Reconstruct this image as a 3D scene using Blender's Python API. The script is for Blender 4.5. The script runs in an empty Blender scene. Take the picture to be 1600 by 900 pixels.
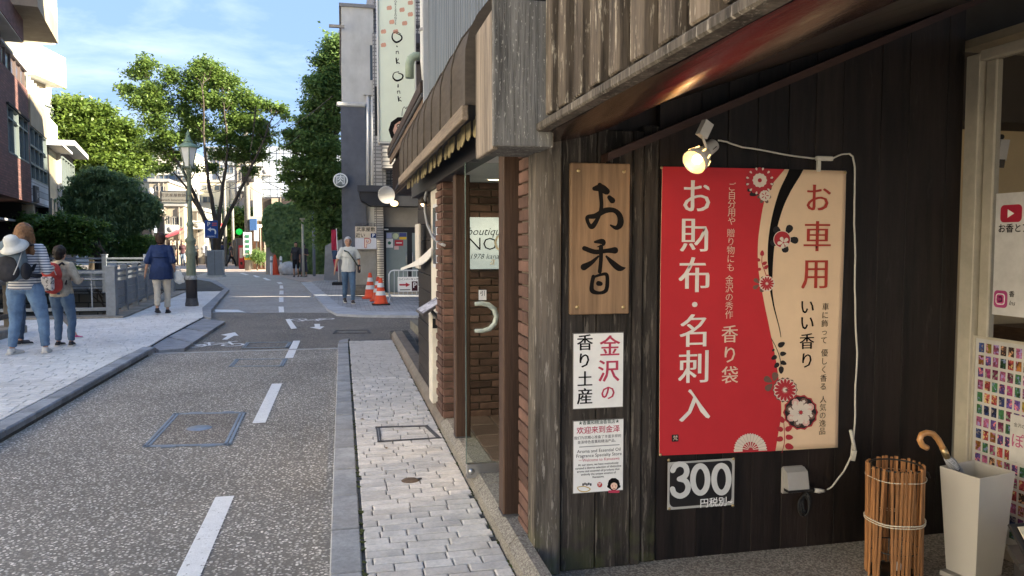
import bpy, bmesh, math, random
import numpy as np
from mathutils import Vector, Matrix, noise
R = math.radians
rnd = random.Random(7)
S = bpy.context.scene
# ---------------------------------------------------------------- camera
F = 1200.0; PITCH = math.atan(70 / F); YAW = math.atan(266 / F * math.cos(PITCH)); CH = 1.5
cam = bpy.data.objects.new("camera", bpy.data.cameras.new("camera"))
S.collection.objects.link(cam)
cam.location = (0, 0, CH); cam.rotation_euler = (math.pi / 2 - PITCH, 0, -YAW)
cam.data.sensor_width = 36; cam.data.lens = 27; cam.data.clip_start = .05; cam.data.clip_end = 3000
S.camera = cam
# ---------------------------------------------------------------- world, sun, exposure
SUN_EL, SUN_AZ = 27, math.atan2(-.30, .954)          # direction towards the sun, azimuth from +X
sd = Vector((math.cos(R(SUN_EL)) * math.cos(SUN_AZ), math.cos(R(SUN_EL)) * math.sin(SUN_AZ), math.sin(R(SUN_EL))))
W = bpy.data.worlds.new("World"); S.world = W; W.use_nodes = True
nt = W.node_tree; nt.nodes.clear()
sky = nt.nodes.new("ShaderNodeTexSky"); sky.sky_type = 'NISHITA'; sky.sun_disc = False
sky.sun_elevation = R(SUN_EL); sky.sun_rotation = math.pi / 2 - SUN_AZ
sky.air_density = 1.0; sky.dust_density = .6; sky.ozone_density = 2.0
bg = nt.nodes.new("ShaderNodeBackground"); bg.inputs[1].default_value = .15
out = nt.nodes.new("ShaderNodeOutputWorld")
tc = nt.nodes.new("ShaderNodeTexCoord"); mp = nt.nodes.new("ShaderNodeMapping")
mp.inputs['Scale'].default_value = (1.6, 1.6, 5.0)
ns = nt.nodes.new("ShaderNodeTexNoise"); ns.inputs['Scale'].default_value = 2.3; ns.inputs['Detail'].default_value = 7; ns.inputs['Roughness'].default_value = .6
ns.inputs['Distortion'].default_value = .6
rp = nt.nodes.new("ShaderNodeValToRGB"); rp.color_ramp.elements[0].position = .50; rp.color_ramp.elements[1].position = .80
rp.color_ramp.elements[1].color = (.3, .3, .3, 1)
mx = nt.nodes.new("ShaderNodeMix"); mx.data_type = 'RGBA'; mx.inputs[7].default_value = (2.6, 2.7, 2.9, 1)
L = nt.links.new
L(tc.outputs['Generated'], mp.inputs[0]); L(mp.outputs[0], ns.inputs['Vector']); L(ns.outputs['Fac'], rp.inputs[0])
L(rp.outputs[0], mx.inputs[0]); hsv = nt.nodes.new('ShaderNodeHueSaturation'); hsv.inputs['Saturation'].default_value = .95; L(sky.outputs[0], hsv.inputs['Color']); hz = nt.nodes.new('ShaderNodeMix'); hz.data_type = 'RGBA'; hz.inputs[0].default_value = .95; hz.inputs[7].default_value = (.42, .67, 1.16, 1)
L(hsv.outputs[0], hz.inputs[6]); L(hz.outputs[2], mx.inputs[6]); L(mx.outputs[2], bg.inputs[0]); L(bg.outputs[0], out.inputs[0])
sl = bpy.data.lights.new("sun", 'SUN'); sl.energy = 4.2; sl.angle = R(.5); sl.color = (1, .88, .68)
so = bpy.data.objects.new("sun", sl); S.collection.objects.link(so)
so.rotation_euler = (-sd).to_track_quat('-Z', 'Y').to_euler(); so.location = (6, -6, 12)
S.view_settings.view_transform = 'Standard'; S.view_settings.look = 'None'; S.view_settings.gamma = 1
S.view_settings.exposure = 2.62
S.cycles.max_bounces = 6; S.cycles.diffuse_bounces = 4

# ---------------------------------------------------------------- pixel of the photograph -> ray, met with a real plane of the place
def ray(px, py):
    v = Vector(((px - 800) / F, -(py - 450) / F, -1)); v.rotate(cam.rotation_euler); return v
def onz(px, py, z=0):
    r = ray(px, py); t = (z - CH) / r.z; return (r.x * t, r.y * t, z)
def onx(px, py, X):
    r = ray(px, py); t = X / r.x; return (X, r.y * t, CH + r.z * t)
def ony(px, py, Y):
    r = ray(px, py); t = Y / r.y; return (r.x * t, Y, CH + r.z * t)

# ---------------------------------------------------------------- materials
MC = {}
class NT:
    def __init__(s, name):
        s.m = bpy.data.materials.new(name); s.m.use_nodes = True; s.t = s.m.node_tree
        s.b = s.t.nodes['Principled BSDF']
    def n(s, typ, **kw):
        q = s.t.nodes.new("ShaderNode" + typ)
        for k, v in kw.items():
            if k[0] == '_': q.inputs[k[1:]].default_value = v
            else: setattr(q, k, v)
        return q
    def l(s, a, b): s.t.links.new(a, b)
def mat(name, col, rough=.7, var=.15, scale=8, stretch=(1, 1, 1), bump=.0, bscale=None, metal=0, rand=0, spots=None, coat=0, obj=True, dirt=0, emit=None, alpha=1, trans=0, spec=None, base_moss=None):
    """base colour + two scales of noise variation, optional pale spots, random tint per object, bump."""
    if name in MC: return MC[name]
    M = NT(name); b = M.b
    co = M.n("TexCoord"); mpn = M.n("Mapping"); mpn.inputs['Scale'].default_value = stretch
    if rand:
        oi0 = M.n("ObjectInfo"); vm = M.n("VectorMath", operation='ADD')
        cx = M.n("CombineXYZ"); mm = M.n("Math", operation='MULTIPLY'); mm.inputs[1].default_value = 37
        M.l(oi0.outputs['Random'], mm.inputs[0]); M.l(mm.outputs[0], cx.inputs[0]); M.l(mm.outputs[0], cx.inputs[2])
        M.l(co.outputs['Object'], vm.inputs[0]); M.l(cx.outputs[0], vm.inputs[1]); M.l(vm.outputs[0], mpn.inputs[0])
    else: M.l(co.outputs['Object'], mpn.inputs[0])
    n1 = M.n("TexNoise", _Scale=scale, _Detail=8, _Roughness=.65); M.l(mpn.outputs[0], n1.inputs['Vector'])
    n2 = M.n("TexNoise", _Scale=scale * .17, _Detail=3); M.l(mpn.outputs[0], n2.inputs['Vector'])
    ad = M.n("Math", operation='ADD'); M.l(n1.outputs['Fac'], ad.inputs[0]); M.l(n2.outputs['Fac'], ad.inputs[1])
    mr = M.n("MapRange"); mr.inputs[1].default_value = .78; mr.inputs[2].default_value = 1.22
    mr.inputs[3].default_value = 1 - var; mr.inputs[4].default_value = 1 + var; M.l(ad.outputs[0], mr.inputs[0])
    fac = mr.outputs[0]
    if rand:
        oi = M.n("ObjectInfo"); m3 = M.n("MapRange"); m3.inputs[3].default_value = 1 - rand; m3.inputs[4].default_value = 1 + rand
        M.l(oi.outputs['Random'], m3.inputs[0]); mu = M.n("Math", operation='MULTIPLY'); M.l(fac, mu.inputs[0]); M.l(m3.outputs[0], mu.inputs[1]); fac = mu.outputs[0]
    hs = M.n("HueSaturation"); hs.inputs['Color'].default_value = (*col, 1); M.l(fac, hs.inputs['Value'])
    cur = hs.outputs[0]
    if base_moss:
        sz = M.n("SeparateXYZ"); M.l(co.outputs['Object'], sz.inputs[0]); ma = M.n("MapRange"); ma.inputs[1].default_value = .05; ma.inputs[2].default_value = .34; ma.inputs[3].default_value = .62; ma.inputs[4].default_value = 0; M.l(sz.outputs[2], ma.inputs[0])
        mn_ = M.n("Math", operation='MULTIPLY'); M.l(ma.outputs[0], mn_.inputs[0]); nm_ = M.n("TexNoise", _Scale=14, _Detail=5); M.l(co.outputs['Object'], nm_.inputs['Vector']); mr5 = M.n("MapRange"); mr5.inputs[1].default_value = .42; mr5.inputs[2].default_value = .6; M.l(nm_.outputs['Fac'], mr5.inputs[0]); M.l(mr5.outputs[0], mn_.inputs[1])
        mg_ = M.n("Mix", data_type='RGBA'); mg_.inputs[7].default_value = (*base_moss, 1); M.l(mn_.outputs[0], mg_.inputs[0]); M.l(cur, mg_.inputs[6]); cur = mg_.outputs[2]
    if spots:
        sc, st, thr, scol = spots
        mp2 = M.n("Mapping"); mp2.inputs['Scale'].default_value = st; M.l(mpn.inputs[0].links[0].from_socket, mp2.inputs[0])
        n3 = M.n("TexNoise", _Scale=sc, _Detail=6, _Roughness=.7); M.l(mp2.outputs[0], n3.inputs['Vector'])
        cr = M.n("ValToRGB"); cr.color_ramp.elements[0].position = thr; cr.color_ramp.elements[1].position = min(1, thr + .06); M.l(n3.outputs['Fac'], cr.inputs[0])
        mxx = M.n("Mix", data_type='RGBA'); mxx.inputs[7].default_value = (*scol, 1); M.l(cr.outputs[0], mxx.inputs[0]); M.l(cur, mxx.inputs[6]); cur = mxx.outputs[2]
    if dirt:
        n4 = M.n("TexNoise", _Scale=1.1, _Detail=5, _Roughness=.6); M.l(co.outputs['Object'], n4.inputs['Vector'])
        cr = M.n("MapRange"); cr.inputs[1].default_value = .42; cr.inputs[2].default_value = .68; cr.inputs[3].default_value = 0; cr.inputs[4].default_value = dirt
        M.l(n4.outputs['Fac'], cr.inputs[0]); mxx = M.n("Mix", data_type='RGBA'); mxx.inputs[7].default_value = (col[0] * .35, col[1] * .34, col[2] * .3, 1)
        M.l(cr.outputs[0], mxx.inputs[0]); M.l(cur, mxx.inputs[6]); cur = mxx.outputs[2]
    M.l(cur, b.inputs['Base Color'])
    b.inputs['Roughness'].default_value = rough; b.inputs['Metallic'].default_value = metal
    if spec is None: spec = .28 if rough > .45 else .5
    if spec is not None: b.inputs['Specular IOR Level'].default_value = spec
    if coat: b.inputs['Coat Weight'].default_value = coat; b.inputs['Coat Roughness'].default_value = .12
    if bump:
        bp = M.n("Bump", _Strength=bump, _Distance=.01)
        if bscale:
            nb = M.n("TexNoise", _Scale=bscale, _Detail=5); M.l(mpn.outputs[0], nb.inputs['Vector']); M.l(nb.outputs['Fac'], bp.inputs['Height'])
        else: M.l(n1.outputs['Fac'], bp.inputs['Height'])
        M.l(bp.outputs[0], b.inputs['Normal'])
    if emit: b.inputs['Emission Color'].default_value = (*emit[0], 1); b.inputs['Emission Strength'].default_value = emit[1]
    if trans: b.inputs['Transmission Weight'].default_value = trans
    MC[name] = M.m; return M.m
def flat(name, col, rough=.6, **k): return mat(name, col, rough, var=.05, scale=20, **k)
def glass(name="clear_glass", col=(1, 1, 1), tr=.85, gr=.02):
    if name in MC: return MC[name]
    M = NT(name); M.t.nodes.remove(M.b)
    o = M.t.nodes['Material Output']; t = M.n("BsdfTransparent"); t.inputs[0].default_value = (col[0] * tr, col[1] * tr, col[2] * tr, 1)
    g = M.n("BsdfGlossy"); g.inputs['Roughness'].default_value = gr; lw_ = M.n('LayerWeight'); pw = M.n('Math', operation='POWER'); pw.inputs[1].default_value = 4.5; M.l(lw_.outputs['Facing'], pw.inputs[0]); fr = M.n('MapRange'); fr.inputs[3].default_value = .035; fr.inputs[4].default_value = .9; M.l(pw.outputs[0], fr.inputs[0])
    ms = M.n("MixShader"); M.l(fr.outputs[0], ms.inputs[0]); M.l(t.outputs[0], ms.inputs[1]); M.l(g.outputs[0], ms.inputs[2]); M.l(ms.outputs[0], o.inputs[0])
    MC[name] = M.m; return M.m
def aggregate(name, stones, scale, base=(.07, .065, .06), thr=.5):
    """exposed aggregate: voronoi stones with random tone set in dark binder"""
    if name in MC: return MC[name]
    M = NT(name); co = M.n("TexCoord")
    v = M.n("TexVoronoi", _Scale=scale, _Randomness=1.0); M.l(co.outputs['Object'], v.inputs['Vector'])
    sp = M.n("SeparateColor"); M.l(v.outputs['Color'], sp.inputs[0])
    cr = M.n("ValToRGB"); e = cr.color_ramp; e.interpolation = 'CONSTANT'
    e.elements[0].position = 0; e.elements[0].color = (*stones[0], 1); e.elements[1].position = 1 / len(stones); e.elements[1].color = (*stones[1], 1)
    for i in range(2, len(stones)):
        q = e.elements.new(i / len(stones)); q.color = (*stones[i], 1)
    M.l(sp.outputs[0], cr.inputs[0])
    d = M.n("MapRange"); d.inputs[1].default_value = thr - .12; d.inputs[2].default_value = thr; M.l(v.outputs['Distance'], d.inputs[0])
    mxx = M.n("Mix", data_type='RGBA'); mxx.inputs[7].default_value = (*base, 1); M.l(d.outputs[0], mxx.inputs[0]); M.l(cr.outputs[0], mxx.inputs[6])
    nb = M.n("TexNoise", _Scale=.9, _Detail=6, _Roughness=.6); M.l(co.outputs['Object'], nb.inputs['Vector'])
    mr = M.n("MapRange"); mr.inputs[1].default_value = .3; mr.inputs[2].default_value = .7; mr.inputs[3].default_value = .78; mr.inputs[4].default_value = 1.18; M.l(nb.outputs['Fac'], mr.inputs[0])
    hs = M.n("HueSaturation"); M.l(mxx.outputs[2], hs.inputs['Color']); M.l(mr.outputs[0], hs.inputs['Value']); M.l(hs.outputs[0], M.b.inputs['Base Color'])
    bp = M.n("Bump", _Strength=.6, _Distance=.004, invert=True); M.l(v.outputs['Distance'], bp.inputs['Height']); M.l(bp.outputs[0], M.b.inputs['Normal'])
    M.b.inputs['Roughness'].default_value = .75
    MC[name] = M.m; return M.m
def grid_mat(name, col, joint, w, h, off=.5, rough=.8, var=.25, mort=.012, plane='XZ', bump=.4):
    """far-off tiles / bricks too small to pick apart"""
    if name in MC: return MC[name]
    M = NT(name); co = M.n("TexCoord"); sx = M.n("SeparateXYZ"); cx = M.n("CombineXYZ"); M.l(co.outputs['Object'], sx.inputs[0])
    if plane == 'XYZ':
        a = M.n("Math", operation='ADD'); M.l(sx.outputs[0], a.inputs[0]); M.l(sx.outputs[1], a.inputs[1]); M.l(a.outputs[0], cx.inputs[0]); M.l(sx.outputs[2], cx.inputs[1])
    else:
        M.l(sx.outputs[plane[0]], cx.inputs[0]); M.l(sx.outputs[plane[1]], cx.inputs[1])
    br = M.n("TexBrick", offset=off); br.inputs['Scale'].default_value = 1; br.inputs['Brick Width'].default_value = w; br.inputs['Row Height'].default_value = h
    br.inputs['Mortar Size'].default_value = mort; br.inputs['Mortar Smooth'].default_value = .1; br.inputs['Bias'].default_value = 0
    br.inputs['Color1'].default_value = (*[c * (1 - var) for c in col], 1); br.inputs['Color2'].default_value = (*[min(1, c * (1 + var)) for c in col], 1); br.inputs['Mortar'].default_value = (*joint, 1)
    M.l(cx.outputs[0], br.inputs['Vector'])
    n1 = M.n("TexNoise", _Scale=.8, _Detail=6, _Roughness=.7); M.l(co.outputs['Object'], n1.inputs['Vector'])
    mr = M.n("MapRange"); mr.inputs[1].default_value = .3; mr.inputs[2].default_value = .7; mr.inputs[3].default_value = .75; mr.inputs[4].default_value = 1.2; M.l(n1.outputs['Fac'], mr.inputs[0])
    hs = M.n("HueSaturation"); M.l(br.outputs['Color'], hs.inputs['Color']); M.l(mr.outputs[0], hs.inputs['Value']); M.l(hs.outputs[0], M.b.inputs['Base Color'])
    bp = M.n("Bump", _Strength=bump, _Distance=.006, invert=True); M.l(br.outputs['Fac'], bp.inputs['Height']); M.l(bp.outputs[0], M.b.inputs['Normal'])
    M.b.inputs['Roughness'].default_value = rough
    MC[name] = M.m; return M.m
def emis(name, col, st):
    return mat(name, (.8, .8, .8), .5, emit=(col, st))

# ---------------------------------------------------------------- mesh builder
class MB:
    def __init__(s): s.v = []; s.f = []; s.sm = []
    def add(s, vs, fs, smooth=False):
        o = len(s.v); s.v += [tuple(v) for v in vs]; s.f += [tuple(i + o for i in f) for f in fs]; s.sm += [smooth] * len(fs); return s
    def box(s, x0, x1, y0, y1, z0, z1, bev=0):
        if x1 < x0: x0, x1 = x1, x0
        if y1 < y0: y0, y1 = y1, y0
        if z1 < z0: z0, z1 = z1, z0
        if bev <= 0:
            return s.add([(x0, y0, z0), (x1, y0, z0), (x1, y1, z0), (x0, y1, z0), (x0, y0, z1), (x1, y0, z1), (x1, y1, z1), (x0, y1, z1)],
                  [(0, 3, 2, 1), (4, 5, 6, 7), (0, 1, 5, 4), (1, 2, 6, 5), (2, 3, 7, 6), (3, 0, 4, 7)])
        bm = bmesh.new(); bmesh.ops.create_cube(bm, size=1)
        for v in bm.verts: v.co = Vector(((x0 + x1) / 2 + v.co.x * (x1 - x0), (y0 + y1) / 2 + v.co.y * (y1 - y0), (z0 + z1) / 2 + v.co.z * (z1 - z0)))
        bmesh.ops.bevel(bm, geom=bm.edges[:], offset=min(bev, .45 * min(x1 - x0, y1 - y0, z1 - z0)), segments=1, affect='EDGES', profile=.5)
        bm.verts.index_update(); s.add([v.co[:] for v in bm.verts], [[v.index for v in f.verts] for f in bm.faces]); bm.free(); return s
    def obox(s, c, sz, rz=0, rx=0, ry=0):
        m = Matrix.Rotation(rz, 3, 'Z') @ Matrix.Rotation(ry, 3, 'Y') @ Matrix.Rotation(rx, 3, 'X')
        vs = [Vector(c) + m @ Vector((a * sz[0] / 2, b * sz[1] / 2, d * sz[2] / 2)) for d in (-1, 1) for a, b in ((-1, -1), (1, -1), (1, 1), (-1, 1))]
        return s.add(vs, [(0, 3, 2, 1), (4, 5, 6, 7), (0, 1, 5, 4), (1, 2, 6, 5), (2, 3, 7, 6), (3, 0, 4, 7)])
    def tube(s, pts, r, n=8, caps=True, smooth=True):
        pts = [Vector(p) for p in pts]; rs = r if hasattr(r, '__len__') else [r] * len(pts)
        vs = []; up = None
        for i, p in enumerate(pts):
            t = (pts[min(i + 1, len(pts) - 1)] - pts[max(i - 1, 0)]).normalized()
            if up is None: up = Vector((0, 0, 1)) if abs(t.z) < .9 else Vector((1, 0, 0))
            a = t.cross(up); a = a.normalized() if a.length > 1e-5 else t.orthogonal().normalized(); b = a.cross(t).normalized(); up = b
            for k in range(n):
                an = 2 * math.pi * k / n; vs.append(p + (a * math.cos(an) + b * math.sin(an)) * rs[i])
        fs = [(i * n + k, i * n + (k + 1) % n, (i + 1) * n + (k + 1) % n, (i + 1) * n + k) for i in range(len(pts) - 1) for k in range(n)]
        o = len(s.v); s.add(vs, fs, smooth)
        if caps: s.f += [tuple(o + k for k in range(n))[::-1], tuple(o + (len(pts) - 1) * n + k for k in range(n))]; s.sm += [False] * 2
        return s
    def lathe(s, prof, c=(0, 0, 0), n=16, smooth=True, ax=None):
        vs = [(c[0] + r * math.cos(2 * math.pi * k / n), c[1] + r * math.sin(2 * math.pi * k / n), c[2] + z) for r, z in prof for k in range(n)]
        fs = [(i * n + k, i * n + (k + 1) % n, (i + 1) * n + (k + 1) % n, (i + 1) * n + k) for i in range(len(prof) - 1) for k in range(n)]
        if ax:
            m = Vector((0, 0, 1)).rotation_difference(Vector(ax)).to_matrix(); C0 = Vector(c)
            vs = [C0 + m @ (Vector(v) - C0) for v in vs]
        return s.add(vs, fs, smooth)
    def prism(s, poly, a, b, axis='Y'):
        """2-D outline swept from a to b along an axis: poly in (x,z) for Y, (y,z) for X, (x,y) for Z"""
        n = len(poly)
        f = {'Y': lambda p, t: (p[0], t, p[1]), 'X': lambda p, t: (t, p[0], p[1]), 'Z': lambda p, t: (p[0], p[1], t)}[axis]
        return s.add([f(p, a) for p in poly] + [f(p, b) for p in poly], [tuple(range(n))[::-1], tuple(range(n, 2 * n))] + [(i, (i + 1) % n, n + (i + 1) % n, n + i) for i in range(n)])
    def poly(s, pts): return s.add(pts, [tuple(range(len(pts)))])
    def ell(s, c, r, n=12, m=8, rot=None):
        vs = []; fs = []
        for i in range(m + 1):
            th = math.pi * i / m
            for k in range(n):
                q = Vector((r[0] * math.sin(th) * math.cos(2 * math.pi * k / n), r[1] * math.sin(th) * math.sin(2 * math.pi * k / n), r[2] * math.cos(th)))
                if rot is not None: q = rot @ q
                vs.append(Vector(c) + q)
        fs = [(i * n + k, (i + 1) * n + k, (i + 1) * n + (k + 1) % n, i * n + (k + 1) % n) for i in range(m) for k in range(n)]
        return s.add(vs, fs, True)
    def mesh(s, name, off=(0, 0, 0), fix=True):
        me = bpy.data.meshes.new(name); o = Vector(off)
        me.from_pydata([tuple(Vector(v) - o) for v in s.v], [], s.f); 
        me.polygons.foreach_set('use_smooth', s.sm)
        if fix:
            bm = bmesh.new(); bm.from_mesh(me)
            if len(bm.faces) < 20000: bmesh.ops.remove_doubles(bm, verts=bm.verts, dist=1e-6)
            bmesh.ops.recalc_face_normals(bm, faces=bm.faces); bm.to_mesh(me); bm.free()
        me.update(); return me
def wl(o):
    v = Vector((0, 0, 0))
    while o: v += o.location; o = o.parent
    return v
def tag(o, label=None, cat=None, group=None, kind=None):
    if label: o['label'] = label
    if cat: o['category'] = cat
    if group: o['group'] = group
    if kind: o['kind'] = kind
    return o
def link(o, parent=None):
    S.collection.objects.link(o)
    if parent: o.parent = parent
    return o
def thing(name, label, cat, loc=(0, 0, 0), group=None, rz=0):
    o = bpy.data.objects.new(name, None); o.empty_display_size = .2; link(o); o.location = loc; o.rotation_euler = (0, 0, rz)
    return tag(o, label, cat, group)
def part(name, mb, m, parent=None, label=None, kind=None, fix=True):
    """mesh given in world coordinates (parent unrotated) -> child"""
    me = mb.mesh(name, wl(parent) if parent else (0, 0, 0), fix)
    me.materials.append(m); o = bpy.data.objects.new(name, me); link(o, parent)
    return tag(o, label, None, None, kind)
def single(name, mb, m, label, cat, loc=(0, 0, 0), group=None, kind=None):
    me = mb.mesh(name, loc); me.materials.append(m); o = bpy.data.objects.new(name, me); link(o); o.location = loc
    return tag(o, label, cat, group, kind)
def struct(name, mb, m):
    me = mb.mesh(name); me.materials.append(m); o = bpy.data.objects.new(name, me); link(o); o['kind'] = 'structure'; return o
def inst(name, me, parent, loc, rot=(0, 0, 0), sc=(1, 1, 1)):
    """a piece sharing its mesh; loc in world coordinates"""
    o = bpy.data.objects.new(name, me); link(o, parent); o.location = Vector(loc) - wl(parent); o.rotation_euler = rot; o.scale = sc; return o
def unit(name, m, bev=.06, sx=1, sy=1, sz=1):
    mb = MB().box(-.5 * sx, .5 * sx, -.5 * sy, .5 * sy, -.5 * sz, .5 * sz, bev); me = mb.mesh(name); me.materials.append(m); return me
def copy_tree(o, parent=None):
    c = o.copy(); S.collection.objects.link(c)
    if parent: c.parent = parent
    for ch in list(o.children): copy_tree(ch, c)
    return c
def nonflat(sx, sy, sz, m, name, bev):   # real-size box with bevel, origin at centre
    mb = MB().box(-sx / 2, sx / 2, -sy / 2, sy / 2, -sz / 2, sz / 2, bev); me = mb.mesh(name); me.materials.append(m); return me
# ---------------------------------------------------------------- lettering with the built-in font
def text(s, size, loc, m, parent, rz=0, off=0, mincho=0, align='CENTER', name='lettering', sx=1, ext=.0, flatz=False, shear=0, tilt=0, line=1):
    cu = bpy.data.curves.new(name, 'FONT'); cu.body = s; cu.size = size; cu.offset = min(0, off) * size; cu.align_x = align; cu.align_y = 'CENTER'
    cu.resolution_u = 2; cu.extrude = ext; cu.shear = shear; cu.space_line = line
    o = bpy.data.objects.new(name, cu); me = bpy.data.meshes.new_from_object(o); bpy.data.objects.remove(o)
    bm = bmesh.new(); bm.from_mesh(me); me2 = bpy.data.meshes.new(name)
    if off > 0:
        base = bm.copy(); bm.clear(); e_ = off * size * .8
        for k, (dx, dy) in enumerate(((-e_, 0), (e_, 0), (0, -e_), (0, e_), (e_ * .7, e_ * .7), (-e_ * .7, e_ * .7), (e_ * .7, -e_ * .7), (-e_ * .7, -e_ * .7))):
            b2 = base.copy()
            for v in b2.verts: v.co += Vector((dx, dy, k * .00004))
            t = bpy.data.meshes.new('t'); b2.to_mesh(t); b2.free(); bm.from_mesh(t); bpy.data.meshes.remove(t)
        base.free()
    if mincho:
        base = bm.copy(); bm.clear(); tmp = []
        for k, dx in enumerate((-mincho, 0, mincho)):
            b2 = base.copy()
            for v in b2.verts: v.co.x += dx * size; v.co.z += k * .00015
            t = bpy.data.meshes.new('t'); b2.to_mesh(t); b2.free(); bm.from_mesh(t); bpy.data.meshes.remove(t)
        base.free()
    for v in bm.verts: v.co.x *= sx
    bm.to_mesh(me2); bm.free(); bpy.data.meshes.remove(me)
    me2.materials.clear(); me2.materials.append(m)
    q = bpy.data.objects.new(name, me2); link(q, parent)
    q.location = Vector(loc) - (wl(parent) if parent else Vector((0, 0, 0)))
    q.rotation_euler = (0, 0, rz) if flatz else (math.pi / 2 + tilt, 0, rz)
    return q
def stroke(mb, pts, f, y0):
    """brush stroke: pts (u,v,width) smoothed, round ends, f maps (u,v)->(x,z)"""
    P = []
    for i in range(len(pts) - 1):
        p0, p1, p2, p3 = (pts[max(i - 1, 0)], pts[i], pts[i + 1], pts[min(i + 2, len(pts) - 1)])
        for k in range(6):
            t = k / 6; P.append(tuple(.5 * (2 * b + (c - a) * t + (2 * a - 5 * b + 4 * c - d) * t * t + (-a + 3 * b - 3 * c + d) * t ** 3) for a, b, c, d in zip(p0, p1, p2, p3)))
    P.append(pts[-1])
    for j, (u, v, w) in enumerate(P):
        q = [f(u + w / 2 * math.cos(a * math.pi / 5), v + w / 2 * math.sin(a * math.pi / 5)) for a in range(10)]
        mb.poly([(x, y0 - j * .00001, z) for x, z in q])
        if j < len(P) - 1:
            u2, v2, w2 = P[j + 1]; dx, dy = u2 - u, v2 - v; L_ = math.hypot(dx, dy) or 1; nx, ny = -dy / L_, dx / L_
            q = [f(u + nx * w / 2, v + ny * w / 2), f(u2 + nx * w2 / 2, v2 + ny * w2 / 2), f(u2 - nx * w2 / 2, v2 - ny * w2 / 2), f(u - nx * w / 2, v - ny * w / 2)]
            mb.poly([(x, y0 - j * .00001 - .000005, z) for x, z in q])
# ================================================================ THE SETTING
asph = aggregate("near_aggregate", [(.22, .20, .17), (.34, .31, .265), (.50, .455, .39), (.27, .245, .205), (.80, .745, .66), (.40, .36, .305), (.60, .55, .48)], 60, (.18, .162, .135))
asph2 = aggregate("brown_aggregate", [(.24, .21, .17), (.34, .30, .24), (.42, .37, .30), (.29, .255, .21), (.52, .46, .385)], 90, (.08, .07, .06))
asph3 = mat("grey_asphalt", (.36, .345, .325), .85, .22, 60, bump=.3, dirt=.25)
pave_bed = mat("paver_joint", (.085, .085, .08), .95, .3, 30)
paver_m = mat("paver_stone", (.60, .57, .53), .8, .16, 55, bump=.25, rand=.13, dirt=.22)
pavel_m = mat("pale_paver_stone", (.60, .60, .59), .8, .14, 55, bump=.25, rand=.12, dirt=.22)
kerb_m = mat("kerb_concrete", (.34, .345, .35), .85, .18, 45, bump=.3, rand=.08, dirt=.3)
kerbb_m = mat("blue_grey_kerb", (.27, .29, .32), .8, .2, 35, bump=.3, rand=.1, dirt=.35)
paint = mat("road_paint", (.78, .78, .77), .7, .06, 90, bump=.2, spots=(30, (1, 1, 1), .60, (.36, .35, .33)))
pink = mat("pink_brown_paving", (.44, .36, .31), .85, .18, 40, dirt=.2)
steel_b = mat("blue_steel", (.22, .255, .30), .45, .2, 30, metal=.5, bump=.15)
steel_d = mat("dark_iron", (.10, .10, .105), .6, .25, 40, metal=.4, bump=.3)
moss = mat("moss", (.06, .075, .025), .95, .4, 60, bump=.5)
soil = mat("soil", (.09, .07, .05), .95, .3, 20, bump=.6)
HX, HY0, HY1 = -4.62, 17.15, 25.2       # opening of the canal
g = MB()
B = 900.0
g.poly([(HX, -B, 0), (B, -B, 0), (B, B, 0), (HX, B, 0)]); g.poly([(-B, -B, 0), (HX, -B, 0), (HX, HY0, 0), (-B, HY0, 0)])
g.poly([(-B, HY1, 0), (HX, HY1, 0), (HX, B, 0), (-B, B, 0)])
struct('ground', g, asph2)
g = MB(); g.poly([(-2.7, -30, .004), (.0, -30, .004), (.0, 11.1, .004), (-2.7, 11.1, .004)]); struct('road', g, asph)
g = MB(); g.box(-2.7, -.03, 11.1, 11.2, -.02, .009); struct('road_joint_strip', g, mat("seam", (.36, .36, .35), .8, .2, 60))
c = [onz(x, y, .004) for x, y in ((262, 489), (520, 489), (500, 470), (468, 440), (420, 428), (330, 424), (300, 432), (330, 452))]
g = MB(); g.poly(c); struct('far_road', g, asph3)
g = MB(); g.poly([onz(x, y, .008) for x, y in ((300, 425), (420, 428), (470, 440), (560, 441), (700, 441), (600, 409), (380, 404), (230, 412))]); struct('brick_crossing', g, pink)
canal = MB(); canal.poly([(-60, HY0, -1.7), (HX, HY0, -1.7), (HX, HY1, -1.7), (-60, HY1, -1.7)])
struct('canal_water', canal, mat("canal_water_m", (.03, .045, .03), .08, .3, 6, bump=.15))
cw = MB(); cw.box(-60, HX, HY0 - .3, HY0 - .001, -1.9, -.004); cw.box(-60, HX, HY1 + .001, HY1 + .3, -1.9, -.004); cw.box(HX + .001, HX + .3, HY0 - .3, HY1 + .3, -1.9, -.004)
struct('canal_wall', cw, grid_mat("canal_stone", (.15, .14, .12), (.05, .05, .045), .5, .28, plane='XYZ', mort=.02))

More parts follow.
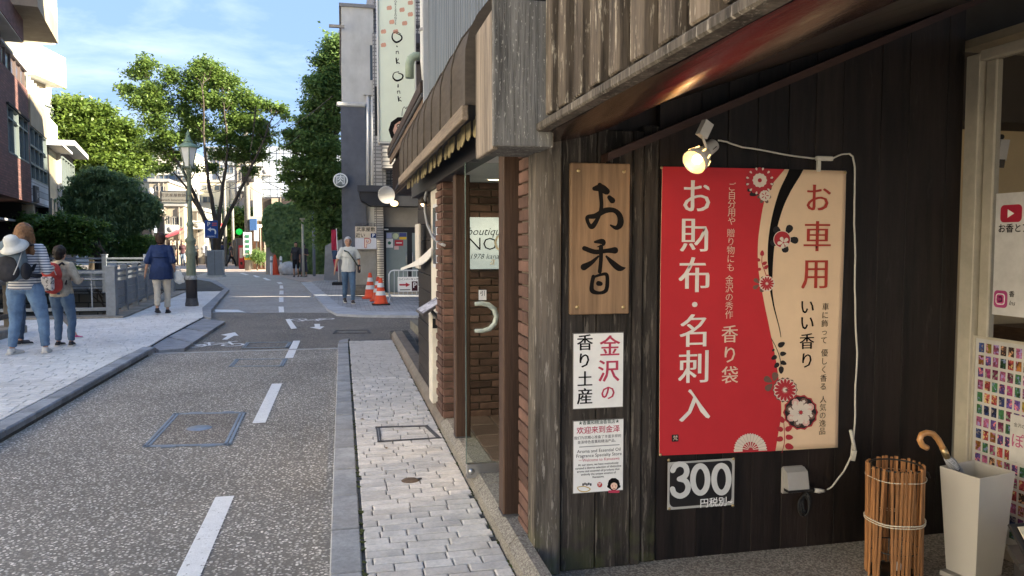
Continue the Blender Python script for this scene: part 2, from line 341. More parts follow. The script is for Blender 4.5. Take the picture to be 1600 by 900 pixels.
# ---- right-hand pavement: bed, kerb stones, one object per paver near the camera
bed = MB(); bed.poly([(.0, -30, .066), (.72, -30, .066), (.72, 11.4, .066), (.0, 11.4, .066)])
pv_r = struct('right_pavement', bed, pave_bed)
def brick_mesh(sx, sy, sz, m, nm): 
    """paver: open-bottom slab with chamfered rim, 9 faces"""
    b = min(.006, sy * .1); v = []
    for z, i in ((-sz, 0), (-b * .6, 0), (0, b)):
        v += [(-sx / 2 + i, -sy / 2 + i, z), (sx / 2 - i, -sy / 2 + i, z), (sx / 2 - i, sy / 2 - i, z), (-sx / 2 + i, sy / 2 - i, z)]
    f = [(8, 9, 10, 11)] + [(a, (a + 1) % 4, 4 + (a + 1) % 4, 4 + a) for a in range(4)] + [(4 + a, 4 + (a + 1) % 4, 8 + (a + 1) % 4, 8 + a) for a in range(4)]
    return v, f
def pavers(parent, x0, x1fn, x0fn, y0, y1, rowh, lens, m, nmax, ztop=.08, top=.02, name='paver', skip=None, jit=.0015):
    """rows across the pavement; x0fn / x1fn give the row's ends"""
    cache = {}; n = 0; rest = MB(); y = y0; r = random.Random(3)
    while y < y1:
        a, b = x0fn(y + rowh / 2), x1fn(y + rowh / 2); x = a - r.uniform(0, lens[0])
        while x < b:
            ln = lens[0] if r.random() < .62 else lens[1]
            xa, xb = max(x, a), min(x + ln, b); x += ln
            if xb - xa < .03: continue
            if skip and skip((xa + xb) / 2, y + rowh / 2): continue
            w = round(xb - xa - .006, 3); dz = r.uniform(-jit, jit)
            if w < .02: continue
            if n < nmax:
                k = w
                if k not in cache:
                    v, f = brick_mesh(w, rowh - .006, top, m, name); me = bpy.data.meshes.new(name); me.from_pydata(v, [], f); me.materials.append(m); cache[k] = me
                o = inst(name, cache[k], parent, ((xa + xb) / 2, y + rowh / 2, ztop + dz)); n += 1
            else:
                v, f = brick_mesh(w, rowh - .006, top, m, name)
                rest.add([(p[0] + (xa + xb) / 2, p[1] + y + rowh / 2, p[2] + ztop + dz) for p in v], f)
        y += rowh
    if rest.v: part('far_paver', rest, m, parent, kind='stuff', fix=False)
inframe = lambda x, y: .46 < x < .72 and False
cov = [(0.42, 5.05), (0.5, 4.2)]
def skipr(x, y):
    return abs(x - .34) < .19 and abs(y - 5.55) < .30 and False
pavers(pv_r, 0, lambda y: .71, lambda y: .085, 2.9, 11.35, .079, (.2, .13), paver_m, 285, skip=skipr)
kr = struct('right_kerb', MB().box(-.068, .07, -3, 11.35, -.05, .03), pave_bed)
ks = nonflat(.14, .503, .09, kerb_m, 'kerb_stone', .006)
for i in range(16): inst('kerb_stone', ks, kr, (0.0, 3.06 + i * .52 - .26 + .26, .037 + rnd.uniform(-.002, .002)))
ke = MB(); ke.prism([(-.068, 11.2), (.07, 11.2), (.07, 11.5), (.1, 11.66), (.0, 11.6), (-.05, 11.45)], .0, .08, 'Z'); part('kerb_end', ke, kerb_m, kr)
gr = thing('drain_grating', 'dark steel drain grating across the end of the right pavement beside the stone plinth', 'grating', (.42, 11.5, 0))
q = MB(); q.box(.12, .72, 11.38, 11.58, .0, .06); part('frame', q, steel_d, gr)
for i in range(14): part('bar', MB().box(.14 + i * .041, .155 + i * .041, 11.39, 11.57, .06, .072), steel_d, gr)
mg = MB()
for i in range(160):
    y = 2.9 + rnd.random() ** 1.5 * 8; x = (.078 if rnd.random() < .5 else .708) + rnd.uniform(-.004, .004); s = rnd.uniform(.004, .011)
    mg.obox((x, y, .077), (s, s * 3, s * .8), rnd.random() * 3)
single('moss', mg, moss, 'green moss growing in the joints along the right kerb and plinth', 'moss', (.4, 5, .07), kind='stuff')

# ---- left-hand pavement
KL = [(-2.86, -3), (-2.76, 11.3)]                                    # inner (pavement) side of the left kerb
pts = [onz(x, y, .08) for x, y in ((236, 539), (261, 524), (319, 494), (317, 481), (329, 470), (350, 451), (330, 439), (300, 434), (262, 428))]
edge = [(-2.70, -30), (-2.70, 10.6)] + [(p[0], p[1]) for p in pts]
def ledge(y):
    for (xa, ya), (xb, yb) in zip(edge, edge[1:]):
        if ya <= y <= yb: return xa + (xb - xa) * (y - ya) / (yb - ya)
    return edge[-1][0]
lb = MB(); lb.prism([(x, y) for x, y in edge] + [(-12, edge[-1][1] + .3), (-12, 25.6), (-4.45, 25.6), (-4.45, HY0 - .32), (-9.5, HY0 - .32), (-9.5, -30)], -.0, .066, 'Z')
pv_l = struct('left_pavement', lb, pave_bed)
def lwest(y): return -5.25 if y < 13.2 else (-6.6 if y < 16.5 else -4.3 - (y - 16.5) * .1)
pavers(pv_l, 0, ledge, lwest, 6.1, 24, .105, (.3, .2), pavel_m, 285, name='paver')
kl = struct('left_kerb', MB().box(-2.69, -2.52, -3, 10.9, -.05, .03), pave_bed)
ksl = nonflat(.165, .59, .1, kerbb_m, 'kerb_stone', .012)
for i in range(10): inst('kerb_stone', ksl, kl, (-2.605, 5.6 + i * .6, .035 + rnd.uniform(-.002, .002)), (0, 0, 0))
sl_ = [((236, 539), (258, 526), (300, 536), (288, 544), (249, 547)), ((259, 525), (284, 513), (326, 519), (301, 535)), ((285, 512), (317, 497), (352, 502), (327, 518))]
for s_ in sl_:
    part('apron_slab', MB().prism([onz(x, y, .05)[:2] for x, y in s_], .0, .05, 'Z'), kerbb_m, kl)
ko = [(317, 494), (316, 481), (329, 470), (350, 451), (329, 440), (300, 435)]; kk = [(330, 497), (330, 484), (340, 472), (358, 452), (338, 438), (305, 433)]
for a, b, c_, d in zip(ko, ko[1:], kk, kk[1:]):
    part('kerb_stone', MB().prism([onz(*a, .085)[:2], onz(*c_, .085)[:2], onz(*d, .085)[:2], onz(*b, .085)[:2]], 0, .088, 'Z'), kerbb_m, kl)
# ---- far right pavement (corner by the parking entrance)
fr = [(470, 441), (512, 483), (526, 490), (560, 492), (652, 493), (760, 493), (760, 488), (566, 486), (530, 477), (486, 440)]
part_r = struct('corner_kerb', MB().prism([onz(*p, .05)[:2] for p in fr], 0, .05, 'Z'), mat("pale_kerb", (.42, .44, .47), .8, .15, 30, dirt=.2))
fp = [(486, 440), (530, 477), (566, 486), (760, 488), (760, 455), (560, 447), (520, 436)]
struct('corner_pavement', MB().prism([onz(*p, .045)[:2] for p in fp], 0, .045, 'Z'), grid_mat("corner_pavers", (.34, .35, .36), (.18, .18, .18), .2, .1, plane='XY', mort=.008))
# ---- paint on the road
marks = thing('lane_marking', 'broken white line running down the middle of the narrow street', 'road marking', (-.7, 8, 0))
Z = .0075
def quad(pl, nm='dash', m=None, par=None): return part(nm, MB().poly(pl), m or paint, par or marks)
for y0, y1 in ((1.9, 4.72), (6.62, 8.46), (10.32, 11.1)): quad([(-.745, y0, Z), (-.64, y0, Z), (-.64, y1, Z), (-.745, y1, Z)])
quad([(-.745, 11.2, Z), (-.64, 11.2, Z), (-.64, 12.15, Z), (-.745, 12.15, Z)])
for pl in (((446, 499), (453, 498), (464, 513), (455, 514)), ((435, 479), (443, 479), (444, 488), (436, 488)), ((436, 464), (443, 464), (443, 472), (436, 472)), ((437, 454), (443, 454), (443, 460), (436, 460)),
           ((437, 446), (442, 446), (443, 451), (437, 451)), ((432, 441), (439, 441), (442, 443), (436, 443.6)), ((410, 434.5), (415, 434), (424, 438), (417, 438)), ((395, 430.5), (399, 430), (407, 433), (400, 433.3)), ((374, 427), (379, 426.6), (390, 429.5), (384, 429.6))):
    quad([onz(x, y, .0125) for x, y in pl])
def ring(mb, cx, cy, r, w, z, n=20):
    for k in range(n):
        a, b = 2 * math.pi * k / n, 2 * math.pi * (k + 1) / n
        mb.poly([(cx + (r - w) * math.cos(a), cy + (r - w) * math.sin(a), z), (cx + r * math.cos(a), cy + r * math.sin(a), z), (cx + r * math.cos(b), cy + r * math.sin(b), z), (cx + (r - w) * math.cos(b), cy + (r - w) * math.sin(b), z)])
def bar2(mb, a, b, w, z):
    a = Vector(a); b = Vector(b); n = (b - a).normalized(); n = Vector((-n.y, n.x)) * w / 2
    mb.poly([(*(a + n), z), (*(b + n), z), (*(b - n), z), (*(a - n), z)])
def bike_mark(c, s, flip, label):
    q = MB(); cx, cy = c; t = (1, 1) if not flip else (-1, -1); P = lambda x, y: (cx + x * s * t[0], cy + y * s * t[1])
    for sx in (-.42, .42): ring(q, *P(sx, -.15), .27 * s, .07 * s, Z, 16)
    for i, (a, b) in enumerate((((-.42, -.15), (-.1, -.15)), ((-.1, -.15), (.28, .3)), ((-.42, -.15), (-.16, .25)), ((-.16, .25), (.26, .22)), ((-.1, -.15), (-.2, .4)), ((.42, -.15), (.25, .45)), ((-.32, .42), (-.08, .42)), ((.25, .45), (.45, .5)))):
        bar2(q, P(*a), P(*b), .06 * s, Z + .0003 * (i + 1))
    single('bicycle_symbol', q, paint, label, 'road marking', (cx, cy, 0))
bx = onz(336, 539)[:2]; bike_mark(bx, .62, False, 'white bicycle symbol painted on the road below the left arrow')
bx2 = onz(488, 500)[:2]; bike_mark(bx2, .62, True, 'white bicycle symbol painted beyond the right arrow near the far kerb')
def arrow(ppx, label):
    q = MB().poly([onz(x, y, Z) for x, y in ppx]); single('arrow_marking', q, paint, label, 'road marking', onz(*ppx[0]))
arrow(((345, 523), (367, 519), (373, 524.5), (366, 524.5), (355, 530.5), (347, 530.5), (355, 525)), 'white arrow on the left lane pointing up the street')
arrow(((491, 506), (500, 506), (500, 510), (507, 510), (500, 514.5), (484, 511.5), (492, 510.5)), 'white arrow on the right lane pointing back down the street')
quad([onz(x, y, .0125) for x, y in ((335, 483.5), (372, 484), (384, 488), (337, 487.5))], 'stop_bar')
# ---- covers
def frame_cover(ppx, label, w=.035, m=None, z=.006, oval=True, inner=None):
    P = [Vector(onz(*p, z)) for p in ppx]; c = sum(P, Vector()) / 4
    t = thing('manhole_cover', label, 'manhole cover', tuple(c))
    for a, b in zip(P, P[1:] + P[:1]):
        d = (b - a).normalized(); n = Vector((-d.y, d.x, 0)); n = n if n.dot(c - a) > 0 else -n
        for k, (o0, o1) in enumerate(((0, w * .42), (w * .6, w))):
            q = MB(); q.add([a + n * o0, b + n * o0, b + n * o1, a + n * o1] + [v + Vector((0, 0, .004)) for v in (a + n * o0, b + n * o0, b + n * o1, a + n * o1)], [(4, 5, 6, 7), (0, 1, 5, 4), (1, 2, 6, 5), (2, 3, 7, 6), (3, 0, 4, 7)])
            part('frame_strip', q, m or steel_b, t)
    if inner: part('infill', MB().poly([c + (p - c) * .93 + Vector((0, 0, .001)) for p in P]), inner, t)
    if oval:
        q = MB(); q.lathe([(0, .006), (.085, .006), (.1, 0)], tuple(c), 24); part('plug', q, steel_b, t)
        for f_ in (.3, .75):
            for a, b in ((P[0], P[3]), (P[1], P[2])): part('lug', MB().obox(tuple(a.lerp(b, f_)), (.10, .05, .012), 0), steel_b, t)
    return t
frame_cover(((222, 699), (272, 646), (384, 644), (360, 696)), 'square steel framed cover filled with aggregate, nearest in the road', .05, inner=aggregate("cover_fill", [(.3, .26, .2), (.42, .37, .3), (.2, .17, .13), (.55, .5, .42)], 70, (.14, .12, .1)))
frame_cover(((357, 573), (368, 561), (449, 560.5), (442, 572.5)), 'wide steel framed cover just this side of the pale joint across the road', .05, oval=False)
frame_cover(((377, 544), (385, 535), (456, 534.5), (450, 543)), 'steel framed cover beyond the pale joint across the road', .05, oval=False)
frame_cover(((520, 521), (524, 516), (576, 515.5), (580, 520.5)), 'thin framed cover in the brown road past the end of the right pavement', .04, steel_d, oval=False)
frame_cover(((590, 691), (587, 667), (668, 665), (690, 685)), 'thin dark framed cover let into the right pavement', .03, steel_d, z=.081, oval=False)
t = thing('valve_cover', 'small oval rusty valve cover in the right pavement', 'valve cover', onz(641, 751, .08))
q = MB().lathe([(0, .007), (.045, .007), (.055, .0)], onz(641, 751, .08), 18); part('lid', q, mat("rust_iron", (.13, .09, .06), .8, .3, 40, bump=.5), t)
part('hinge', MB().obox(Vector(onz(655, 748, .084)), (.03, .014, .008), .3), steel_d, t)
# stone plinth under the boutique
granite = aggregate("granite", [(.22, .205, .175), (.27, .255, .22), (.19, .175, .15), (.14, .125, .105), (.33, .31, .27)], 150, (.18, .165, .14), .9)
pl = struct('plinth', MB().box(.73, 1.0, 3.3, 12.2, -.05, .12), pave_bed)
y = 2.85; lens = [.47, .78, .8, .86, .76, .9, .85, .8, .9, .85, .8, .84]
for i, ln in enumerate(lens):
    if y + ln > 12.3: break
    q = MB(); y1 = y + ln - .008; WX = .87 if y > 3.2 else .80
    q.add([(.715, y, .0), (.715, y1, .0), (.715, y1, .135), (.715, y, .135), (.755, y, .18), (.755, y1, .18), (WX, y, .18), (WX, y1, .18), (WX, y, 0), (WX, y1, 0)],
          [(0, 1, 2, 3), (3, 2, 5, 4), (4, 5, 7, 6), (6, 7, 9, 8), (0, 3, 4, 6, 8), (1, 9, 7, 5, 2)])
    part('plinth_stone', q, granite if i < 4 else mat("wet_stone", (.2, .17, .14), .5, .3, 12, bump=.3, dirt=.4), pl); y += ln

lfm = mat("dry_leaf", (.16, .10, .035), .8, .3, 20)
for k, (u, v) in enumerate(((747, 762), (604, 700), (566, 655))):
    c = Vector(onz(u, v, .084)); a_ = k * 1.3; d_ = Vector((math.cos(a_), math.sin(a_), 0)) * .022; n_ = Vector((-d_.y, d_.x, 0)) * .5
    single('fallen_leaf', MB().add([c - d_, c + n_ + Vector((0, 0, .006)), c + d_, c - n_ + Vector((0, 0, .006))], [(0, 1, 2), (0, 2, 3)]), lfm, ('dry brown leaf on the right pavement near the plinth', 'dry leaf beside the framed cover on the right pavement', 'dry leaf near the right kerb this side of the framed cover')[k] if k != 2 else 'dry leaf lying by the kerb at the middle of the right pavement', 'leaf', tuple(c))
# ================================================================ THE INCENSE SHOP (near right)
FL = .05
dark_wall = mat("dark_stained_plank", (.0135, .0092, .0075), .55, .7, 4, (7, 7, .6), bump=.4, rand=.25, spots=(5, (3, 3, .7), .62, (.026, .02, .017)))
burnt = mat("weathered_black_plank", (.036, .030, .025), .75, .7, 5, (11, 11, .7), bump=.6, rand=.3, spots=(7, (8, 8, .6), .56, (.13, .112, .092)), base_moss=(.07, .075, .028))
grey_wood = mat("grey_weathered_wood", (.095, .082, .068), .8, .6, 5, (12, 12, .8), bump=.7, rand=.18, spots=(6, (10, 10, 1.2), .575, (.30, .27, .23)), base_moss=(.10, .11, .03))
batten_m = mat("batten_wood", (.115, .092, .07), .78, .6, 5, (12, 12, .8), bump=.7, rand=.22, spots=(7, (9, 9, 1.3), .57, (.42, .37, .29)))
box_m = mat("grey_box_wood", (.14, .137, .13), .8, .55, 5, (13, 13, .8), bump=.7, rand=.1, spots=(13, (7, 7, 2.2), .585, (.5, .49, .45)))
gloss = mat("varnished_eave_board", (.028, .009, .007), .26, .7, 3, (9, .5, 9), bump=.3, coat=.15, spots=(6, (1, .18, 1), .66, (.12, .09, .06)))
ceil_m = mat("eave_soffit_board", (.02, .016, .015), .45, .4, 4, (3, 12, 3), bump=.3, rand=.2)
shop = thing('incense_shop', 'dark timber incense shop with hanging battens and an open recessed front on the right', 'shop', (1.5, 3.0, 0))
pk = shop
def vplank(nm, x0, x1, z0, z1, yf, th, m, bev=.004, par=None):
    return part(nm, MB().box(x0, x1, yf, yf + th, z0, z1, bev), m, par or pk)
# corner panel of weathered planks that carries the hanging signs
px = lambda p, Y=3.2: ony(p, 500, Y)[0]
vplank('corner_post', .80, px(873), FL, 1.99, 3.165, .12, grey_wood)
xs = [px(875), px(931), px(986), px(1003)]
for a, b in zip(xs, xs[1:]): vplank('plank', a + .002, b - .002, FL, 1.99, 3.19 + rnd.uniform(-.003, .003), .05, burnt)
vplank('dark_post', px(1003) + .003, px(1029), FL, 2.02, 3.205, .07, burnt, .008)
vplank('gap_strip', px(1002), px(1007), FL, 2.0, 3.23, .03, dark_wall)
# wall behind the banner: one object per board
x = px(1029) + .003; X_END = 2.962; k = 0
while x < X_END - .02:
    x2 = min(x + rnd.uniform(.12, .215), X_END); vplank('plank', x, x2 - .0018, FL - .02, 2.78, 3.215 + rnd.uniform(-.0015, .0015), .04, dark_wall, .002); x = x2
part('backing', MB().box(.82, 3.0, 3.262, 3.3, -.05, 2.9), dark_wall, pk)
# door jamb and side glazing, parallel to the street
cream = mat("cream_painted_wood", (.46, .42, .34), .55, .1, 20, bump=.15)
part('door_jamb', MB().box(2.964, 3.015, 3.13, 3.212, FL, 2.40, .004), cream, pk)
part('door_jamb', MB().box(2.99, 3.03, 3.06, 3.118, FL, 2.36, .004), cream, pk)
part('door_head', MB().box(2.964, 3.03, -1.4, 3.129, 2.362, 2.41, .004), cream, pk)
part('sill', MB().box(2.96, 3.05, -1.0, 3.058, FL - .02, FL + .05, .005), cream, pk)
part('glass_pane', MB().box(2.998, 3.004, -1.0, 3.058, FL + .05, 2.365), glass(), pk)
beige = mat("beige_interior_wall", (.55, .42, .24), .8, .08, 4)
iw = MB(); iw.box(3.02, 6.5, 3.6, 3.7, 0, 2.6); iw.box(6.5, 6.6, -1.4, 3.7, 0, 2.6); part('interior_wall', iw, beige, pk)
part('interior_ceiling', MB().box(3.03, 6.5, .4, 3.6, 2.46, 2.5), mat("interior_ceiling_m", (.35, .30, .22), .8), pk)
part('interior_shelf', MB().box(3.5, 4.6, 3.3, 3.59, .0, 1.05, .01), mat("shelf_wood", (.16, .09, .05), .6, .3, 6, (3, 3, 12)), pk)
part('picture_rail', MB().box(3.03, 6.4, 3.57, 3.6, 2.18, 2.2), dark_wall, pk)
# upper storey seen above the eave: boards + battens one by one
EZ = 1.965
x = 0
yb = 2.95; 
while yb > -1.3:
    part('wall_board', MB().box(.835 + rnd.uniform(-.002, .002), .865, yb - .198, yb, EZ + .03, 4.3, .003), batten_m, pk); yb -= .2
bat = nonflat(.075, .088, 2.3, batten_m, 'batten', .005)
ys = []
for l_, r_ in ((858, 866), (871, 893), (895, 919), (919, 947), (948, 978), (980, 1017), (1025, 1063), (1071, 1118), (1123, 1174)):
    ys.append(onx((l_ + r_) / 2 - 4, 100, .76)[1])
yy = ys[-1] - .215
while yy > -1.3: ys.append(yy); yy -= .215
for y in ys: inst('batten', bat, pk, (.795, y, EZ + .012 + 1.15 + rnd.uniform(0, .01)), (0, 0, rnd.uniform(-.03, .03)))
part('upper_wall', MB().box(.87, 1.0, -1.4, 3.2, 2.05, 5.0).box(1.01, 7.0, .3, 3.2, 2.95, 5.0), mat("upper_dark_wall", (.06, .05, .04), .8), pk)
# eave: weathered drip board, varnished ledge, then soffit boards rising inwards
part('drip_board', MB().box(.745, .80, -1.4, 2.96, EZ - .03, EZ + .002, .006), grey_wood, pk)
led = MB()
n = 60
for i in range(n):     # slightly wavy hewn board
    pass
vs = []; fs = []
rows = [(.80, EZ - .03), (.87, EZ - .045), (.95, EZ - .03), (1.03, EZ - .01), (1.08, EZ + .03), (1.085, EZ + .05)]
for i in range(n + 1):
    y = 3.15 - i * 4.5 / n
    for j, (a, z) in enumerate(rows): vs.append((a, y, z + .010 * noise.noise(Vector((a * 5, y * 1.6, 3)))))
m_ = len(rows)
for i in range(n):
    for j in range(m_ - 1): fs.append((i * m_ + j, i * m_ + j + 1, (i + 1) * m_ + j + 1, (i + 1) * m_ + j))
led.add(vs, fs, True); part('eave_ledge', led, gloss, pk, label='glossy red brown varnished board under the eave')
sx0, sz0, sx1, sz1 = 1.06, 2.0, 2.98, 2.66
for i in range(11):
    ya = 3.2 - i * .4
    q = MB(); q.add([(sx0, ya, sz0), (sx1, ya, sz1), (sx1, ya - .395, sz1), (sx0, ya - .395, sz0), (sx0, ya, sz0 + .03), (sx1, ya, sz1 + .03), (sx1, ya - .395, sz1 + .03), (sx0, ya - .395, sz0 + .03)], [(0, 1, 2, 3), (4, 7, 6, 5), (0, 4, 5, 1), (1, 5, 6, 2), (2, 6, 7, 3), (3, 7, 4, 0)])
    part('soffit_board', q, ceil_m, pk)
rk = MB(); A0, A1 = (1.10, 1.845), (2.98, 2.64)
rk.add([(A0[0], 3.10, A0[1]), (A1[0], 3.10, A1[1]), (A1[0], 3.10, A1[1] + .035), (A0[0], 3.10, A0[1] + .035), (A0[0], 3.212, A0[1]), (A1[0], 3.212, A1[1]), (A1[0], 3.212, A1[1] + .035), (A0[0], 3.212, A0[1] + .035)],
       [(0, 1, 2, 3), (4, 7, 6, 5), (0, 4, 5, 1), (1, 5, 6, 2), (2, 6, 7, 3), (3, 7, 4, 0)])
part('rake_rafter', rk, mat("red_brown_rafter", (.045, .022, .016), .5, .35, 5, (1, 12, 8), bump=.3), pk)
struct('shop_floor', MB().box(.88, 6.5, -4, 3.6, -.02, FL - .001), aggregate("shop_concrete", [(.22, .2, .17), (.3, .28, .24), (.16, .14, .12), (.38, .35, .3)], 120, (.15, .14, .12), .8))
# weathered timber box that ends the boutique's canopy
bxw = thing('timber_box', 'grey weathered timber box hanging between the brown canopy and the battens', 'timber box', (.7, 3.15, 1.88))
bx0, bx1 = .575, .815
w_ = (bx1 - bx0)
part('board', MB().box(bx0, bx1, 2.93, 2.96, 1.875, 2.435, .004), box_m, bxw)
for a, b in ((2.962, 3.13), (3.132, 3.33)): part('side_board', MB().box(bx0, bx0 + .025, a, b, 1.865, 2.40, .004), mat("pale_grey_box_wood", (.24, .2, .16), .8, .5, 5, (12, 12, .8), bump=.6, rand=.1), bxw)
part('bottom_board', MB().box(bx0 + .026, bx1, 2.962, 3.33, 1.88, 1.90), box_m, bxw)
part('top_board', MB().box(bx0 + .026, bx1, 2.962, 3.33, 2.39, 2.41), box_m, bxw)

# ================================================================ SIGNS ON THE PLANKS
white = flat("sign_white", (.88, .87, .84), .5); black = flat("sign_black", (.012, .012, .013), .5); inkr = flat("sign_crimson", (.50, .05, .10), .5)
redt = flat("brick_red_ink", (.42, .045, .03), .6); ink = flat("black_ink", (.009, .008, .008), .8, spec=.1)
PX = lambda x, y, Y=3.185: ony(x, y, Y)
Yp = 3.16
t = thing('wooden_nameplate', 'tall wooden board with bold black brush characters on the plank wall', 'sign board', PX(938, 492, 3.17))
a = PX(891, 492, Yp); b = PX(985, 256, Yp)
part('board', MB().box(a[0], b[0], Yp, 3.188, a[2], b[2], .004), mat("pale_sign_wood", (.26, .165, .095), .6, .38, 4, (9, 9, .5), bump=.3, spots=(5, (1, 1, .3), .66, (.25, .15, .08))), t)
cr = lambda u, v: (lambda p: (p[0], p[2]))(PX(840 + u / 3.2143, 230 + v / 3.2143, Yp))
q = MB()
for st in ([(285, 208, 22), (318, 205, 40), (346, 222, 34)], [(312, 190, 24), (318, 250, 20), (320, 300, 20), (306, 350, 18), (275, 398, 26), (256, 385, 18), (250, 352, 20), (290, 345, 26), (340, 318, 28), (385, 318, 24), (412, 345, 28), (415, 385, 32), (395, 405, 22), (366, 392, 8)], [(360, 252, 22), (375, 268, 30)],
           [(288, 476, 12), (325, 474, 28), (330, 490, 12), (302, 500, 6)], [(235, 508, 24), (290, 526, 24), (350, 520, 22), (388, 518, 34)], [(318, 500, 22), (318, 560, 20), (312, 625, 20)], [(305, 548, 10), (270, 580, 22), (232, 602, 34)], [(345, 548, 10), (375, 580, 26), (410, 608, 30), (440, 606, 5)],
           [(280, 650, 20), (272, 690, 20), (275, 722, 24), (310, 732, 16), (342, 720, 20), (350, 680, 20), (346, 640, 18), (318, 640, 14), (282, 652, 12)], [(306, 684, 26), (316, 686, 22)]):
    stroke(q, st, cr, Yp - .0006)
part('lettering', q, ink, t)
for sx_, sy_ in ((904, 267), (975, 268), (902, 480), (974, 480)):
    c = PX(sx_, sy_, Yp); part('screw', MB().lathe([(0, .004), (.006, .004), (.0085, 0)], c, 12, ax=(0, -1, 0)), mat("brass", (.5, .38, .2), .35, metal=.8), t)
PXM = (3.35) / 1200   # metres per photograph pixel at the plank wall
def panel(name, lab, cat, x0, x1, y0, y1, m, Y=3.178, th=.004, edge=None):
    a = PX(x0, y1, Y); b = PX(x1, y0, Y)
    t = thing(name, lab, cat, ((a[0] + b[0]) / 2, Y, a[2]))
    part('sheet', MB().box(a[0], b[0], Y, Y + th, a[2], b[2]), m, t)
    if edge: part('sleeve', MB().box(a[0] - .004, b[0] + .004, Y + th + .0005, Y + th + .003, a[2] - .004, b[2] + .004), edge, t)
    return t
def put(t, s, x, y, size, m, Y, **k):
    return text(s, size * PXM, (*PX(x, y, Y)[:2], PX(x, y, Y)[2]), m, t, **k)
sleeve = flat("dark_sleeve", (.12, .11, .10), .3)
t = panel('paper_sign', 'white sheet with vertical crimson and black characters below the wooden nameplate', 'sign', 896, 974, 520, 639, white, edge=sleeve)
for s, x, y, z, m in (('金', 953, 543, 35, inkr), ('沢', 951, 582, 37, inkr), ('の', 950, 615, 26, inkr), ('香', 914, 537, 27, ink), ('り', 913, 565, 26, ink), ('土', 914, 594, 26, ink), ('産', 914, 621, 27, ink)):
    put(t, s, x, y, z, m, 3.1772, mincho=.014, off=.004)
t = panel('notice', 'white notice with Chinese and English welcome text and small drawings at the bottom', 'notice', 896, 974, 655, 771, white, edge=sleeve)
Yn = 3.1772
dg = flat("dark_green_ink", (.03, .07, .05), .6)
put(t, '★香薰和精油香氛店★', 936, 660, 6.8, dg, Yn, off=.01); put(t, '欢迎来到金泽', 935, 672, 12, inkr, Yn, off=.015)
put(t, '我们为您精心准备了丰富多样的', 934, 683, 5.6, ink, Yn); put(t, '金泽特色香薰和精油产品。', 934, 690, 5.6, ink, Yn)
q = MB(); a = PX(905, 698, Yn); b = PX(968, 695.5, Yn); q.box(a[0], b[0], Yn, Yn + .0005, a[2], b[2]); part('rule', q, flat("grey_ink", (.3, .3, .3)), t)
for i, s in enumerate(('Aroma and Essential Oil', 'Fragrance Specialty Store')): put(t, s, 936, 704 + i * 7, 7.4, ink, Yn)
put(t, '－Welcome to Kanazawa', 936, 718, 6.6, inkr, Yn)
for i, s in enumerate(('At our store, we have meticulously', 'curated a diverse selection of distinctive', 'aroma and essential oil products that', 'embody the unique essence of', 'Kanazawa.')): put(t, s, 935, 725 + i * 5, 4.7, ink, Yn, off=.01)
q = MB(); fpx = lambda u, v: (lambda p: (p[0], p[2]))(PX(u, v, Yn))
stroke(q, [(902, 762, 1.2), (906, 767, 1.5), (916, 768, 1.5), (922, 764, 1.5), (913, 760, 1.3), (903, 761, 1.2)], fpx, Yn - .0004); part('bowl_drawing', q, flat("ochre_ink", (.6, .42, .12)), t)
q = MB()
for k in range(5): stroke(q, [(911 + k * 3, 756 - (k % 2), 2.2), (911 + k * 3, 758 - (k % 2), 2.2)], fpx, Yn - .0006)
part('bead_drawing', q, ink, t)
q = MB(); stroke(q, [(937, 757, 8), (937, 757.5, 8)], fpx, Yn - .0003); part('seal', q, flat("seal_red", (.5, .06, .05)), t)
put(t, '梦', 937, 757, 6, white, Yn - .0035)
q = MB(); stroke(q, [(959, 756, 19), (959, 758, 18)], fpx, Yn - .0002); stroke(q, [(951, 760, 5), (967, 760, 5)], fpx, Yn - .0003); part('hair_drawing', q, ink, t)
q = MB(); stroke(q, [(959, 759, 11), (959, 760, 10)], fpx, Yn - .0035); part('face_drawing', q, flat("skin_print", (.85, .6, .45)), t)
q = MB()
for u in (956.5, 961.5): stroke(q, [(u, 758.5, 1.3), (u, 759, 1.3)], fpx, Yn - .005)
stroke(q, [(957, 762, .8), (959, 763, .8), (961, 762, .8)], fpx, Yn - .005); part('face_marks', q, redt, t)
q = MB(); stroke(q, [(952, 768, 4), (966, 768, 4)], fpx, Yn - .001); part('collar_drawing', q, inkr, t)

# ---- price card
t = panel('price_card', 'black card reading 300 in big pale figures beneath the banner', 'price card', 1043, 1148, 716, 797, flat("card_edge", (.45, .44, .41), .4), Y=3.195)
a = PX(1046, 793, 3.194); b = PX(1144, 719, 3.194)
def rrect(x0, x1, z0, z1, r, n=5):
    out = []
    for cx, cz, a0 in ((x1 - r, z1 - r, 0), (x0 + r, z1 - r, 90), (x0 + r, z0 + r, 180), (x1 - r, z0 + r, 270)):
        for k in range(n + 1): out.append((cx + r * math.cos(R(a0 + 90 * k / n)), cz + r * math.sin(R(a0 + 90 * k / n))))
    return out
part('face', MB().prism(rrect(a[0], b[0], a[2], b[2], .025), 3.1935, 3.195), flat("card_black", (.012, .011, .012), .35), t)
q = MB(); f3 = lambda u, v: (lambda p: (p[0], p[2]))(PX(u, v, 3.193)); cgy = flat("card_grey", (.62, .62, .60), .5)
stroke(q, [(1051, 735, 8.5), (1054.5, 728.5, 8.5), (1062, 725, 8.5), (1070, 728, 8.5), (1073, 736, 8.5), (1070, 744, 8.5), (1061, 748.5, 7.5)], f3, 3.1925); part('figure', q, cgy, t)
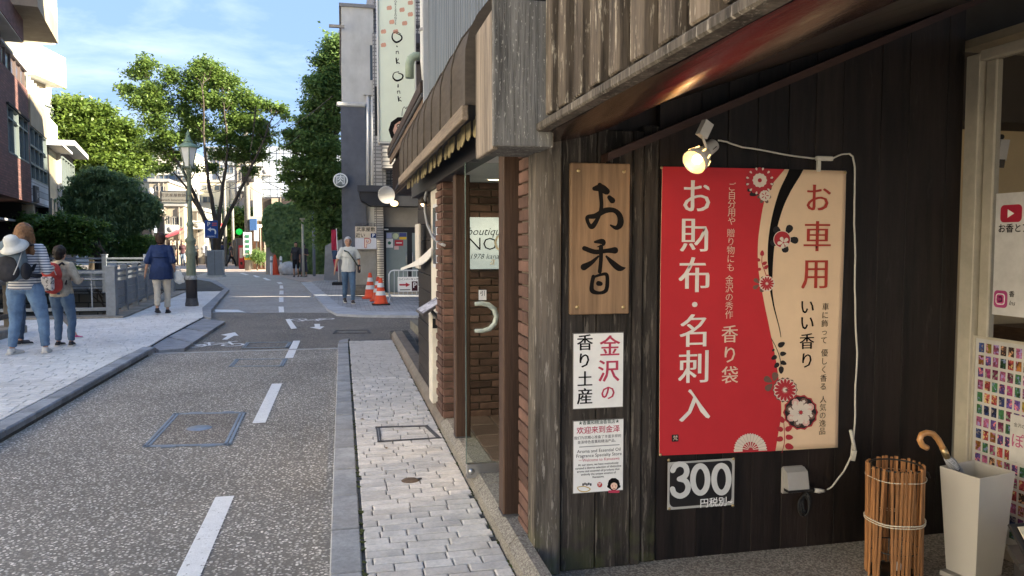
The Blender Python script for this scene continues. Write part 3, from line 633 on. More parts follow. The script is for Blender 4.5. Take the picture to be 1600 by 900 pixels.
q = MB(); stroke(q, [(1061, 748.5, 7.5), (1070.5, 751, 8.5), (1075, 760, 8.5), (1072, 770, 8.5), (1062.5, 775, 8.5), (1053.5, 771, 8.5), (1050.5, 764, 8.5)], f3, 3.1920); part('figure', q, cgy, t)
for u0 in (1094, 1127):
    q = MB(); stroke(q, [(u0 + 11.5 * math.sin(k * math.pi / 8), 749.5 - (u0 - 1062) * .015 - 24 * math.cos(k * math.pi / 8) * (1 - .12 * abs(math.sin(k * math.pi / 8)) ** 0), 8.8) for k in range(17)], f3, 3.1925); part('figure', q, cgy, t)
text('円税別~', .046, (PX(1119, 785.5, 3.193)[0], 3.193, PX(1119, 785.5, 3.193)[2]), white, t, off=.012)
for sx_, sy_ in ((1045, 719), (1146, 717), (1046, 795), (1145, 790)):
    part('pin', MB().lathe([(0, .006), (.006, .003), (.007, 0)], PX(sx_, sy_, 3.193), 10, ax=(0, -1, 0)), mat("brass", (.5, .38, .2)), t)

# ================================================================ THE BANNER
YB = 3.190
ban = thing('banner', 'large red and cream hanging banner with white and red vertical characters and chrysanthemums', 'banner', PX(1175, 700, YB))
banred = mat("banner_red", (.52, .024, .032), .55, .05, 6, bump=.04); bancr = mat("banner_cream", (.80, .58, .38), .55, .05, 6, bump=.04)
# gently waving cloth: all of the print is laid on this same surface
def wav(x, z): return .006 * math.sin(x * 5.0 + 1.2) + .004 * math.sin(z * 4.1 + x * 2.0) - .010 * max(0, .75 - z) ** 1.2
def onban(mb, lift):
    """drop flat print on the cloth"""
    mb.v = [(v[0], YB + wav(v[0], v[2]) - lift + (v[1] - YB if abs(v[1] - YB) < .01 else 0), v[2]) for v in mb.v]; return mb
xa, za = PX(1030, 712, YB)[0], PX(1030, 712, YB)[2]; xb, zb = PX(1322, 267, YB)[0], PX(1322, 267, YB)[2]
zt = lambda x: PX(1031, 260, YB)[2] + (PX(1322, 267, YB)[2] - PX(1031, 260, YB)[2]) * (x - xa) / (xb - xa)
zbt = lambda x: za + (PX(1315, 699, YB)[2] - za) * (x - xa) / (xb - xa)
NX, NZ = 40, 44
def sheet(fx0, fx1, lift, m, nm, th=0):
    vs = []; fs = []
    for j in range(NZ + 1):
        for i in range(NX + 1):
            v = j / NZ; zz0 = za + (zb - za) * v; x0, x1 = fx0(zz0), fx1(zz0); x = x0 + (x1 - x0) * i / NX
            z = zbt(x) + (zt(x) - zbt(x)) * v; vs.append((x, YB + wav(x, z) - lift, z))
    for j in range(NZ):
        for i in range(NX): k = j * (NX + 1) + i; fs.append((k, k + 1, k + NX + 2, k + NX + 1))
    mb = MB().add(vs, fs, True)
    if th:
        o = len(vs); mb.add([(x, y + th, z) for x, y, z in vs], [f[::-1] for f in fs], True)
        bd = [i for i in range(NX)] ; 
        for i in range(NX): mb.f.append((i, o + i, o + i + 1, i + 1)); mb.sm.append(False); k = NZ * (NX + 1) + i; mb.f.append((k, k + 1, o + k + 1, o + k)); mb.sm.append(False)
        for j in range(NZ):
            for e in (0, NX): k = j * (NX + 1) + e; mb.f.append((k, k + NX + 1, o + k + NX + 1, o + k)); mb.sm.append(False)
    return part(nm, mb, m, ban)
def curve_x(pts):
    P = sorted([(PX(x, y, YB)[2], PX(x, y, YB)[0]) for x, y in pts])
    def f(z):
        if z <= P[0][0]: return P[0][1]
        for (z0, x0), (z1, x1) in zip(P, P[1:]):
            if z0 <= z <= z1:
                i = P.index((z0, x0)); t_ = (z - z0) / (z1 - z0); p_ = P[max(i - 1, 0)][1]; n_ = P[min(i + 2, len(P) - 1)][1]
                return .5 * (2 * x0 + (x1 - p_) * t_ + (2 * p_ - 5 * x0 + 4 * x1 - n_) * t_ * t_ + (-p_ + 3 * x0 - 3 * x1 + n_) * t_ ** 3)
        return P[-1][1]
    return f
sheet(lambda z: xa, lambda z: xb - (zb - z) * .006 / 1.3, 0, bancr, 'cloth', .0015)
rb = curve_x([(1227, 260), (1207, 285), (1194, 309), (1188, 336), (1183, 378), (1184, 420), (1191, 459), (1203, 518), (1212, 561), (1218, 608), (1220, 643), (1214, 678), (1209, 710)])
sheet(lambda z: xa + .0005, rb, .0008, banred, 'red_field')
bl = curve_x([(1233, 258), (1215, 300), (1203, 345), (1198, 390), (1200, 435), (1205, 468), (1219, 527)]); br_ = curve_x([(1256, 258), (1230, 306), (1216, 342), (1209, 378), (1206, 420), (1207, 465), (1220, 528)])
ztip = PX(1219, 527, YB)[2]
q = MB(); n = 40; vs = []
for i in range(n + 1):
    z = ztip + (zt(1.9) - ztip) * i / n; 
    for x in (bl(z), (bl(z) + br_(z)) / 2, br_(z)): vs.append((x, YB + wav(x, z) - .0014, z))
q.add(vs, [f for i in range(n) for f in ((3 * i, 3 * i + 1, 3 * i + 4, 3 * i + 3), (3 * i + 1, 3 * i + 2, 3 * i + 5, 3 * i + 4))], True); part('black_stem', q, ink, ban)
bwhite = flat("banner_white", (.80, .74, .68), .6); bpale = flat("banner_pale_text", (.74, .56, .44), .6)
BM = 3.46 / 1200
def bput(s, x, y, size, m, lift=.003, **k):
    p = PX(x, y, YB); o = text(s, size * BM, (p[0], YB + wav(p[0], p[2]) - lift, p[2]), m, ban, **k); return o
for s, x, y, sz_ in (('お', 1089, 311, 58), ('財', 1088, 371, 58), ('布', 1087, 434, 60), ('・', 1086, 479, 40), ('名', 1086, 523 - 2, 56), ('刺', 1085, 577, 57), ('入', 1086, 637, 58)):
    bput(s, x, y, sz_, bwhite, mincho=.021, off=-.005, sx=.98)
for s, x, y0, st_, sz_, m in (('ご自分用や', 1142, 293, 13.3, 14.5, bpale), ('贈り物にも', 1141, 365, 13.4, 14.5, bpale), ('金沢の秀作', 1139, 438, 13.6, 14.5, bpale)):
    for i, ch in enumerate(s): bput(ch, x, y0 + i * st_, sz_, m, mincho=.004, off=-.006)
for i, ch in enumerate('香り袋'): bput(ch, 1140, 524 + i * 32, 30, bpale, mincho=.015, off=-.003)
for s, x, y, sz_ in (('お', 1276, 313, 50), ('車', 1275, 373, 53), ('用', 1273, 431, 54)): bput(s, x, y, sz_, redt, mincho=.019, off=-.005)
for i, ch in enumerate('いい香り'): bput(ch, 1260, (481, 506, 535, 565)[i], 28, ink, mincho=.015, off=-.003)
for s, x, y0, st_ in (('車に飾って', 1289, 480, 13.1), ('優しく香る', 1288, 552, 13.2), ('人気の逸品', 1286, 625, 12.3)):
    for i, ch in enumerate(s): bput(ch, x - i * .5, y0 + i * st_, 13, ink, mincho=.003, off=-.006)
def fl_ban(pts, w=1.2): return pts
fb = lambda u, v: (lambda p: (p[0], p[2]))(PX(u, v, YB))
def petals(cx, cy, r, n, m, lift, w=.5, r0=.15, nm='petal_print', rot=0, asp=1):
    q = MB()
    for k in range(n):
        a = 2 * math.pi * k / n + rot; pl = []
        for t_ in range(13):
            th = 2 * math.pi * t_ / 12; L_ = r0 * r + (r - r0 * r) * (.5 + .5 * math.cos(th)); W_ = r * w * (.62 if n <= 6 else 1) * math.sin(th) * (.55 + .45 * math.cos(th) * .8 + .2) * math.pi / n
            u, v = cx + math.cos(a) * L_ - math.sin(a) * W_, cy + (math.sin(a) * L_ + math.cos(a) * W_) * asp; x, z = fb(u, v); pl.append((x, YB - .00002 * (k % 2), z))
        q.poly(pl)
    part(nm, onban(q, lift), m, ban)
def disc(cx, cy, r, m, lift, nm='flower_disc', n=24, sc=0):
    q = MB(); pl = []
    for k in range(n): rr = r * (1 + (sc if k % 2 else 0)); x, z = fb(cx + rr * math.cos(2 * math.pi * k / n), cy + rr * math.sin(2 * math.pi * k / n)); pl.append((x, YB, z))
    q.poly(pl); part(nm, onban(q, lift), m, ban)
pr = flat("print_red", (.42, .03, .04)); pc = flat("print_cream", (.72, .62, .52)); pk_ = flat("print_brown", (.16, .09, .07)); pb = flat("print_black", (.02, .016, .016)); pp = flat("print_pink", (.70, .42, .36))
# top flower
disc(1185, 284, 20.5, pb, .0016, sc=.07, n=32); petals(1185, 283, 21.5, 12, pr, .0019, 1.0, .3); petals(1185, 283, 21.5, 12, pc, .0022, .35, .78, rot=.26); disc(1185, 282, 11.5, pc, .0025, n=24, sc=-.1); disc(1185, 282, 3.2, pr, .0028)
petals(1175, 298, 9, 3, pb, .0017, 1.2, .1, rot=1.6); petals(1192, 308, 11, 6, pk_, .0018, .9, .1); disc(1193, 306, 8, pc, .0023, sc=.1); petals(1193, 306, 6, 5, pr, .0026, .4, .2)
# round red blossom on the stem
petals(1223, 372, 23, 5, pb, .0017, .75, .3, rot=.2); disc(1220, 374, 13.5, pc, .0020); disc(1220, 374, 12.5, pr, .0023); petals(1222, 379, 9.5, 5, pc, .0026, .95, .1, rot=.5)
# berry twig
def twig(pts, leaves, m, lift=.0017, w=1.1, lr=5):
    q = MB(); stroke(q, [(a, b, w) for a, b in pts], lambda u, v: fb(u, v), YB - .0001); 
    for (u, v, an, r_) in leaves:
        pl = []
        for t_ in range(12):
            th = 2 * math.pi * t_ / 12; L_ = r_ * (1 + math.cos(th)); W_ = r_ * .62 * math.sin(th) * (1.1 - .3 * math.cos(th)); x, z = fb(u + math.cos(an) * L_ - math.sin(an) * W_, v + math.sin(an) * L_ + math.cos(an) * W_); pl.append((x, YB - .0002, z))
        q.poly(pl)
    part('twig_print', onban(q, lift), m, ban)
twig([(1199, 442), (1194, 425), (1189, 410), (1190, 393)], [(1189, 400, -1.5, 4.5), (1186, 408, -2.4, 3.5), (1190, 413, -.5, 4), (1188, 420, 2.9, 3.5), (1193, 420, -.8, 4), (1195, 432, -.3, 3)], pr)
petals(1187, 444, 13, 5, pk_, .0018, .8, .2, rot=2.6); disc(1197, 443, 12.5, pc, .0021, sc=-.08, n=36); petals(1197, 443, 11, 14, pr, .0025, .75, .15)
twig([(1204, 528), (1212, 543), (1218, 560), (1220, 578)], [(1215, 541, -.5, 6), (1218, 553, -.1, 5), (1213, 556, 2.6, 5), (1219, 565, .4, 5), (1216, 567, 2.3, 5), (1220, 572, 1.6, 6), (1209, 545, 2.2, 2.5)], pb)
petals(1208, 598, 17, 5, pk_, .0018, .95, .15, rot=2.4); disc(1226, 609, 20, pk_, .0020, sc=-.1, n=28); disc(1226, 609, 18.5, pc, .0022, sc=-.09, n=32); petals(1226, 609, 17.5, 16, pr, .0026, .8, .18)
disc(1250, 644, 28, pr, .0028, sc=-.08, n=28); disc(1250, 644, 25.5, pb, .0030, sc=-.06, n=28)
for k in range(8): a = k * .785 + .3; disc(1250 + 17.5 * math.cos(a), 644 + 17.5 * math.sin(a), 5.6, pp if k % 2 else pk_, .0033, sc=.1, n=16); disc(1250 + 17.5 * math.cos(a), 644 + 17.5 * math.sin(a), 3.2, pc, .0035, sc=-.3, n=10)
petals(1250, 644, 17.5, 8, pc, .0038, .85, .15); disc(1250, 644, 3, pr, .0042)
twig([(1220, 706), (1224, 690), (1224, 670), (1223, 655)], [(1223, 660, -2, 5.5), (1226, 672, -.5, 6), (1222, 672, -2.7, 5.5), (1226, 682, .1, 6), (1222, 684, 2.9, 6), (1225, 695, .3, 7)], pr, .0018)
# white chrysanthemum cut by the lower hem
q = MB(); 
def half_disc(cx, cy, r, m, lift, sc=0, n=40, hem=lambda u: 710.5 - (u - 1030) * .045):
    pl = []
    for k in range(n + 1):
        a = math.pi + math.pi * 1.0 * k / n; rr = r * (1 + (sc if k % 2 else 0)); u, v = cx + rr * math.cos(a), cy + rr * math.sin(a); pl.append((u, min(v, hem(u))))
    pl += [(cx + r * .98, hem(cx + r)), (cx - r * .98, hem(cx - r))]
    part('flower_disc', onban(MB().poly([(fb(u, v)[0], YB, fb(u, v)[1]) for u, v in pl]), lift), m, ban)
half_disc(1171, 702, 26, pc, .0019, -.07)
petq = MB()
for k in range(13):
    a = math.pi + math.pi * k / 12; stroke(petq, [(1171 + 13 * math.cos(a), 702 + 13 * math.sin(a), .7), (1171 + 24 * math.cos(a), 702 + 24 * math.sin(a), .9)], fb, YB - .0001)
part('petal_lines', onban(petq, .0024), flat("petal_shade", (.5, .42, .34)), ban)
half_disc(1171, 702, 12.5, pr, .0023); 
petq = MB()
for k in range(9):
    a = math.pi + math.pi * (k + .5) / 9; stroke(petq, [(1171 + 4 * math.cos(a), 702 + 4 * math.sin(a), .8), (1171 + 12 * math.cos(a), 702 + 12 * math.sin(a), 1.4)], fb, YB - .0001)
part('petal_lines', onban(petq, .0028), pc, ban)
q = MB(); 
ss = rrect(PX(1049.5, 684, YB)[0], PX(1060, 684, YB)[0], PX(0 + 1055, 690, YB)[2], PX(1055, 679, YB)[2], .004); q.prism(ss, YB - .0005, YB); part('seal', onban(q, .0015), pb, ban)
bput('梵', 1054.8, 684.5, 8.5, bpale, lift=.005)
for x_, y_ in ((1033, 262), (1319, 270), (1031, 710)):
    part('pin', MB().lathe([(0, .008), (.006, .004), (.007, 0)], (PX(x_, y_, YB)[0], YB - .006 + wav(*fb(x_, y_)), PX(x_, y_, YB)[2]), 10, ax=(0, -1, 0)), mat("brass", (.5, .38, .2)), ban)
# ================================================================ THINGS AT THE SHOP FRONT
wplastic = flat("white_lamp_plastic", (.62, .60, .56), .35)
cl = thing('clip_lamp', 'white clip-on spotlight glowing warmly above the red half of the banner', 'lamp', (1.5, 3.0, 1.98))
H0 = Vector(ony(1084, 254, 3.02)); ax = Vector((-.50, .02, -.80)).normalized()          # mouth centre, pointing down-left along the beam
ax = (Vector(ony(1084, 256, 2.98)) - Vector(ony(1122, 222, 3.05))).normalized()
bk = H0 - ax * .10
part('shade', MB().lathe([(.056, .0), (.053, .03), (.042, .062), (.032, .085), (.026, .09), (.030, .082), (.040, .060), (.050, .03), (.053, .001), (.056, .0)], tuple(H0), 28, ax=tuple(-ax)), wplastic, cl)
part('reflector', MB().lathe([(.052, .002), (.049, .03), (.039, .060), (.0, .082)], tuple(H0), 24, ax=tuple(-ax)), mat("amber_reflector", (.75, .45, .15), .3, emit=((1, .45, .1), .22)), cl)
for k in range(9):
    a = 2 * math.pi * k / 9; q1 = ax.orthogonal().normalized(); q2 = ax.cross(q1); d_ = q1 * math.cos(a) + q2 * math.sin(a)
    part('vent_slot', MB().tube([H0 - ax * .030 + d_ * .0535, H0 - ax * .058 + d_ * .0455], .0032, 5), mat("glowing_slot", (.8, .5, .2), .5, emit=((1, .6, .2), .7)), cl)
part('neck', MB().lathe([(.026, .085), (.028, .10), (.028, .155), (.020, .163), (0, .165)], tuple(H0), 20, ax=tuple(-ax)), wplastic, cl)
for k in range(3): part('neck_slot', MB().tube([H0 - ax * .108 + Vector((.0 + .012 * (k - 1), -.0275, .0)), H0 - ax * .135 + Vector((.012 * (k - 1), -.0275, .0))], .002, 4), black, cl)
part('bulb', MB().ell(H0 - ax * .028, (.021, .021, .021)), emis("bulb_glow", (1, .72, .36), 5), cl)
part('bracket', MB().tube([H0 - ax * .075 + Vector((0, -.03, .02)), H0 - ax * .06 + Vector((-.005, -.02, .075)), H0 - ax * .04 + Vector((.03, .0, .13))], .006, 6), wplastic, cl); part('clip', MB().obox(tuple(H0 - ax * .03 + Vector((.03, .0, .125))), (.045, .03, .07), .2, 0, .5), wplastic, cl)
ld_ = bpy.data.lights.new('clip_lamp_light', 'SPOT'); ld_.energy = 3.2; ld_.color = (1, .62, .28); ld_.spot_size = R(95); ld_.spot_blend = .8; ld_.shadow_soft_size = .03
lo = bpy.data.objects.new('clip_lamp_light', ld_); link(lo); lo.location = H0 + ax * .012; lo.rotation_euler = ax.to_track_quat('-Z', 'Y').to_euler()
cab = flat("white_cable", (.60, .57, .50), .5)
def cablepts(l, Y=3.19): return [ony(u, v, Y) for u, v in l]
wc = thing('lamp_cable', 'white cable running from the clip lamp over and down beside the banner to the outlet', 'cable', ony(1220, 240, 3.18))
pts_ = cablepts([(1122, 220), (1135, 221), (1160, 230), (1200, 237), (1240, 243), (1270, 248), (1278, 248.5)]) + cablepts([(1300, 247), (1315, 242), (1327, 240), (1333, 244), (1335, 262), (1336, 300), (1334, 350), (1337, 400), (1335, 450), (1337, 500), (1339, 550), (1337, 600), (1336, 650), (1333, 690), (1330, 712), (1318, 738), (1300, 760), (1288, 767)])
P2 = []
for i in range(len(pts_) - 1):
    for k in range(3): P2.append(Vector(pts_[i]).lerp(Vector(pts_[i + 1]), k / 3) + Vector((.002 * math.sin(i * 3 + k), 0, .002 * math.cos(i * 2.3 + k))))
part('cord', MB().tube(P2, .0042, 6), cab, wc)
a, b = ony(1275, 251, 3.175), ony(1301, 244.5, 3.175); part('connector', MB().box(a[0], b[0], 3.165, 3.185, a[2], b[2], .004), cab, wc); part('tape', MB().box(ony(1276, 0 + 265, 3.18)[0], ony(1281, 265, 3.18)[0], 3.172, 3.184, ony(1278, 268, 3.18)[2], ony(1278, 251, 3.18)[2]), cab, wc)
part('tag', MB().obox(ony(1334, 712, 3.17), (.022, .004, .05), 0, 0, .2), flat("paper_tag", (.6, .58, .5)), wc); part('tie', MB().tube(cablepts([(1329, 672), (1333, 690), (1336, 705)], 3.18), .008, 6), cab, wc)
ol = thing('outlet_cover', 'grey hooded outdoor outlet on the dark wall below the banner', 'outlet', ony(1240, 772, 3.2))
a, b = ony(1221, 772, 3.2), ony(1256, 727, 3.2); part('back_plate', MB().box(a[0], b[0], 3.195, 3.213, a[2], b[2], .008), flat("grey_plastic", (.30, .28, .25), .4), ol)
zz0, zz1 = ony(1240, 760, 3.2)[2], b[2] - .004; part('hood', MB().prism([(3.195, zz1), (3.165, zz1 - .015), (3.148, zz0), (3.195, zz0)], a[0] + .005, b[0] - .002, 'X'), flat("hood_grey", (.36, .345, .32), .35), ol); part('underside', MB().box(a[0] + .008, b[0] - .005, 3.155, 3.193, zz0 - .014, zz0 - .001), black, ol)
bkp = thing('plug_and_cord', 'black plug with a knotted black cord hanging from the grey outlet', 'plug', ony(1260, 765, 3.17))
part('plug', MB().tube(cablepts([(1253, 762), (1262, 764), (1270, 766)], 3.165), .013, 8), flat("black_rubber", (.02, .02, .02), .6), bkp)
for k in range(3):
    l = []
    for i in range(15): t_ = i / 14 * 2 * math.pi; l.append(ony(1260 + 6 * math.sin(t_) * (1 + .2 * k) - k * 2, 785 + 15 * math.cos(t_) + k * 3, 3.172 + .008 * math.sin(t_ * 2 + k)))
    part('cord_loop', MB().tube(l, .006, 6), flat("black_rubber", (0, 0, 0)), bkp)
part('white_plug', MB().tube(cablepts([(1272, 766), (1280, 767), (1288, 767)], 3.165), [.010, .012, .007], 8), cab, wc)

# ---- cane basket
bc = onz(1390, 893, FL); bc = (bc[0], bc[1] - .02, FL); BH, BR = .485, .118
bk_ = thing('cane_basket', 'round open basket of upright brown canes bound with white twine beside the umbrella stand', 'basket', bc)
cane = mat("brown_cane", (.30, .14, .055), .5, .3, 9, (14, 14, 1.2), bump=.3, rand=.3)
cane_me = nonflat(.0125, .007, BH, cane, 'cane', .002); nC = 46
for k in range(nC):
    a = 2 * math.pi * k / nC
    if k in (13, 14, 20, 27, 28, 36, 41): continue
    r_ = BR - .004 + rnd.uniform(-.003, .003); inst('cane', cane_me, bk_, (bc[0] + r_ * math.cos(a), bc[1] + r_ * math.sin(a), FL + BH / 2 + .004 + rnd.uniform(-.004, .008)), (rnd.uniform(-.015, .015), rnd.uniform(-.03, .03), a + math.pi / 2), (rnd.uniform(.75, 1.15), 1, 1))
def hoop(par, c, r, z, th, m, nm, wob=0): 
    part(nm, MB().tube([(c[0] + r * math.cos(2 * math.pi * i / 32), c[1] + r * math.sin(2 * math.pi * i / 32), z + wob * math.sin(i * .9)) for i in range(33)], th, 6, False), m, par)
hoop(bk_, bc, BR - .012, FL + BH - .004, .004, flat("black_wire", (.015, .015, .015), .4), 'rim_wire'); hoop(bk_, bc, BR - .013, FL + .12, .003, flat("black_wire", (0, 0, 0)), 'inner_wire'); hoop(bk_, bc, BR + .003, FL + BH * .90, .0016, flat("twine", (.6, .56, .45), .9), 'twine', .002)
hoop(bk_, bc, BR + .003, FL + BH * .52, .0028, flat("twine", (0, 0, 0)), 'twine', .002); hoop(bk_, bc, BR + .003, FL + BH * .50, .0022, flat("twine", (0, 0, 0)), 'twine', .0015)
part('bottom', MB().lathe([(0, 0), (BR - .015, 0), (BR - .015, .008), (0, .008)], bc, 24), flat("black_wire", (0, 0, 0)), bk_); part('wire_tail', MB().tube([(bc[0] + BR - .01, bc[1] - .02, FL + BH - .03), (bc[0] + BR + .02, bc[1] - .03, FL + BH - .035), (bc[0] + BR + .03, bc[1] - .03, FL + BH - .06)], .004, 5), flat("black_wire", (0, 0, 0)), bk_)
single('crumpled_paper', MB().ell((bc[0] - .0, bc[1] - .03, FL + .045), (.02, .02, .02), 7, 5), white, 'crumpled white paper lying inside the cane basket', 'paper', (bc[0], bc[1], FL + .02))

# ---- white umbrella stand: tapered square ceramic vase, and the folded umbrella in it
us = thing('umbrella_stand', 'tall tapered square white ceramic umbrella stand at the lower right corner', 'umbrella stand', (2.75, 2.72, FL))
L_t, M_t, R_t = Vector(ony(1468, 729, 2.80)), Vector(ony(1530, 748, 2.64)), Vector(ony(1586, 739, 2.74))
zt_ = (L_t.z + M_t.z) / 2; cx, cy = 2.655, 2.76
# corner plan seen from above: width .26 along the front, rotated about 35 degrees
cer = mat("white_ceramic", (.45, .43, .395), .25, .05, 2, coat=.4, dirt=.06); ang = R(-34)
# fix the two front faces by corners
A_ = Vector(onz(1468, 729, zt_)); B_ = Vector(onz(1531, 749, zt_)); C_ = Vector(onz(1587, 738, zt_)); D_ = A_ + (C_ - B_)
cen = (A_ + C_) / 2; sb = .74
def ringat(s, z, inset=0): return [tuple(cen.xy + (p.xy - cen.xy) * (s - inset)) + (z,) for p in (A_, B_, C_, D_)]
rows_ = [ringat(sb, FL + .03), ringat(1, zt_), ringat(1, zt_ + .004, .02), ringat(1, zt_ - .002, .07), ringat(sb, FL + .06, .08)]
vs = [v for r_ in rows_ for v in r_]; fs = [(i * 4 + k, i * 4 + (k + 1) % 4, (i + 1) * 4 + (k + 1) % 4, (i + 1) * 4 + k) for i in range(4) for k in range(4)] + [(16, 17, 18, 19), (3, 2, 1, 0)]
vz = part('vase', MB().add(vs, fs), cer, us); bv = vz.modifiers.new('b', 'BEVEL'); bv.width = .006; bv.segments = 3; bv.limit_method = 'ANGLE'
vs = ringat(sb * 1.22, FL) + ringat(sb * 1.22, FL + .022) ; part('saucer', MB().add(vs, [(0, 3, 2, 1), (4, 5, 6, 7)] + [(k, (k + 1) % 4, 4 + (k + 1) % 4, 4 + k) for k in range(4)]), cer, us)
um = thing('umbrella', 'folded umbrella with a curved light wood handle leaning in the white stand', 'umbrella', tuple(A_.lerp(C_, .3)))
Yu_ = A_.lerp(B_, .35).y + .03
hp = [ony(u, v, Yu_) for u, v in ((1449, 700), (1441, 696), (1437, 687), (1440, 679), (1448, 676), (1458, 678), (1466, 687), (1473, 700), (1480, 715))]
P2 = [Vector(hp[0])]
for i in range(1, len(hp)): P2 += [Vector(hp[i - 1]).lerp(Vector(hp[i]), .5), Vector(hp[i])]
part('handle', MB().tube(P2, .0125, 12), mat("light_cane_handle", (.50, .25, .09), .3, .2, 4, (8, 8, 1), coat=.3), um)
sh_ = [ony(u, v, Yu_ + k * .012) for k, (u, v) in enumerate(((1478, 714), (1486, 722), (1496, 738), (1515, 790), (1530, 850)))]
part('canopy', MB().tube(sh_, [.012, .022, .026, .03, .01], 14), mat("grey_check_cloth", (.30, .31, .33), .8, .9, 30, (1, 30, 1)), um); part('collar', MB().tube([hp[-2], hp[-1]], .0145, 10), mat("brass", (0, 0, 0)), um)

# ---- things on and behind the side glass (plane parallel to the street)
XG = 2.992; mg_ = 3.42 / 1200
def gx(u, v, X=XG): return onx(u, v, X)
def xpanel(nm, lab, cat, pts, m, th=.003, X=XG):
    P = [gx(u, v, X) for u, v in pts]; y0, y1 = min(p[1] for p in P), max(p[1] for p in P); zt, zb = P[0][2], P[2][2]
    return y0, y1, zb, zt
RZ = -math.pi / 2
y1 = gx(1554, 400)[1]; zt1 = gx(1554, 303)[2]; zb1 = gx(1551, 491)[2]; w1 = .235
po = thing('web_poster', 'white poster with red play icon and camera icon stuck on the side glass', 'poster', (XG, y1 - w1 / 2, zb1))
part('sheet', MB().box(XG - .002, XG + .001, y1 - w1, y1, zb1, zt1), mat("poster_white", (.62, .61, .60), .5), po)
def rr_x(yc, zc, w, h, r, X, m, nm, par):
    P = rrect(yc - w / 2, yc + w / 2, zc - h / 2, zc + h / 2, r); return part(nm, MB().prism(P, X - .001, X, 'X'), m, par)
hgt = zt1 - zb1; k_ = hgt / 188.
yc = y1 - .013 - .06; rr_x(yc - .012, zt1 - .095, .115, .080, .02, XG - .002, flat("play_red", (.42, .02, .05)), 'play_icon', po)
part('triangle', MB().add([(XG - .0035, yc + .006, zt1 - .075), (XG - .0035, yc + .006, zt1 - .115), (XG - .0035, yc - .03, zt1 - .095)], [(0, 1, 2)]), white, po)
text('お香とアロマ', .043, (XG - .0045, y1 - .018, zt1 - .165), ink, po, rz=RZ, align='LEFT', off=.02)
rr_x(y1 - .045, zb1 + .075, .074, .080, .018, XG - .002, mat("camera_icon", (.42, .06, .20), .5, .25, 9), 'camera_icon', po)
for w_, h_, r_, mm_, dx in ((.05, .052, .014, white, .0035), (.041, .043, .011, mat("camera_icon", (0, 0, 0)), .0045)): rr_x(y1 - .045, zb1 + .075, w_, h_, r_, XG - dx, mm_, 'camera_outline', po)
for r_, mm_, dx in ((.0135, white, .0055), (.009, mat("camera_icon", (0, 0, 0)), .0065)): part('camera_lens', MB().lathe([(0, 0), (r_, 0)], (XG - dx, y1 - .045, zb1 + .075), 16, ax=(-1, 0, 0)), mm_, po)
text('香', .03, (XG - .0045, y1 - .092, zb1 + .10), ink, po, rz=RZ, align='LEFT', off=.02); text('Ins', .03, (XG - .0045, y1 - .092, zb1 + .06), ink, po, rz=RZ, align='LEFT', shear=.3)
# swatch board
y2 = gx(1521, 600)[1]; zt2 = gx(1521, 523)[2]; w2 = .62; zb2 = FL + .06
sw = thing('swatch_board', 'white board with rows of patterned cloth swatches behind the umbrella stand', 'display board', (XG, y2 - w2 / 2, zb2))
part('board', MB().box(XG - .004, XG - .001, y2 - w2, y2, zb2, zt2), mat("board_cream", (.55, .54, .52), .5), sw)
part('frame', MB().box(XG - .010, XG - .0045, y2 - .012, y2, zb2, zt2).box(XG - .010, XG - .0045, y2 - w2, y2 - .0125, zt2 - .012, zt2), cream, sw)
cols_ = [(.20, .03, .10), (.08, .05, .20), (.25, .10, .02), (.03, .10, .04), (.30, .04, .05), (.12, .02, .14), (.02, .04, .14), (.22, .16, .02), (.30, .08, .16), (.05, .03, .03)]
sms = [mat("swatch_%d" % i, c, .8, .8, 60, rand=.25, spots=(55, (1, 1, 1), .53, tuple(min(1, v * 2.2 + .18) for v in cols_[(i + 3) % 10]))) for i, c in enumerate(cols_)]
cellw, cellh = .0418, .0595; meshes = [nonflat(.002, .029, .045, m_, 'swatch', 0) for m_ in sms]
for i in range(13):
    for j in range(15):
        inst('swatch', meshes[rnd.randrange(10)], sw, (XG - .0052, y2 - .046 - i * cellw, zt2 - .055 - j * cellh), (rnd.uniform(-.03, .03), 0, 0))
y3 = gx(1578, 690, XG - .02)[1]; zt3 = gx(1578, 646, XG - .02)[2]; nt3 = thing('pink_notice', 'white notice with pink hiragana in front of the swatch board', 'notice', (XG - .02, y3 - .1, zt3 - .22))
part('sheet', MB().box(XG - .022, XG - .019, y3 - .22, y3, zt3 - .215, zt3), mat("poster_white", (0, 0, 0)), nt3); pkk = flat("pink_ink", (.45, .10, .22)); text('ぽち袋', .07, (XG - .0235, y3 - .008, zt3 - .12), pkk, nt3, rz=RZ, align='LEFT', off=.01); text('金沢の', .02, (XG - .0235, y3 - .02, zt3 - .045), ink, nt3, rz=RZ, align='LEFT')
# camera behind the glass
cmn = thing('security_camera', 'white security camera with black bracket inside the shop window', 'camera', (3.12, 3.2, 2.0))
XC = 3.12; c1 = Vector(gx(1536, 218, XC)); c2 = Vector(gx(1552, 214, XC)); c3 = Vector(gx(1566, 214, XC)); c4 = Vector(gx(1562, 260, XC))
part('mount', MB().box(XC - .01, XC + .04, c1.y - .006, c1.y + .02, c1.z - .045, c1.z + .045, .004), black, cmn); part('arm', MB().tube([c1, c2, c3], .013, 8), black, cmn)
part('body', MB().obox((XC, gx(1561, 234, XC)[1], gx(1561, 234, XC)[2]), (.05, .058, .10), 0, R(10)), flat("camera_white", (.52, .50, .46), .35), cmn); part('lens', MB().obox((XC - .004, gx(1559, 255, XC)[1], gx(1559, 255, XC)[2]), (.045, .045, .04), 0, R(10)), flat("lens_black", (.03, .03, .035), .15), cmn)
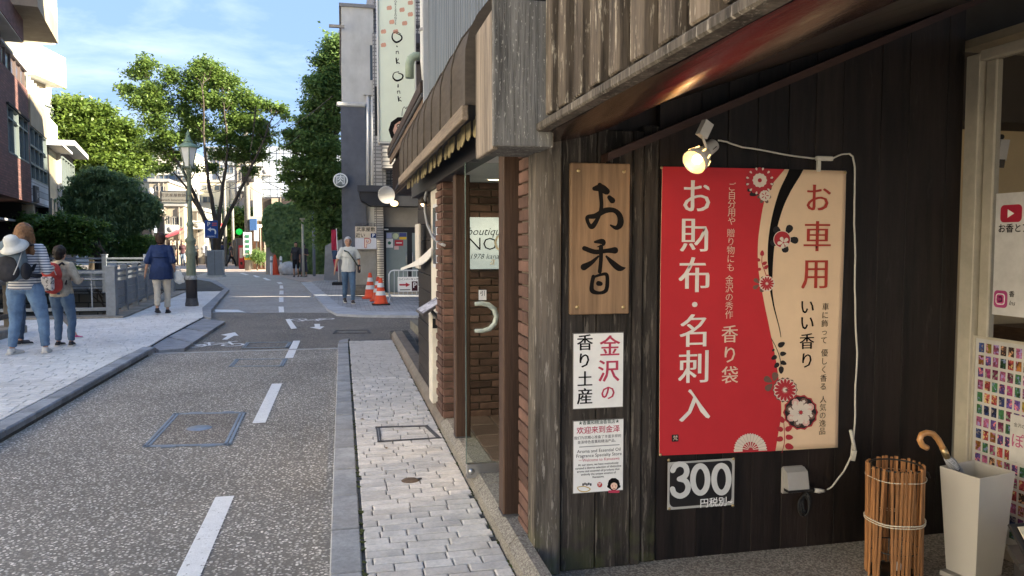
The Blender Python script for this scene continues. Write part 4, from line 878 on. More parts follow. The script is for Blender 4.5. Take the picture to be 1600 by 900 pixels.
# dark tray corner at the lower right
tr_ = thing('display_tray', 'black display stand corner with a cream card at the very lower right', 'stand', (2.55, 2.3, FL))
a = Vector(ony(1578, 878, 2.32)); part('tray', MB().prism([(a.x, 2.28), (a.x + .10, 2.43), (a.x + .8, 2.40), (a.x + .8, 2.0), (a.x + .1, 2.0)], a.z - .012, a.z + .012, 'Z'), flat("tray_black", (.02, .018, .018), .4), tr_)
part('leg', MB().box(a.x + .06, a.x + .5, 2.1, 2.36, FL, a.z - .013), flat("tray_black", (0, 0, 0)), tr_)
q = MB().obox((a.x + .22, 2.33, a.z + .07), (.36, .012, .13), 0, R(-40)); part('card_holder', q, flat("tray_black", (0, 0, 0)), tr_); part('card', MB().obox((a.x + .225, 2.318, a.z + .078), (.33, .003, .10), 0, R(-40)), flat("cream_card", (.6, .55, .42)), tr_)
# ================================================================ THE BOUTIQUE
bt = thing('boutique', 'boutique with brown scalloped canopy, brick walls and slender timber posts on a stone plinth', 'shop', (.8, 4.5, .18))
post_m = mat("brown_post_wood", (.062, .036, .024), .55, .35, 5, (18, 18, .9), bump=.35, spots=(4, (1, 1, .6), .70, (.03, .015, .01)))
brick_m = mat("red_brown_brick", (.12, .068, .052), .8, .3, 18, bump=.5, rand=.38, dirt=.3)
mort = mat("brick_mortar", (.16, .135, .11), .95, .2, 40)
for (cx, cy), s_ in (((.80, 3.62), .108), ((.79, 5.15), .102)):
    p_ = MB().box(cx - s_ / 2, cx + s_ / 2, cy - s_ / 2, cy + s_ / 2, .18, 2.08, .006); part('timber_post', p_, post_m, bt)
    part('post_shoe', MB().box(cx - s_ / 2 - .004, cx + s_ / 2 + .004, cy - s_ / 2 - .004, cy + s_ / 2 + .004, .181, .19), steel_d, bt)
part('wall_core', MB().box(.765, 2.6, 5.72, 5.95, .1, 2.0), mort, bt)
part('pier_core', MB().box(.742, .87, 5.712, 6.08, .1, 2.0), mort, bt)
bw, bh = .178, .047
bme = nonflat(bw, .04, bh, brick_m, 'brick', .003); bmh = nonflat(bw * .5 - .004, .04, bh, brick_m, 'brick', .003); bend = nonflat(.04, .172, bh, brick_m, 'brick', .003); bend2 = nonflat(.04, .09, bh, brick_m, 'brick', .003)
z = .185 + bh / 2; r_ = 0
while z < 1.94:
    x = .733 if r_ % 2 == 0 else .733 - (bw + .008) / 2
    if r_ % 2: inst('brick', bmh, bt, (.733 + .043, 5.715 + rnd.uniform(-.002, .002), z)); x += bw + .008
    for k in range(5): inst('brick', bme, bt, (x + bw / 2, 5.715 + rnd.uniform(-.003, .003), z)); x += bw + .008
    y0_ = 5.737
    if r_ % 2: inst('brick', bend2, bt, (.745, y0_ + .045, z)); y0_ += .098
    for k in range(2 if r_ % 2 == 0 else 1): inst('brick', bend, bt, (.745 + rnd.uniform(-.002, .002), y0_ + .086, z)); y0_ += .18
    z += bh + .0085; r_ += 1
z = .15
part('pier_core', MB().box(.822, 1.1, 3.325, 3.50, .05, 2.0), mort, bt)
bnear = nonflat(.06, .185, .05, brick_m, 'brick', .004)
while z < 1.95: inst('brick', bnear, bt, (.838 + rnd.uniform(-.004, .002), 3.415, z + .027)); z += .058
part('ceiling', MB().box(.80, 2.6, 3.32, 5.95, 1.955, 1.99), mat("boutique_ceiling", (.62, .62, .60), .7, .05, 3), bt)
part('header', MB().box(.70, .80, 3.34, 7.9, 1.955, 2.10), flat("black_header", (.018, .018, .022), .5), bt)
lit = emis("lit_downlight", (1, .72, .38), 2)
for x_, y_ in ((772, 280), (821, 265)):
    c = onz(x_, y_, 1.953); part('downlight', MB().lathe([(0, 0), (.045, 0)], (c[0], c[1], 1.9485), 16), lit, bt); part('downlight_rim', MB().lathe([(.045, -.005), (.06, -.003), (.06, .002)], (c[0], c[1], 1.953), 16), flat("white_rim", (.7, .7, .7)), bt)
tile_m = mat("brown_floor_tile", (.14, .095, .075), .45, .25, 14, bump=.2, rand=.25)
part('floor_bed', MB().box(.872, 2.6, 3.32, 5.71, .1, .178), mort, bt)
tm = nonflat(.192, .292, .012, tile_m, 'floor_tile', .003)
for i in range(8):
    for j in range(8): inst('floor_tile', tm, bt, (.975 + i * .2, 3.47 + j * .3, .181))
part('inner_wall', MB().box(2.0, 2.06, 3.3, 5.71, .18, 1.95), mat("boutique_inner", (.10, .075, .06), .6), bt)
for x_, y_ in ((772, 280), (821, 265)):
    c = onz(x_, y_, 1.953); dl_ = bpy.data.lights.new('downlight_beam', 'SPOT'); dl_.energy = 5.5; dl_.color = (1, .78, .52); dl_.spot_size = R(125); dl_.spot_blend = .8; dl_.shadow_soft_size = .04
    do_ = bpy.data.objects.new('downlight_beam', dl_); link(do_); do_.location = (c[0], c[1], 1.93)
# glass screen across the entrance
YG = 4.3
a = ony(729, 747, YG); b = ony(729, 725, YG)
part('glass_screen', MB().box(a[0], 1.9, YG, YG + .01, b[2], 1.953), glass("green_glass", (.93, .98, .96), .88), bt)
part('screen_edge', MB().box(a[0] - .003, a[0] + .001, YG - .001, YG + .011, b[2], 1.953), flat("glass_edge", (.12, .18, .16), .2), bt)
part('bottom_rail', MB().box(a[0], 1.9, YG - .015, YG + .025, a[2], b[2], .003), mat("brushed_steel", (.5, .5, .5), .3, .1, 40, (1, 1, 30), metal=.9), bt)
c = ony(737, 737, YG - .016); part('rail_lock', MB().lathe([(0, .006), (.014, .005), (.018, 0)], c, 14, ax=(0, -1, 0)), mat("brushed_steel", (0, 0, 0)), bt)
part('rail_foot', MB().box(a[0], a[0] + .05, YG - .01, YG + .02, .175, a[2]), mat("brushed_steel", (0, 0, 0)), bt)
hp = [ony(u, v, YG - .03) for u, v in ((742, 475), (752, 474), (763, 476), (772, 483), (776, 494), (773, 506), (765, 514), (754, 517), (742, 517))]
part('pull_handle', MB().tube(hp, [.011, .013, .015, .016, .016, .016, .015, .013, .011], 10), mat("clouded_acrylic", (.45, .50, .44), .2, .2, 60, bump=.3), bt)
for u, v in ((744, 475), (744, 517)): c = ony(u, v, YG); part('handle_stud', MB().tube([(c[0], YG - .03, c[2]), (c[0], YG, c[2])], .007, 8), mat("brushed_steel", (0, 0, 0)), bt)
a = ony(748, 469, YG - .002); b = ony(760, 453, YG - .002); part('pull_sticker', MB().box(a[0], b[0], YG - .002, YG - .0005, a[2], b[2]), white, bt)
gm = 4.35 / 1200
gold = flat("gold_lettering", (.62, .54, .34), .45)
def gput(s, x, y, size, m=gold, Y=YG - .002, sc=gm, **k):
    p = ony(x, y, Y); return text(s, size * sc, p, m, bt, **k)
gput('引', 754, 459, 9, ink, YG - .003)
gput('O', 787, 381, 44, off=-.008); gput('N', 823, 381, 44, off=-.008); gput('boutique', 806, 333, 30, align='LEFT', shear=.35, off=-.004); gput('1978', 813, 407, 25, align='LEFT', shear=.35, off=-.01); gput('ブティック', 812, 436, 11, white, align='LEFT'); gput('a', 769, 408, 18, shear=.3)
# lit sign on the brick wall
YS = 5.66; sm = 5.75 / 1200
bs = thing('lit_sign', 'white glowing boutique sign with black lettering on the brick wall', 'sign', ony(760, 421, YS))
a = ony(690, 421, YS); b = ony(822, 340, YS)
part('panel', MB().box(ony(711, 380, YS)[0], b[0], YS, YS + .03, a[2], b[2], .003), mat("sign_glow", (.38, .42, .44), .4, emit=((.80, .92, 1), .05)), bs)
def sput(s, x, y, size, **k): p = ony(x, y, YS - .002); return text(s, size * sm, p, ink, bs, **k)
sput('NOMA', 730, 382, 28, align='LEFT', off=-.012, sx=1.08); sput('O', 720, 382, 28, off=-.012); sput('boutique', 729, 362, 17, align='LEFT', shear=.35, off=-.004); sput('1978 kanazawa', 733, 401, 11.5, align='LEFT', shear=.3, off=-.01, )
# canopy
fab = mat("brown_canopy_cloth", (.078, .064, .05), .85, .22, 6, (2, 2, 6), bump=.3, dirt=.35)
can = thing('canopy', 'brown cloth canopy with curved top over the boutique front', 'awning', (.7, 5.2, 2.05))
prof = [(.53, 2.10), (.53, 2.22), (.532, 2.34), (.55, 2.42), (.585, 2.49), (.64, 2.56), (.72, 2.61), (.86, 2.65)]
YS_ = [3.335 + i * (7.15 - 3.335) / 9 for i in range(10)]
for i in range(9):
    y0_, y1_ = YS_[i], YS_[i + 1]; q = MB(); vs = []; fs = []; n = 6
    for k in range(n + 1):
        t_ = k / n; sag = .014 * math.sin(math.pi * t_)
        for j, (x_, z_) in enumerate(prof): vs.append((x_ + sag * (1 if j < 4 else .3), y0_ + (y1_ - y0_) * t_ * .995, z_ - sag * (j / 7) * 1.6 + .004 * noise.noise(Vector((y0_ * 3 + t_, z_ * 6, 0)))))
    m_ = len(prof); fs = [(k * m_ + j, k * m_ + j + 1, (k + 1) * m_ + j + 1, (k + 1) * m_ + j) for k in range(n) for j in range(m_ - 1)]
    q.add(vs, fs, True); part('cloth_panel', q, fab, can)
    part('seam', MB().tube([(x_ - .002, y1_, z_ + .002) for x_, z_ in prof], .006, 5), fab, can)
part('end_cheek', MB().prism(prof + [(.86, 2.1)], 7.15, 7.17, 'Y'), fab, can)
part('end_cheek', MB().prism(prof + [(.86, 2.1)], 3.335, 3.345, 'Y'), fab, can)
part('lower_board', MB().box(.515, .545, 3.34, 7.17, 2.035, 2.10, .004), mat("canopy_board", (.24, .19, .14), .7, .3, 6, (18, 1, 18), bump=.4), can)
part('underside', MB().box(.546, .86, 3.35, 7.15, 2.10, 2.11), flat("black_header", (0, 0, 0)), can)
vm = mat("olive_beige_valance", (.30, .25, .14), .9, .25, 12, dirt=.4); y_ = 3.36; q = None; k = 0
while y_ < 7.1:
    w_ = .125; pl = [(y_, 2.075)] + [(y_ + w_ * t_ / 6, 2.012 - .022 * math.sin(math.pi * t_ / 6) ** .7) for t_ in range(7)] + [(y_ + w_, 2.075)]
    q = MB().prism([(a, b) for a, b in pl], .60 + .01 * math.sin(k * 1.7), .604 + .01 * math.sin(k * 1.7), 'X'); part('valance_scallop', q, vm, can); y_ += w_ + .001; k += 1
# upper wall with ribbed metal siding
q = MB(); prof2 = []; y_ = 3.34
while y_ < 7.62: prof2 += [(.86, y_), (.86, y_ + .055), (.838, y_ + .068), (.838, y_ + .092)]; y_ += .105
vs = [(x_, y, z_) for z_ in (2.4, 5.6) for x_, y in prof2]; n = len(prof2); q.add(vs, [(i, i + 1, n + i + 1, n + i) for i in range(n - 1)])
part('ribbed_siding', q, mat("blue_grey_siding", (.095, .115, .14), .42, .25, 3, (1, 22, .3), metal=.35, bump=.1), bt)
part('upper_mass', MB().box(.875, 7.5, 3.34, 7.7, 2.12, 5.6), mat("upper_dark_wall", (0, 0, 0)), bt)
part('corner_trim', MB().box(.80, .87, 7.6, 7.66, 2.3, 5.6), flat("trim_grey", (.4, .42, .44)), bt)
# side casing, boarded wall, and small things past the brick pier
cas = mat("cream_casing", (.62, .58, .50), .6, .12, 8, dirt=.15)
part('cream_casing', MB().box(.765, .9, 6.09, 6.75, .15, 1.953, .004), cas, bt)
part('notice_frame', MB().box(.745, .765, 6.2, 6.42, 1.30, 1.82, .003), flat("pale_frame", (.55, .57, .6)), bt); part('notice_glass', MB().box(.742, .746, 6.22, 6.40, 1.33, 1.79), flat("dark_blue_panel", (.02, .035, .07), .15), bt)
bb = mat("black_board", (.022, .018, .016), .6, .3, 6, (14, 1, 14), bump=.3, rand=.2)
for i in range(12): part('black_board', MB().box(.762 + rnd.uniform(-.003, .003), .80, 6.76, 7.9, .13 + i * .155, .13 + i * .155 + .15, .003), bb, bt)
part('side_wall', MB().box(.80, 3, 6.75, 7.9, .0, 2.1), bb, bt)
cond = [onx(u, v, .735) for u, v in ((668, 292), (664, 310), (664, 330), (668, 352), (676, 370), (686, 380), (694, 383))]
part('conduit', MB().tube(cond, .012, 8), flat("grey_conduit", (.30, .31, .32), .5), bt)
lm = thing('wall_lamp', 'small warm wall lamp glowing on the black boards beside the brick pier', 'lamp', onx(661, 318, .72))
c = Vector(onx(661, 318, .72)); part('bulb', MB().ell(c, (.02, .02, .024)), emis("warm_bulb", (1, .6, .25), 4), lm); part('shade', MB().lathe([(.012, .05), (.03, .03), (.042, -.005), (.038, -.005), (.02, .03)], tuple(c), 14), flat("dark_shade", (.05, .04, .03)), lm)
part('arm', MB().tube([c + Vector((0, 0, .045)), c + Vector((.03, 0, .06)), (.765, c.y, c.z + .06)], .006, 6), flat("dark_shade", (.05, .04, .03)), lm)
# white cloth flap, vertical board
fl = MB(); A = [onx(675, 384, .74), onx(675, 400, .74)]; q = []
vs = []; 
for i in range(11):
    t_ = i / 10; u = 674 - t_ * 48; v = 386 + t_ * 32 + 5 * math.sin(t_ * 3.0); X = .74 - t_ * .12; w_ = (13 - t_ * 9) * (1 + .3 * math.sin(t_ * 6)); vs += [onx(u, v, X), onx(u, v + w_, X)]
fl.add(vs, [(2 * i, 2 * i + 1, 2 * i + 3, 2 * i + 2) for i in range(10)], True); fl.add([(v[0] + .01, v[1], v[2]) for v in vs], [(2 * i, 2 * i + 2, 2 * i + 3, 2 * i + 1) for i in range(10)], True)
single('cloth_flap', fl, flat("white_cloth", (.68, .66, .62), .9), 'white cloth flap blown outwards from the cream casing', 'cloth', tuple(onx(674, 390, .74)))
a = onx(656, 420, .70); b = onx(650, 351, .70)
single('wall_board', MB().box(.69, .71, a[1], b[1], a[2], b[2], .003), cas, 'narrow upright cream board fixed on edge to the black boards', 'board', (.70, a[1], a[2]))
sa = Vector(onx(686, 478, .68)); 
mn = thing('menu_board', 'tilted menu board on a dark stand beside the brick pier', 'menu board', (.70, 6.5, .18))
P4 = [ony(u, v, yy) for u, v, yy in ((649, 484, 6.3), (660, 491, 6.1), (688, 473, 6.1), (682, 464, 6.35))]
P4 = [Vector(p) for p in P4]; nrm = (P4[1] - P4[0]).cross(P4[3] - P4[0]).normalized(); nrm = nrm if nrm.z > 0 else -nrm
part('board', MB().add(P4 + [p - nrm * .02 for p in P4], [(0, 1, 2, 3), (4, 7, 6, 5), (0, 4, 5, 1), (1, 5, 6, 2), (2, 6, 7, 3), (3, 7, 4, 0)]), flat("menu_frame", (.10, .09, .09)), mn)
cc = sum(P4, Vector()) / 4; part('sheet', MB().poly([cc + (p - cc) * .88 + nrm * .002 for p in P4]), mat("menu_print", (.42, .40, .42), .4, .5, 30, spots=(16, (1, 1, 1), .55, (.15, .12, .12))), mn)
part('bracket', MB().tube([cc - nrm * .02, cc - nrm * .1 + Vector((.05, 0, -.05)), (.765, cc.y, cc.z - .2)], .015, 8), steel_d, mn)
st = MB().prism([onz(u, v, .25)[:2] for u, v in ((641, 505), (668, 530), (692, 528), (690, 503))], .17, .30, 'Z')
single('stone_step', st, mat("mossy_step", (.24, .23, .19), .85, .3, 10, bump=.4, dirt=.5), 'low mossy stone step by the brick pier', 'step', onz(668, 520, .18))
bn = thing('waste_box', 'small cream box with a dark opening by the brick pier', 'box', ony(680, 535, 6.25))
a = ony(674, 530, 6.25); b = ony(686, 490, 6.25); part('case', MB().box(a[0], b[0], 6.25, 6.45, .18, b[2], .01), cas, bn); part('opening', MB().box(a[0] + .01, b[0], 6.245, 6.249, b[2] - .12, b[2] - .04), black, bn)

# ================================================================ THE TIMBER HOUSE PAST THE BOUTIQUE
th = thing('timber_house', 'dark timber house with louvred eave past the boutique', 'house', (1.5, 10.5, 0))
tw = mat("dark_brown_timber", (.05, .033, .024), .65, .35, 6, (12, 2, 12), bump=.3, rand=.2)
part('roof', MB().prism([(.80, 3.06), (5, 4.6), (5, 4.5), (.80, 2.98)], 7.75, 13.3, 'Y'), mat("roof_slate", (.07, .07, .072), .6, .2, 10), th)
part('fascia', MB().box(.775, .80, 7.72, 13.3, 2.99, 3.10, .004), tw, th); part('fascia', MB().box(.81, .84, 7.72, 13.3, 2.84, 2.95, .004), mat("light_fascia", (.16, .11, .075), .6, .3, 6, (12, 1, 12)), th)
part('gutter', MB().tube([(.80, 7.7, 2.965), (.80, 13.3, 2.965)], .022, 8), steel_d, th)
for i in range(12): part('louvre', MB().obox((.87, 11.0, 2.36 + i * .04), (.05, 4.6, .012), 0, 0, .6), tw, th)
part('upper_wall', MB().box(.90, 5, 7.9, 13.2, 2.32, 2.98), tw, th)
part('upper_storey', MB().box(1.62, 7, 7.9, 13.2, 3.3, 6.6), grid_mat("pale_grey_tiles", (.42, .41, .40), (.25, .24, .23), .11, .055, .0, plane='XYZ', mort=.006), th)
part('side_wall', MB().box(1.45, 7, 7.91, 13.2, 0, 2.32), tw, th)
dp = thing('drain_pipe', 'white drain pipe running down at the corner of the ribbed siding', 'pipe', (.80, 7.85, 3.1))
part('pipe', MB().tube([(.815, 7.72, 5.6), (.815, 7.72, 3.3), (.83, 7.74, 3.12)], .035, 10), flat("white_pipe", (.62, .62, .60)), dp)
for z_ in (3.6, 4.4, 5.2): part('clip', MB().lathe([(.036, -.015), (.043, -.015), (.043, .015), (.036, .015)], (.815, 7.72, z_), 12), flat("grey_clip", (.3, .3, .3)), dp)
gp = [ony(u, v, 10.0) for u, v in ((656, 88), (648, 88), (642, 92), (640, 100), (640, 122))]
vp = thing('vent_pipe', 'pale green elbow vent pipe sticking out beside the white drain pipe', 'pipe', gp[-1]); part('elbow', MB().tube(gp, .055, 12), mat("green_pipe", (.33, .40, .30), .5, .2, 8, dirt=.3), vp)
part('bracket', MB().tube([gp[0], (gp[0][0] + .6, 10.0, gp[0][2])], .03, 8), steel_d, vp)
pl_ = thing('round_reflector_lamp', 'round metal reflector lamp with a yellow bulb hanging under the louvred eave', 'lamp', ony(612, 322, 11.0))
c = Vector(ony(606, 304, 11.0)); part('reflector', MB().lathe([(0, 0), (.06, .01), (.11, .035), (.125, .06), (.12, .06), (.0, .012)], tuple(c), 20, ax=(-.35, -.9, -.15)), mat("brushed_steel", (0, 0, 0)), pl_)
c2 = Vector(ony(616, 318, 10.95)); part('bulb', MB().ell(c2, (.055, .055, .04)), emis("yellow_bulb", (1, .7, .3), 1), pl_); part('arm', MB().tube([c, c + Vector((.1, 0, .05)), c + Vector((.2, 0, .25))], .012, 6), steel_d, pl_)
# ---- tall projecting restaurant sign
ok = thing('projecting_sign', 'tall pale green restaurant sign reading Oink Oink with a pig drawing, hung above the alley', 'sign', ony(620, 222, 13.4))
YO = 13.4; a = ony(593, 221, YO); b = ony(647, -70, YO); om = 13.2 / 1200
part('light_box', MB().box(a[0], b[0], YO, YO + .28, a[2], b[2], .01), mat("pale_green_panel", (.74, .80, .66), .5, .08, .8), ok)
for x_ in (a[0] - .02, b[0]): part('frame_rail', MB().box(x_, x_ + .02, YO - .02, YO + .3, a[2] - .02, b[2], .003), flat("rail_grey", (.5, .5, .48), .4), ok)
part('frame_rail', MB().box(a[0], b[0], YO - .02, YO + .3, a[2] - .03, a[2] - .001), flat("rail_grey", (0, 0, 0)), ok)
for z_ in (3.9, 5.2): part('bracket', MB().box(b[0] + .02, 2.0, YO + .05, YO + .1, z_, z_ + .05), steel_d, ok)
fo = lambda u, v: (lambda p: (p[0], p[2]))(ony(u, v, YO - .004))
q = MB()
for st_ in ([(619, 52, 1), (627, 56, 2), (627, 62, 2.4), (619, 66, 3), (613, 60, 2.2), (614, 52, 1.4), (620, 50, 1), (626, 53, 1)], [(622, 114, 1), (629, 117, 2.2), (628, 123, 2.4), (620, 126, 3), (614, 121, 2), (616, 114, 1.2), (623, 112, 1)],
            [(620, 72, 1.8), (620.5, 73, 1.8)], [(619, 80, 1), (619, 84, 1)], [(619, 81, 1), (622, 80, 1), (623, 84, 1)], [(619, 91, 2), (620, 99, 2)], [(623, 92, 1), (620, 96, 1), (624, 99, 1.4)],
            [(622, 132, 1.6), (622, 136, 2)], [(621, 142, 1), (621, 146, 1)], [(621, 143, 1), (624, 142, 1), (625, 146, 1)], [(622, 151, 1.6), (623, 158, 1.6)], [(626, 152, 1), (623, 155, 1), (627, 158, 1.3)],
            [(628, 181, .8), (629, 171, .8), (632, 167, .8), (634, 170, .8), (636, 167, .8), (639, 169, .8), (637, 174, .8), (635, 182, .8)]):
    stroke(q, st_, fo, YO - .004)
part('lettering', q, ink, ok)
for i, ch in enumerate('L ORIZZONTE'[::1]): 
    if ch != ' ': text(ch, 4.6 * om, (ony(619 - (i > 1) * 1, -6 + i * 4.3, YO - .004)), ink, ok)
q = MB(); stroke(q, [(628, 203, 42), (629, 203.2, 42)], fo, YO - .003); part('pig_hair', q, ink, ok)
q = MB(); stroke(q, [(630, 204, 32), (631, 204, 32)], fo, YO - .006); part('pig_face', q, flat("pig_skin", (.60, .36, .27)), ok)
q = MB(); stroke(q, [(623, 197, 7), (627, 200, 7)], fo, YO - .008); part('snout', q, ink, ok)
q = MB(); stroke(q, [(623.4, 197.4, 4.8), (626.6, 199.8, 4.8)], fo, YO - .0095); part('snout_print', q, pc, ok)
q = MB(); stroke(q, [(625, 189, 1.6), (625.3, 189, 1.6)], fo, YO - .0095); stroke(q, [(634, 196, 1.6), (634.3, 196, 1.6)], fo, YO - .0095); stroke(q, [(624.5, 198, 1), (625, 199, 1)], fo, YO - .0105); part('eye_marks', q, ink, ok)
q = MB()
for u, v in ((612, 34), (628, 15), (641, 4), (641, 22), (632, 36), (599, 49), (618, 49), (599, 70), (608, 12)): stroke(q, [(u - 1, v, 6), (u + 1.5, v + .6, 6)], fo, YO - .002); stroke(q, [(u - 2, v + 2, 3.5), (u + 2, v - 1.5, 4)], fo, YO - .0025)
part('petal_print', q, flat("petal_peach", (.62, .34, .24)), ok)
# ================================================================ GREY BUILDING PAST THE PARKING ENTRANCE (front faces down the street)
YGB = 22.2
def rc(x0, x1, y0, y1, Y=YGB, th=.1, bev=0):
    a = ony(x0, y1, Y); b = ony(x1, y0, Y); return MB().box(a[0], b[0], Y, Y + th, a[2], b[2], bev)
gb = thing('grey_building', 'grey concrete building with dark pilaster and tiled bay at the parking entrance', 'building', (1.5, YGB, 0))
conc = mat("light_concrete", (.56, .56, .53), .85, .14, 3, (1, 1, .5), bump=.15, dirt=.25)
dgr = mat("slate_render", (.115, .125, .15), .8, .15, 5, dirt=.2)
tiles = grid_mat("pale_bay_tiles", (.42, .41, .39), (.16, .16, .16), .2, .1, 0, plane='XYZ', mort=.014, bump=.6)
xL = ony(538, 400, YGB)[0]; xt = ony(587, 400, YGB)[0]; topz = ony(560, 12, YGB)[2]
part('concrete_wall', MB().box(xL, xt, YGB, YGB + 9, 0, topz), conc, gb)
part('coping', MB().box(xL - .06, xt + .05, YGB - .06, YGB + 9, topz + .001, topz + .09), mat("coping", (.25, .25, .25), .8), gb)
zp = ony(550, 168, YGB)[2]; xp = ony(572, 300, YGB)[0]
part('pilaster', MB().box(xL - .04, xp, YGB - .12, YGB - .002, 0, zp), dgr, gb); part('capital', MB().box(xL - .16, xp + .02, YGB - .18, YGB - .003, zp + .001, zp + .12, .03), conc, gb)
part('pilaster_side', MB().box(xL - .05, xL - .002, YGB - .001, YGB + 1.2, 0, zp), dgr, gb)
part('bracket', rc(514, 538, 39, 42, YGB - .3, .08), steel_d, gb)
for u in (574.5, 582): part('downpipe', MB().tube([ony(u, 148, YGB - .07), ony(u, 303, YGB - .07)], .055, 10), flat("white_pipe", (0, 0, 0)), gb)
part('pipe_hood', rc(568, 587, 144, 148, YGB - .15, .14), conc, gb)
part('window', rc(578.5, 584, 70, 125, YGB - .02, .02), flat("dark_glass", (.06, .08, .10), .1), gb); part('window_frame', rc(577.5, 585, 69, 70, YGB - .05, .05), conc, gb)
part('tiled_bay', MB().box(xt + .02, 7, YGB + .3, YGB + 9, ony(600, 325, YGB)[2], 10), tiles, gb)
part('tiled_strip', rc(584.5, 601, 52, 290, YGB - .25, .28), tiles, gb)
part('black_gap_strip', rc(586, 590, 135, 212, YGB - .28, .02), black, gb)  # dark of a gap, put in as a flat black strip
part('balcony_slab', rc(628, 700, 55, 66, YGB - .5, .5), flat("dark_slab", (.07, .07, .08)), gb)
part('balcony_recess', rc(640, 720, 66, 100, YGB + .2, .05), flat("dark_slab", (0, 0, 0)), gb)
part('balcony_dark_wall', rc(640, 720, 100, 150, YGB + .2, .05), mat("dark_brown_tile", (.10, .08, .07), .7), gb)  # darker brown tile on the wall below the balcony recess
for v in range(5): part('rail', MB().tube([ony(628, 4 + v * 10, YGB - .45), ony(700, 4 + v * 10, YGB - .45)], .015, 6), steel_d, gb)
part('diagonal_brace', MB().tube([ony(600, 22, YGB - .3), ony(660, 78, YGB - .3)], .03, 6), steel_d, gb)
# panelled soffit block left of the sign
part('striped_block', rc(598, 622, 222, 262, YGB - .9, .9), grid_mat("striped_panels", (.42, .40, .36), (.14, .14, .14), 3, .12, 0, plane='XYZ', mort=.02), gb)
# black entrance canopy
cz0 = ony(600, 323, YGB)[2]; cz1 = ony(600, 297, YGB)[2]; cx0 = ony(559, 300, YGB)[0]
blk = mat("black_canopy", (.025, .026, .03), .55, .25, 4)
part('entrance_canopy', MB().prism([(cx0, cz1), (3.6, cz1), (3.6, cz0 - .02), (cx0 + .35, cz0 - .02), (cx0 + .08, cz0 + .12)], YGB - 1.0, YGB - .13, 'Y'), blk, gb)
part('canopy_band', MB().box(cx0 - .03, 3.6, YGB - 1.06, YGB - 1.001, cz1 - .12, cz1 + .05), flat("canopy_band", (.05, .052, .06)), gb)
part('tiled_pillar', rc(587, 599, 322, 470, YGB - .45, .35), grid_mat("pillar_tiles", (.50, .48, .44), (.20, .19, .18), .2, .066, 0, plane='XYZ', mort=.013, bump=.6), gb)
part('beige_wall', rc(598.5, 700, 322, 470, YGB - .1, .1), mat("beige_wall", (.36, .34, .31), .8, .12, 4), gb)
part('door_frame', rc(599.5, 655, 355, 467, YGB - .16, .05), flat("black_frame", (.015, .017, .022), .4), gb)
part('door_glass', rc(604, 636, 363, 456, YGB - .19, .02), mat("greenish_glass", (.26, .31, .31), .12, .1, 2), gb)
part('door_glass', rc(644.5, 652, 364, 456, YGB - .19, .02), mat("greenish_glass", (0, 0, 0)), gb)
part('step', rc(596, 700, 456, 466, YGB - .5, .3), mat("sand_step", (.4, .36, .3), .8), gb)
hd = MB()
for u in (635, 645): hd.tube([ony(u, 394, YGB - .27), ony(u, 412, YGB - .27)], .02, 6)
part('door_handle', hd, mat("brushed_steel", (0, 0, 0)), gb)
Ys = YGB - .2
for nm, x0, x1, y0, y1, m in (('lavender', 604, 612, 364, 372, flat("st_lav", (.45, .48, .68))), ('white_panel', 603.5, 614, 373, 387, white), ('red', 617, 630, 375, 384, flat("st_red", (.45, .04, .06))), ('blue', 624, 635, 364, 370, flat("st_blue", (.06, .08, .25))),
                              ('yellow', 624, 635, 370.3, 374, flat("st_yel", (.75, .5, .05))), ('pink', 616, 623, 384.5, 390, flat("st_pink", (.7, .5, .48)))):
    part('sticker', rc(x0, x1, y0, y1, Ys, .008), m, gb)
part('sticker', MB().lathe([(0, 0), (.085, 0), (.085, .006)], ony(618, 369, Ys), 18, ax=(0, -1, 0)), flat("st_green", (.62, .68, .45)), gb)
part('sticker_bar', rc(619, 628, 378.8, 380.2, Ys - .01, .004), white, gb); text('●', .12, ony(608.5, 380, Ys - .009), flat("st_dgreen", (.05, .2, .12)), gb); part('wall_switch', rc(600, 607, 357.5, 359.5, Ys - .01, .01), white, gb)
part('rear_shade_tower', MB().box(4.2, 16, YGB + 1, YGB + 14, 0, 11.5), conc, gb)  # unseen tall rear part, added to shade the left facades
# round meat sign on a bracket
rs = thing('round_sign', 'round dark sign with a white ring and character projecting from the slate pilaster', 'sign', ony(532, 294, 21.9))
c = ony(532, 282, 21.9); part('disc', MB().lathe([(0, -.04), (.20, -.04), (.20, .04), (0, .04)], c, 28, ax=(0, -1, 0)), mat("slate_disc", (.20, .24, .25), .4), rs)
part('ring', MB().lathe([(.165, .045), (.20, .045), (.20, .04), (.165, .04)], c, 28, ax=(0, -1, 0)), flat("ring_white", (.72, .75, .75)), rs); text('肉', .27, (c[0], c[1] - .05, c[2]), flat("ring_white", (0, 0, 0)), rs, off=.01)
part('bracket', MB().tube([c, (xL, YGB - .1, c[2])], .02, 6), steel_d, rs)
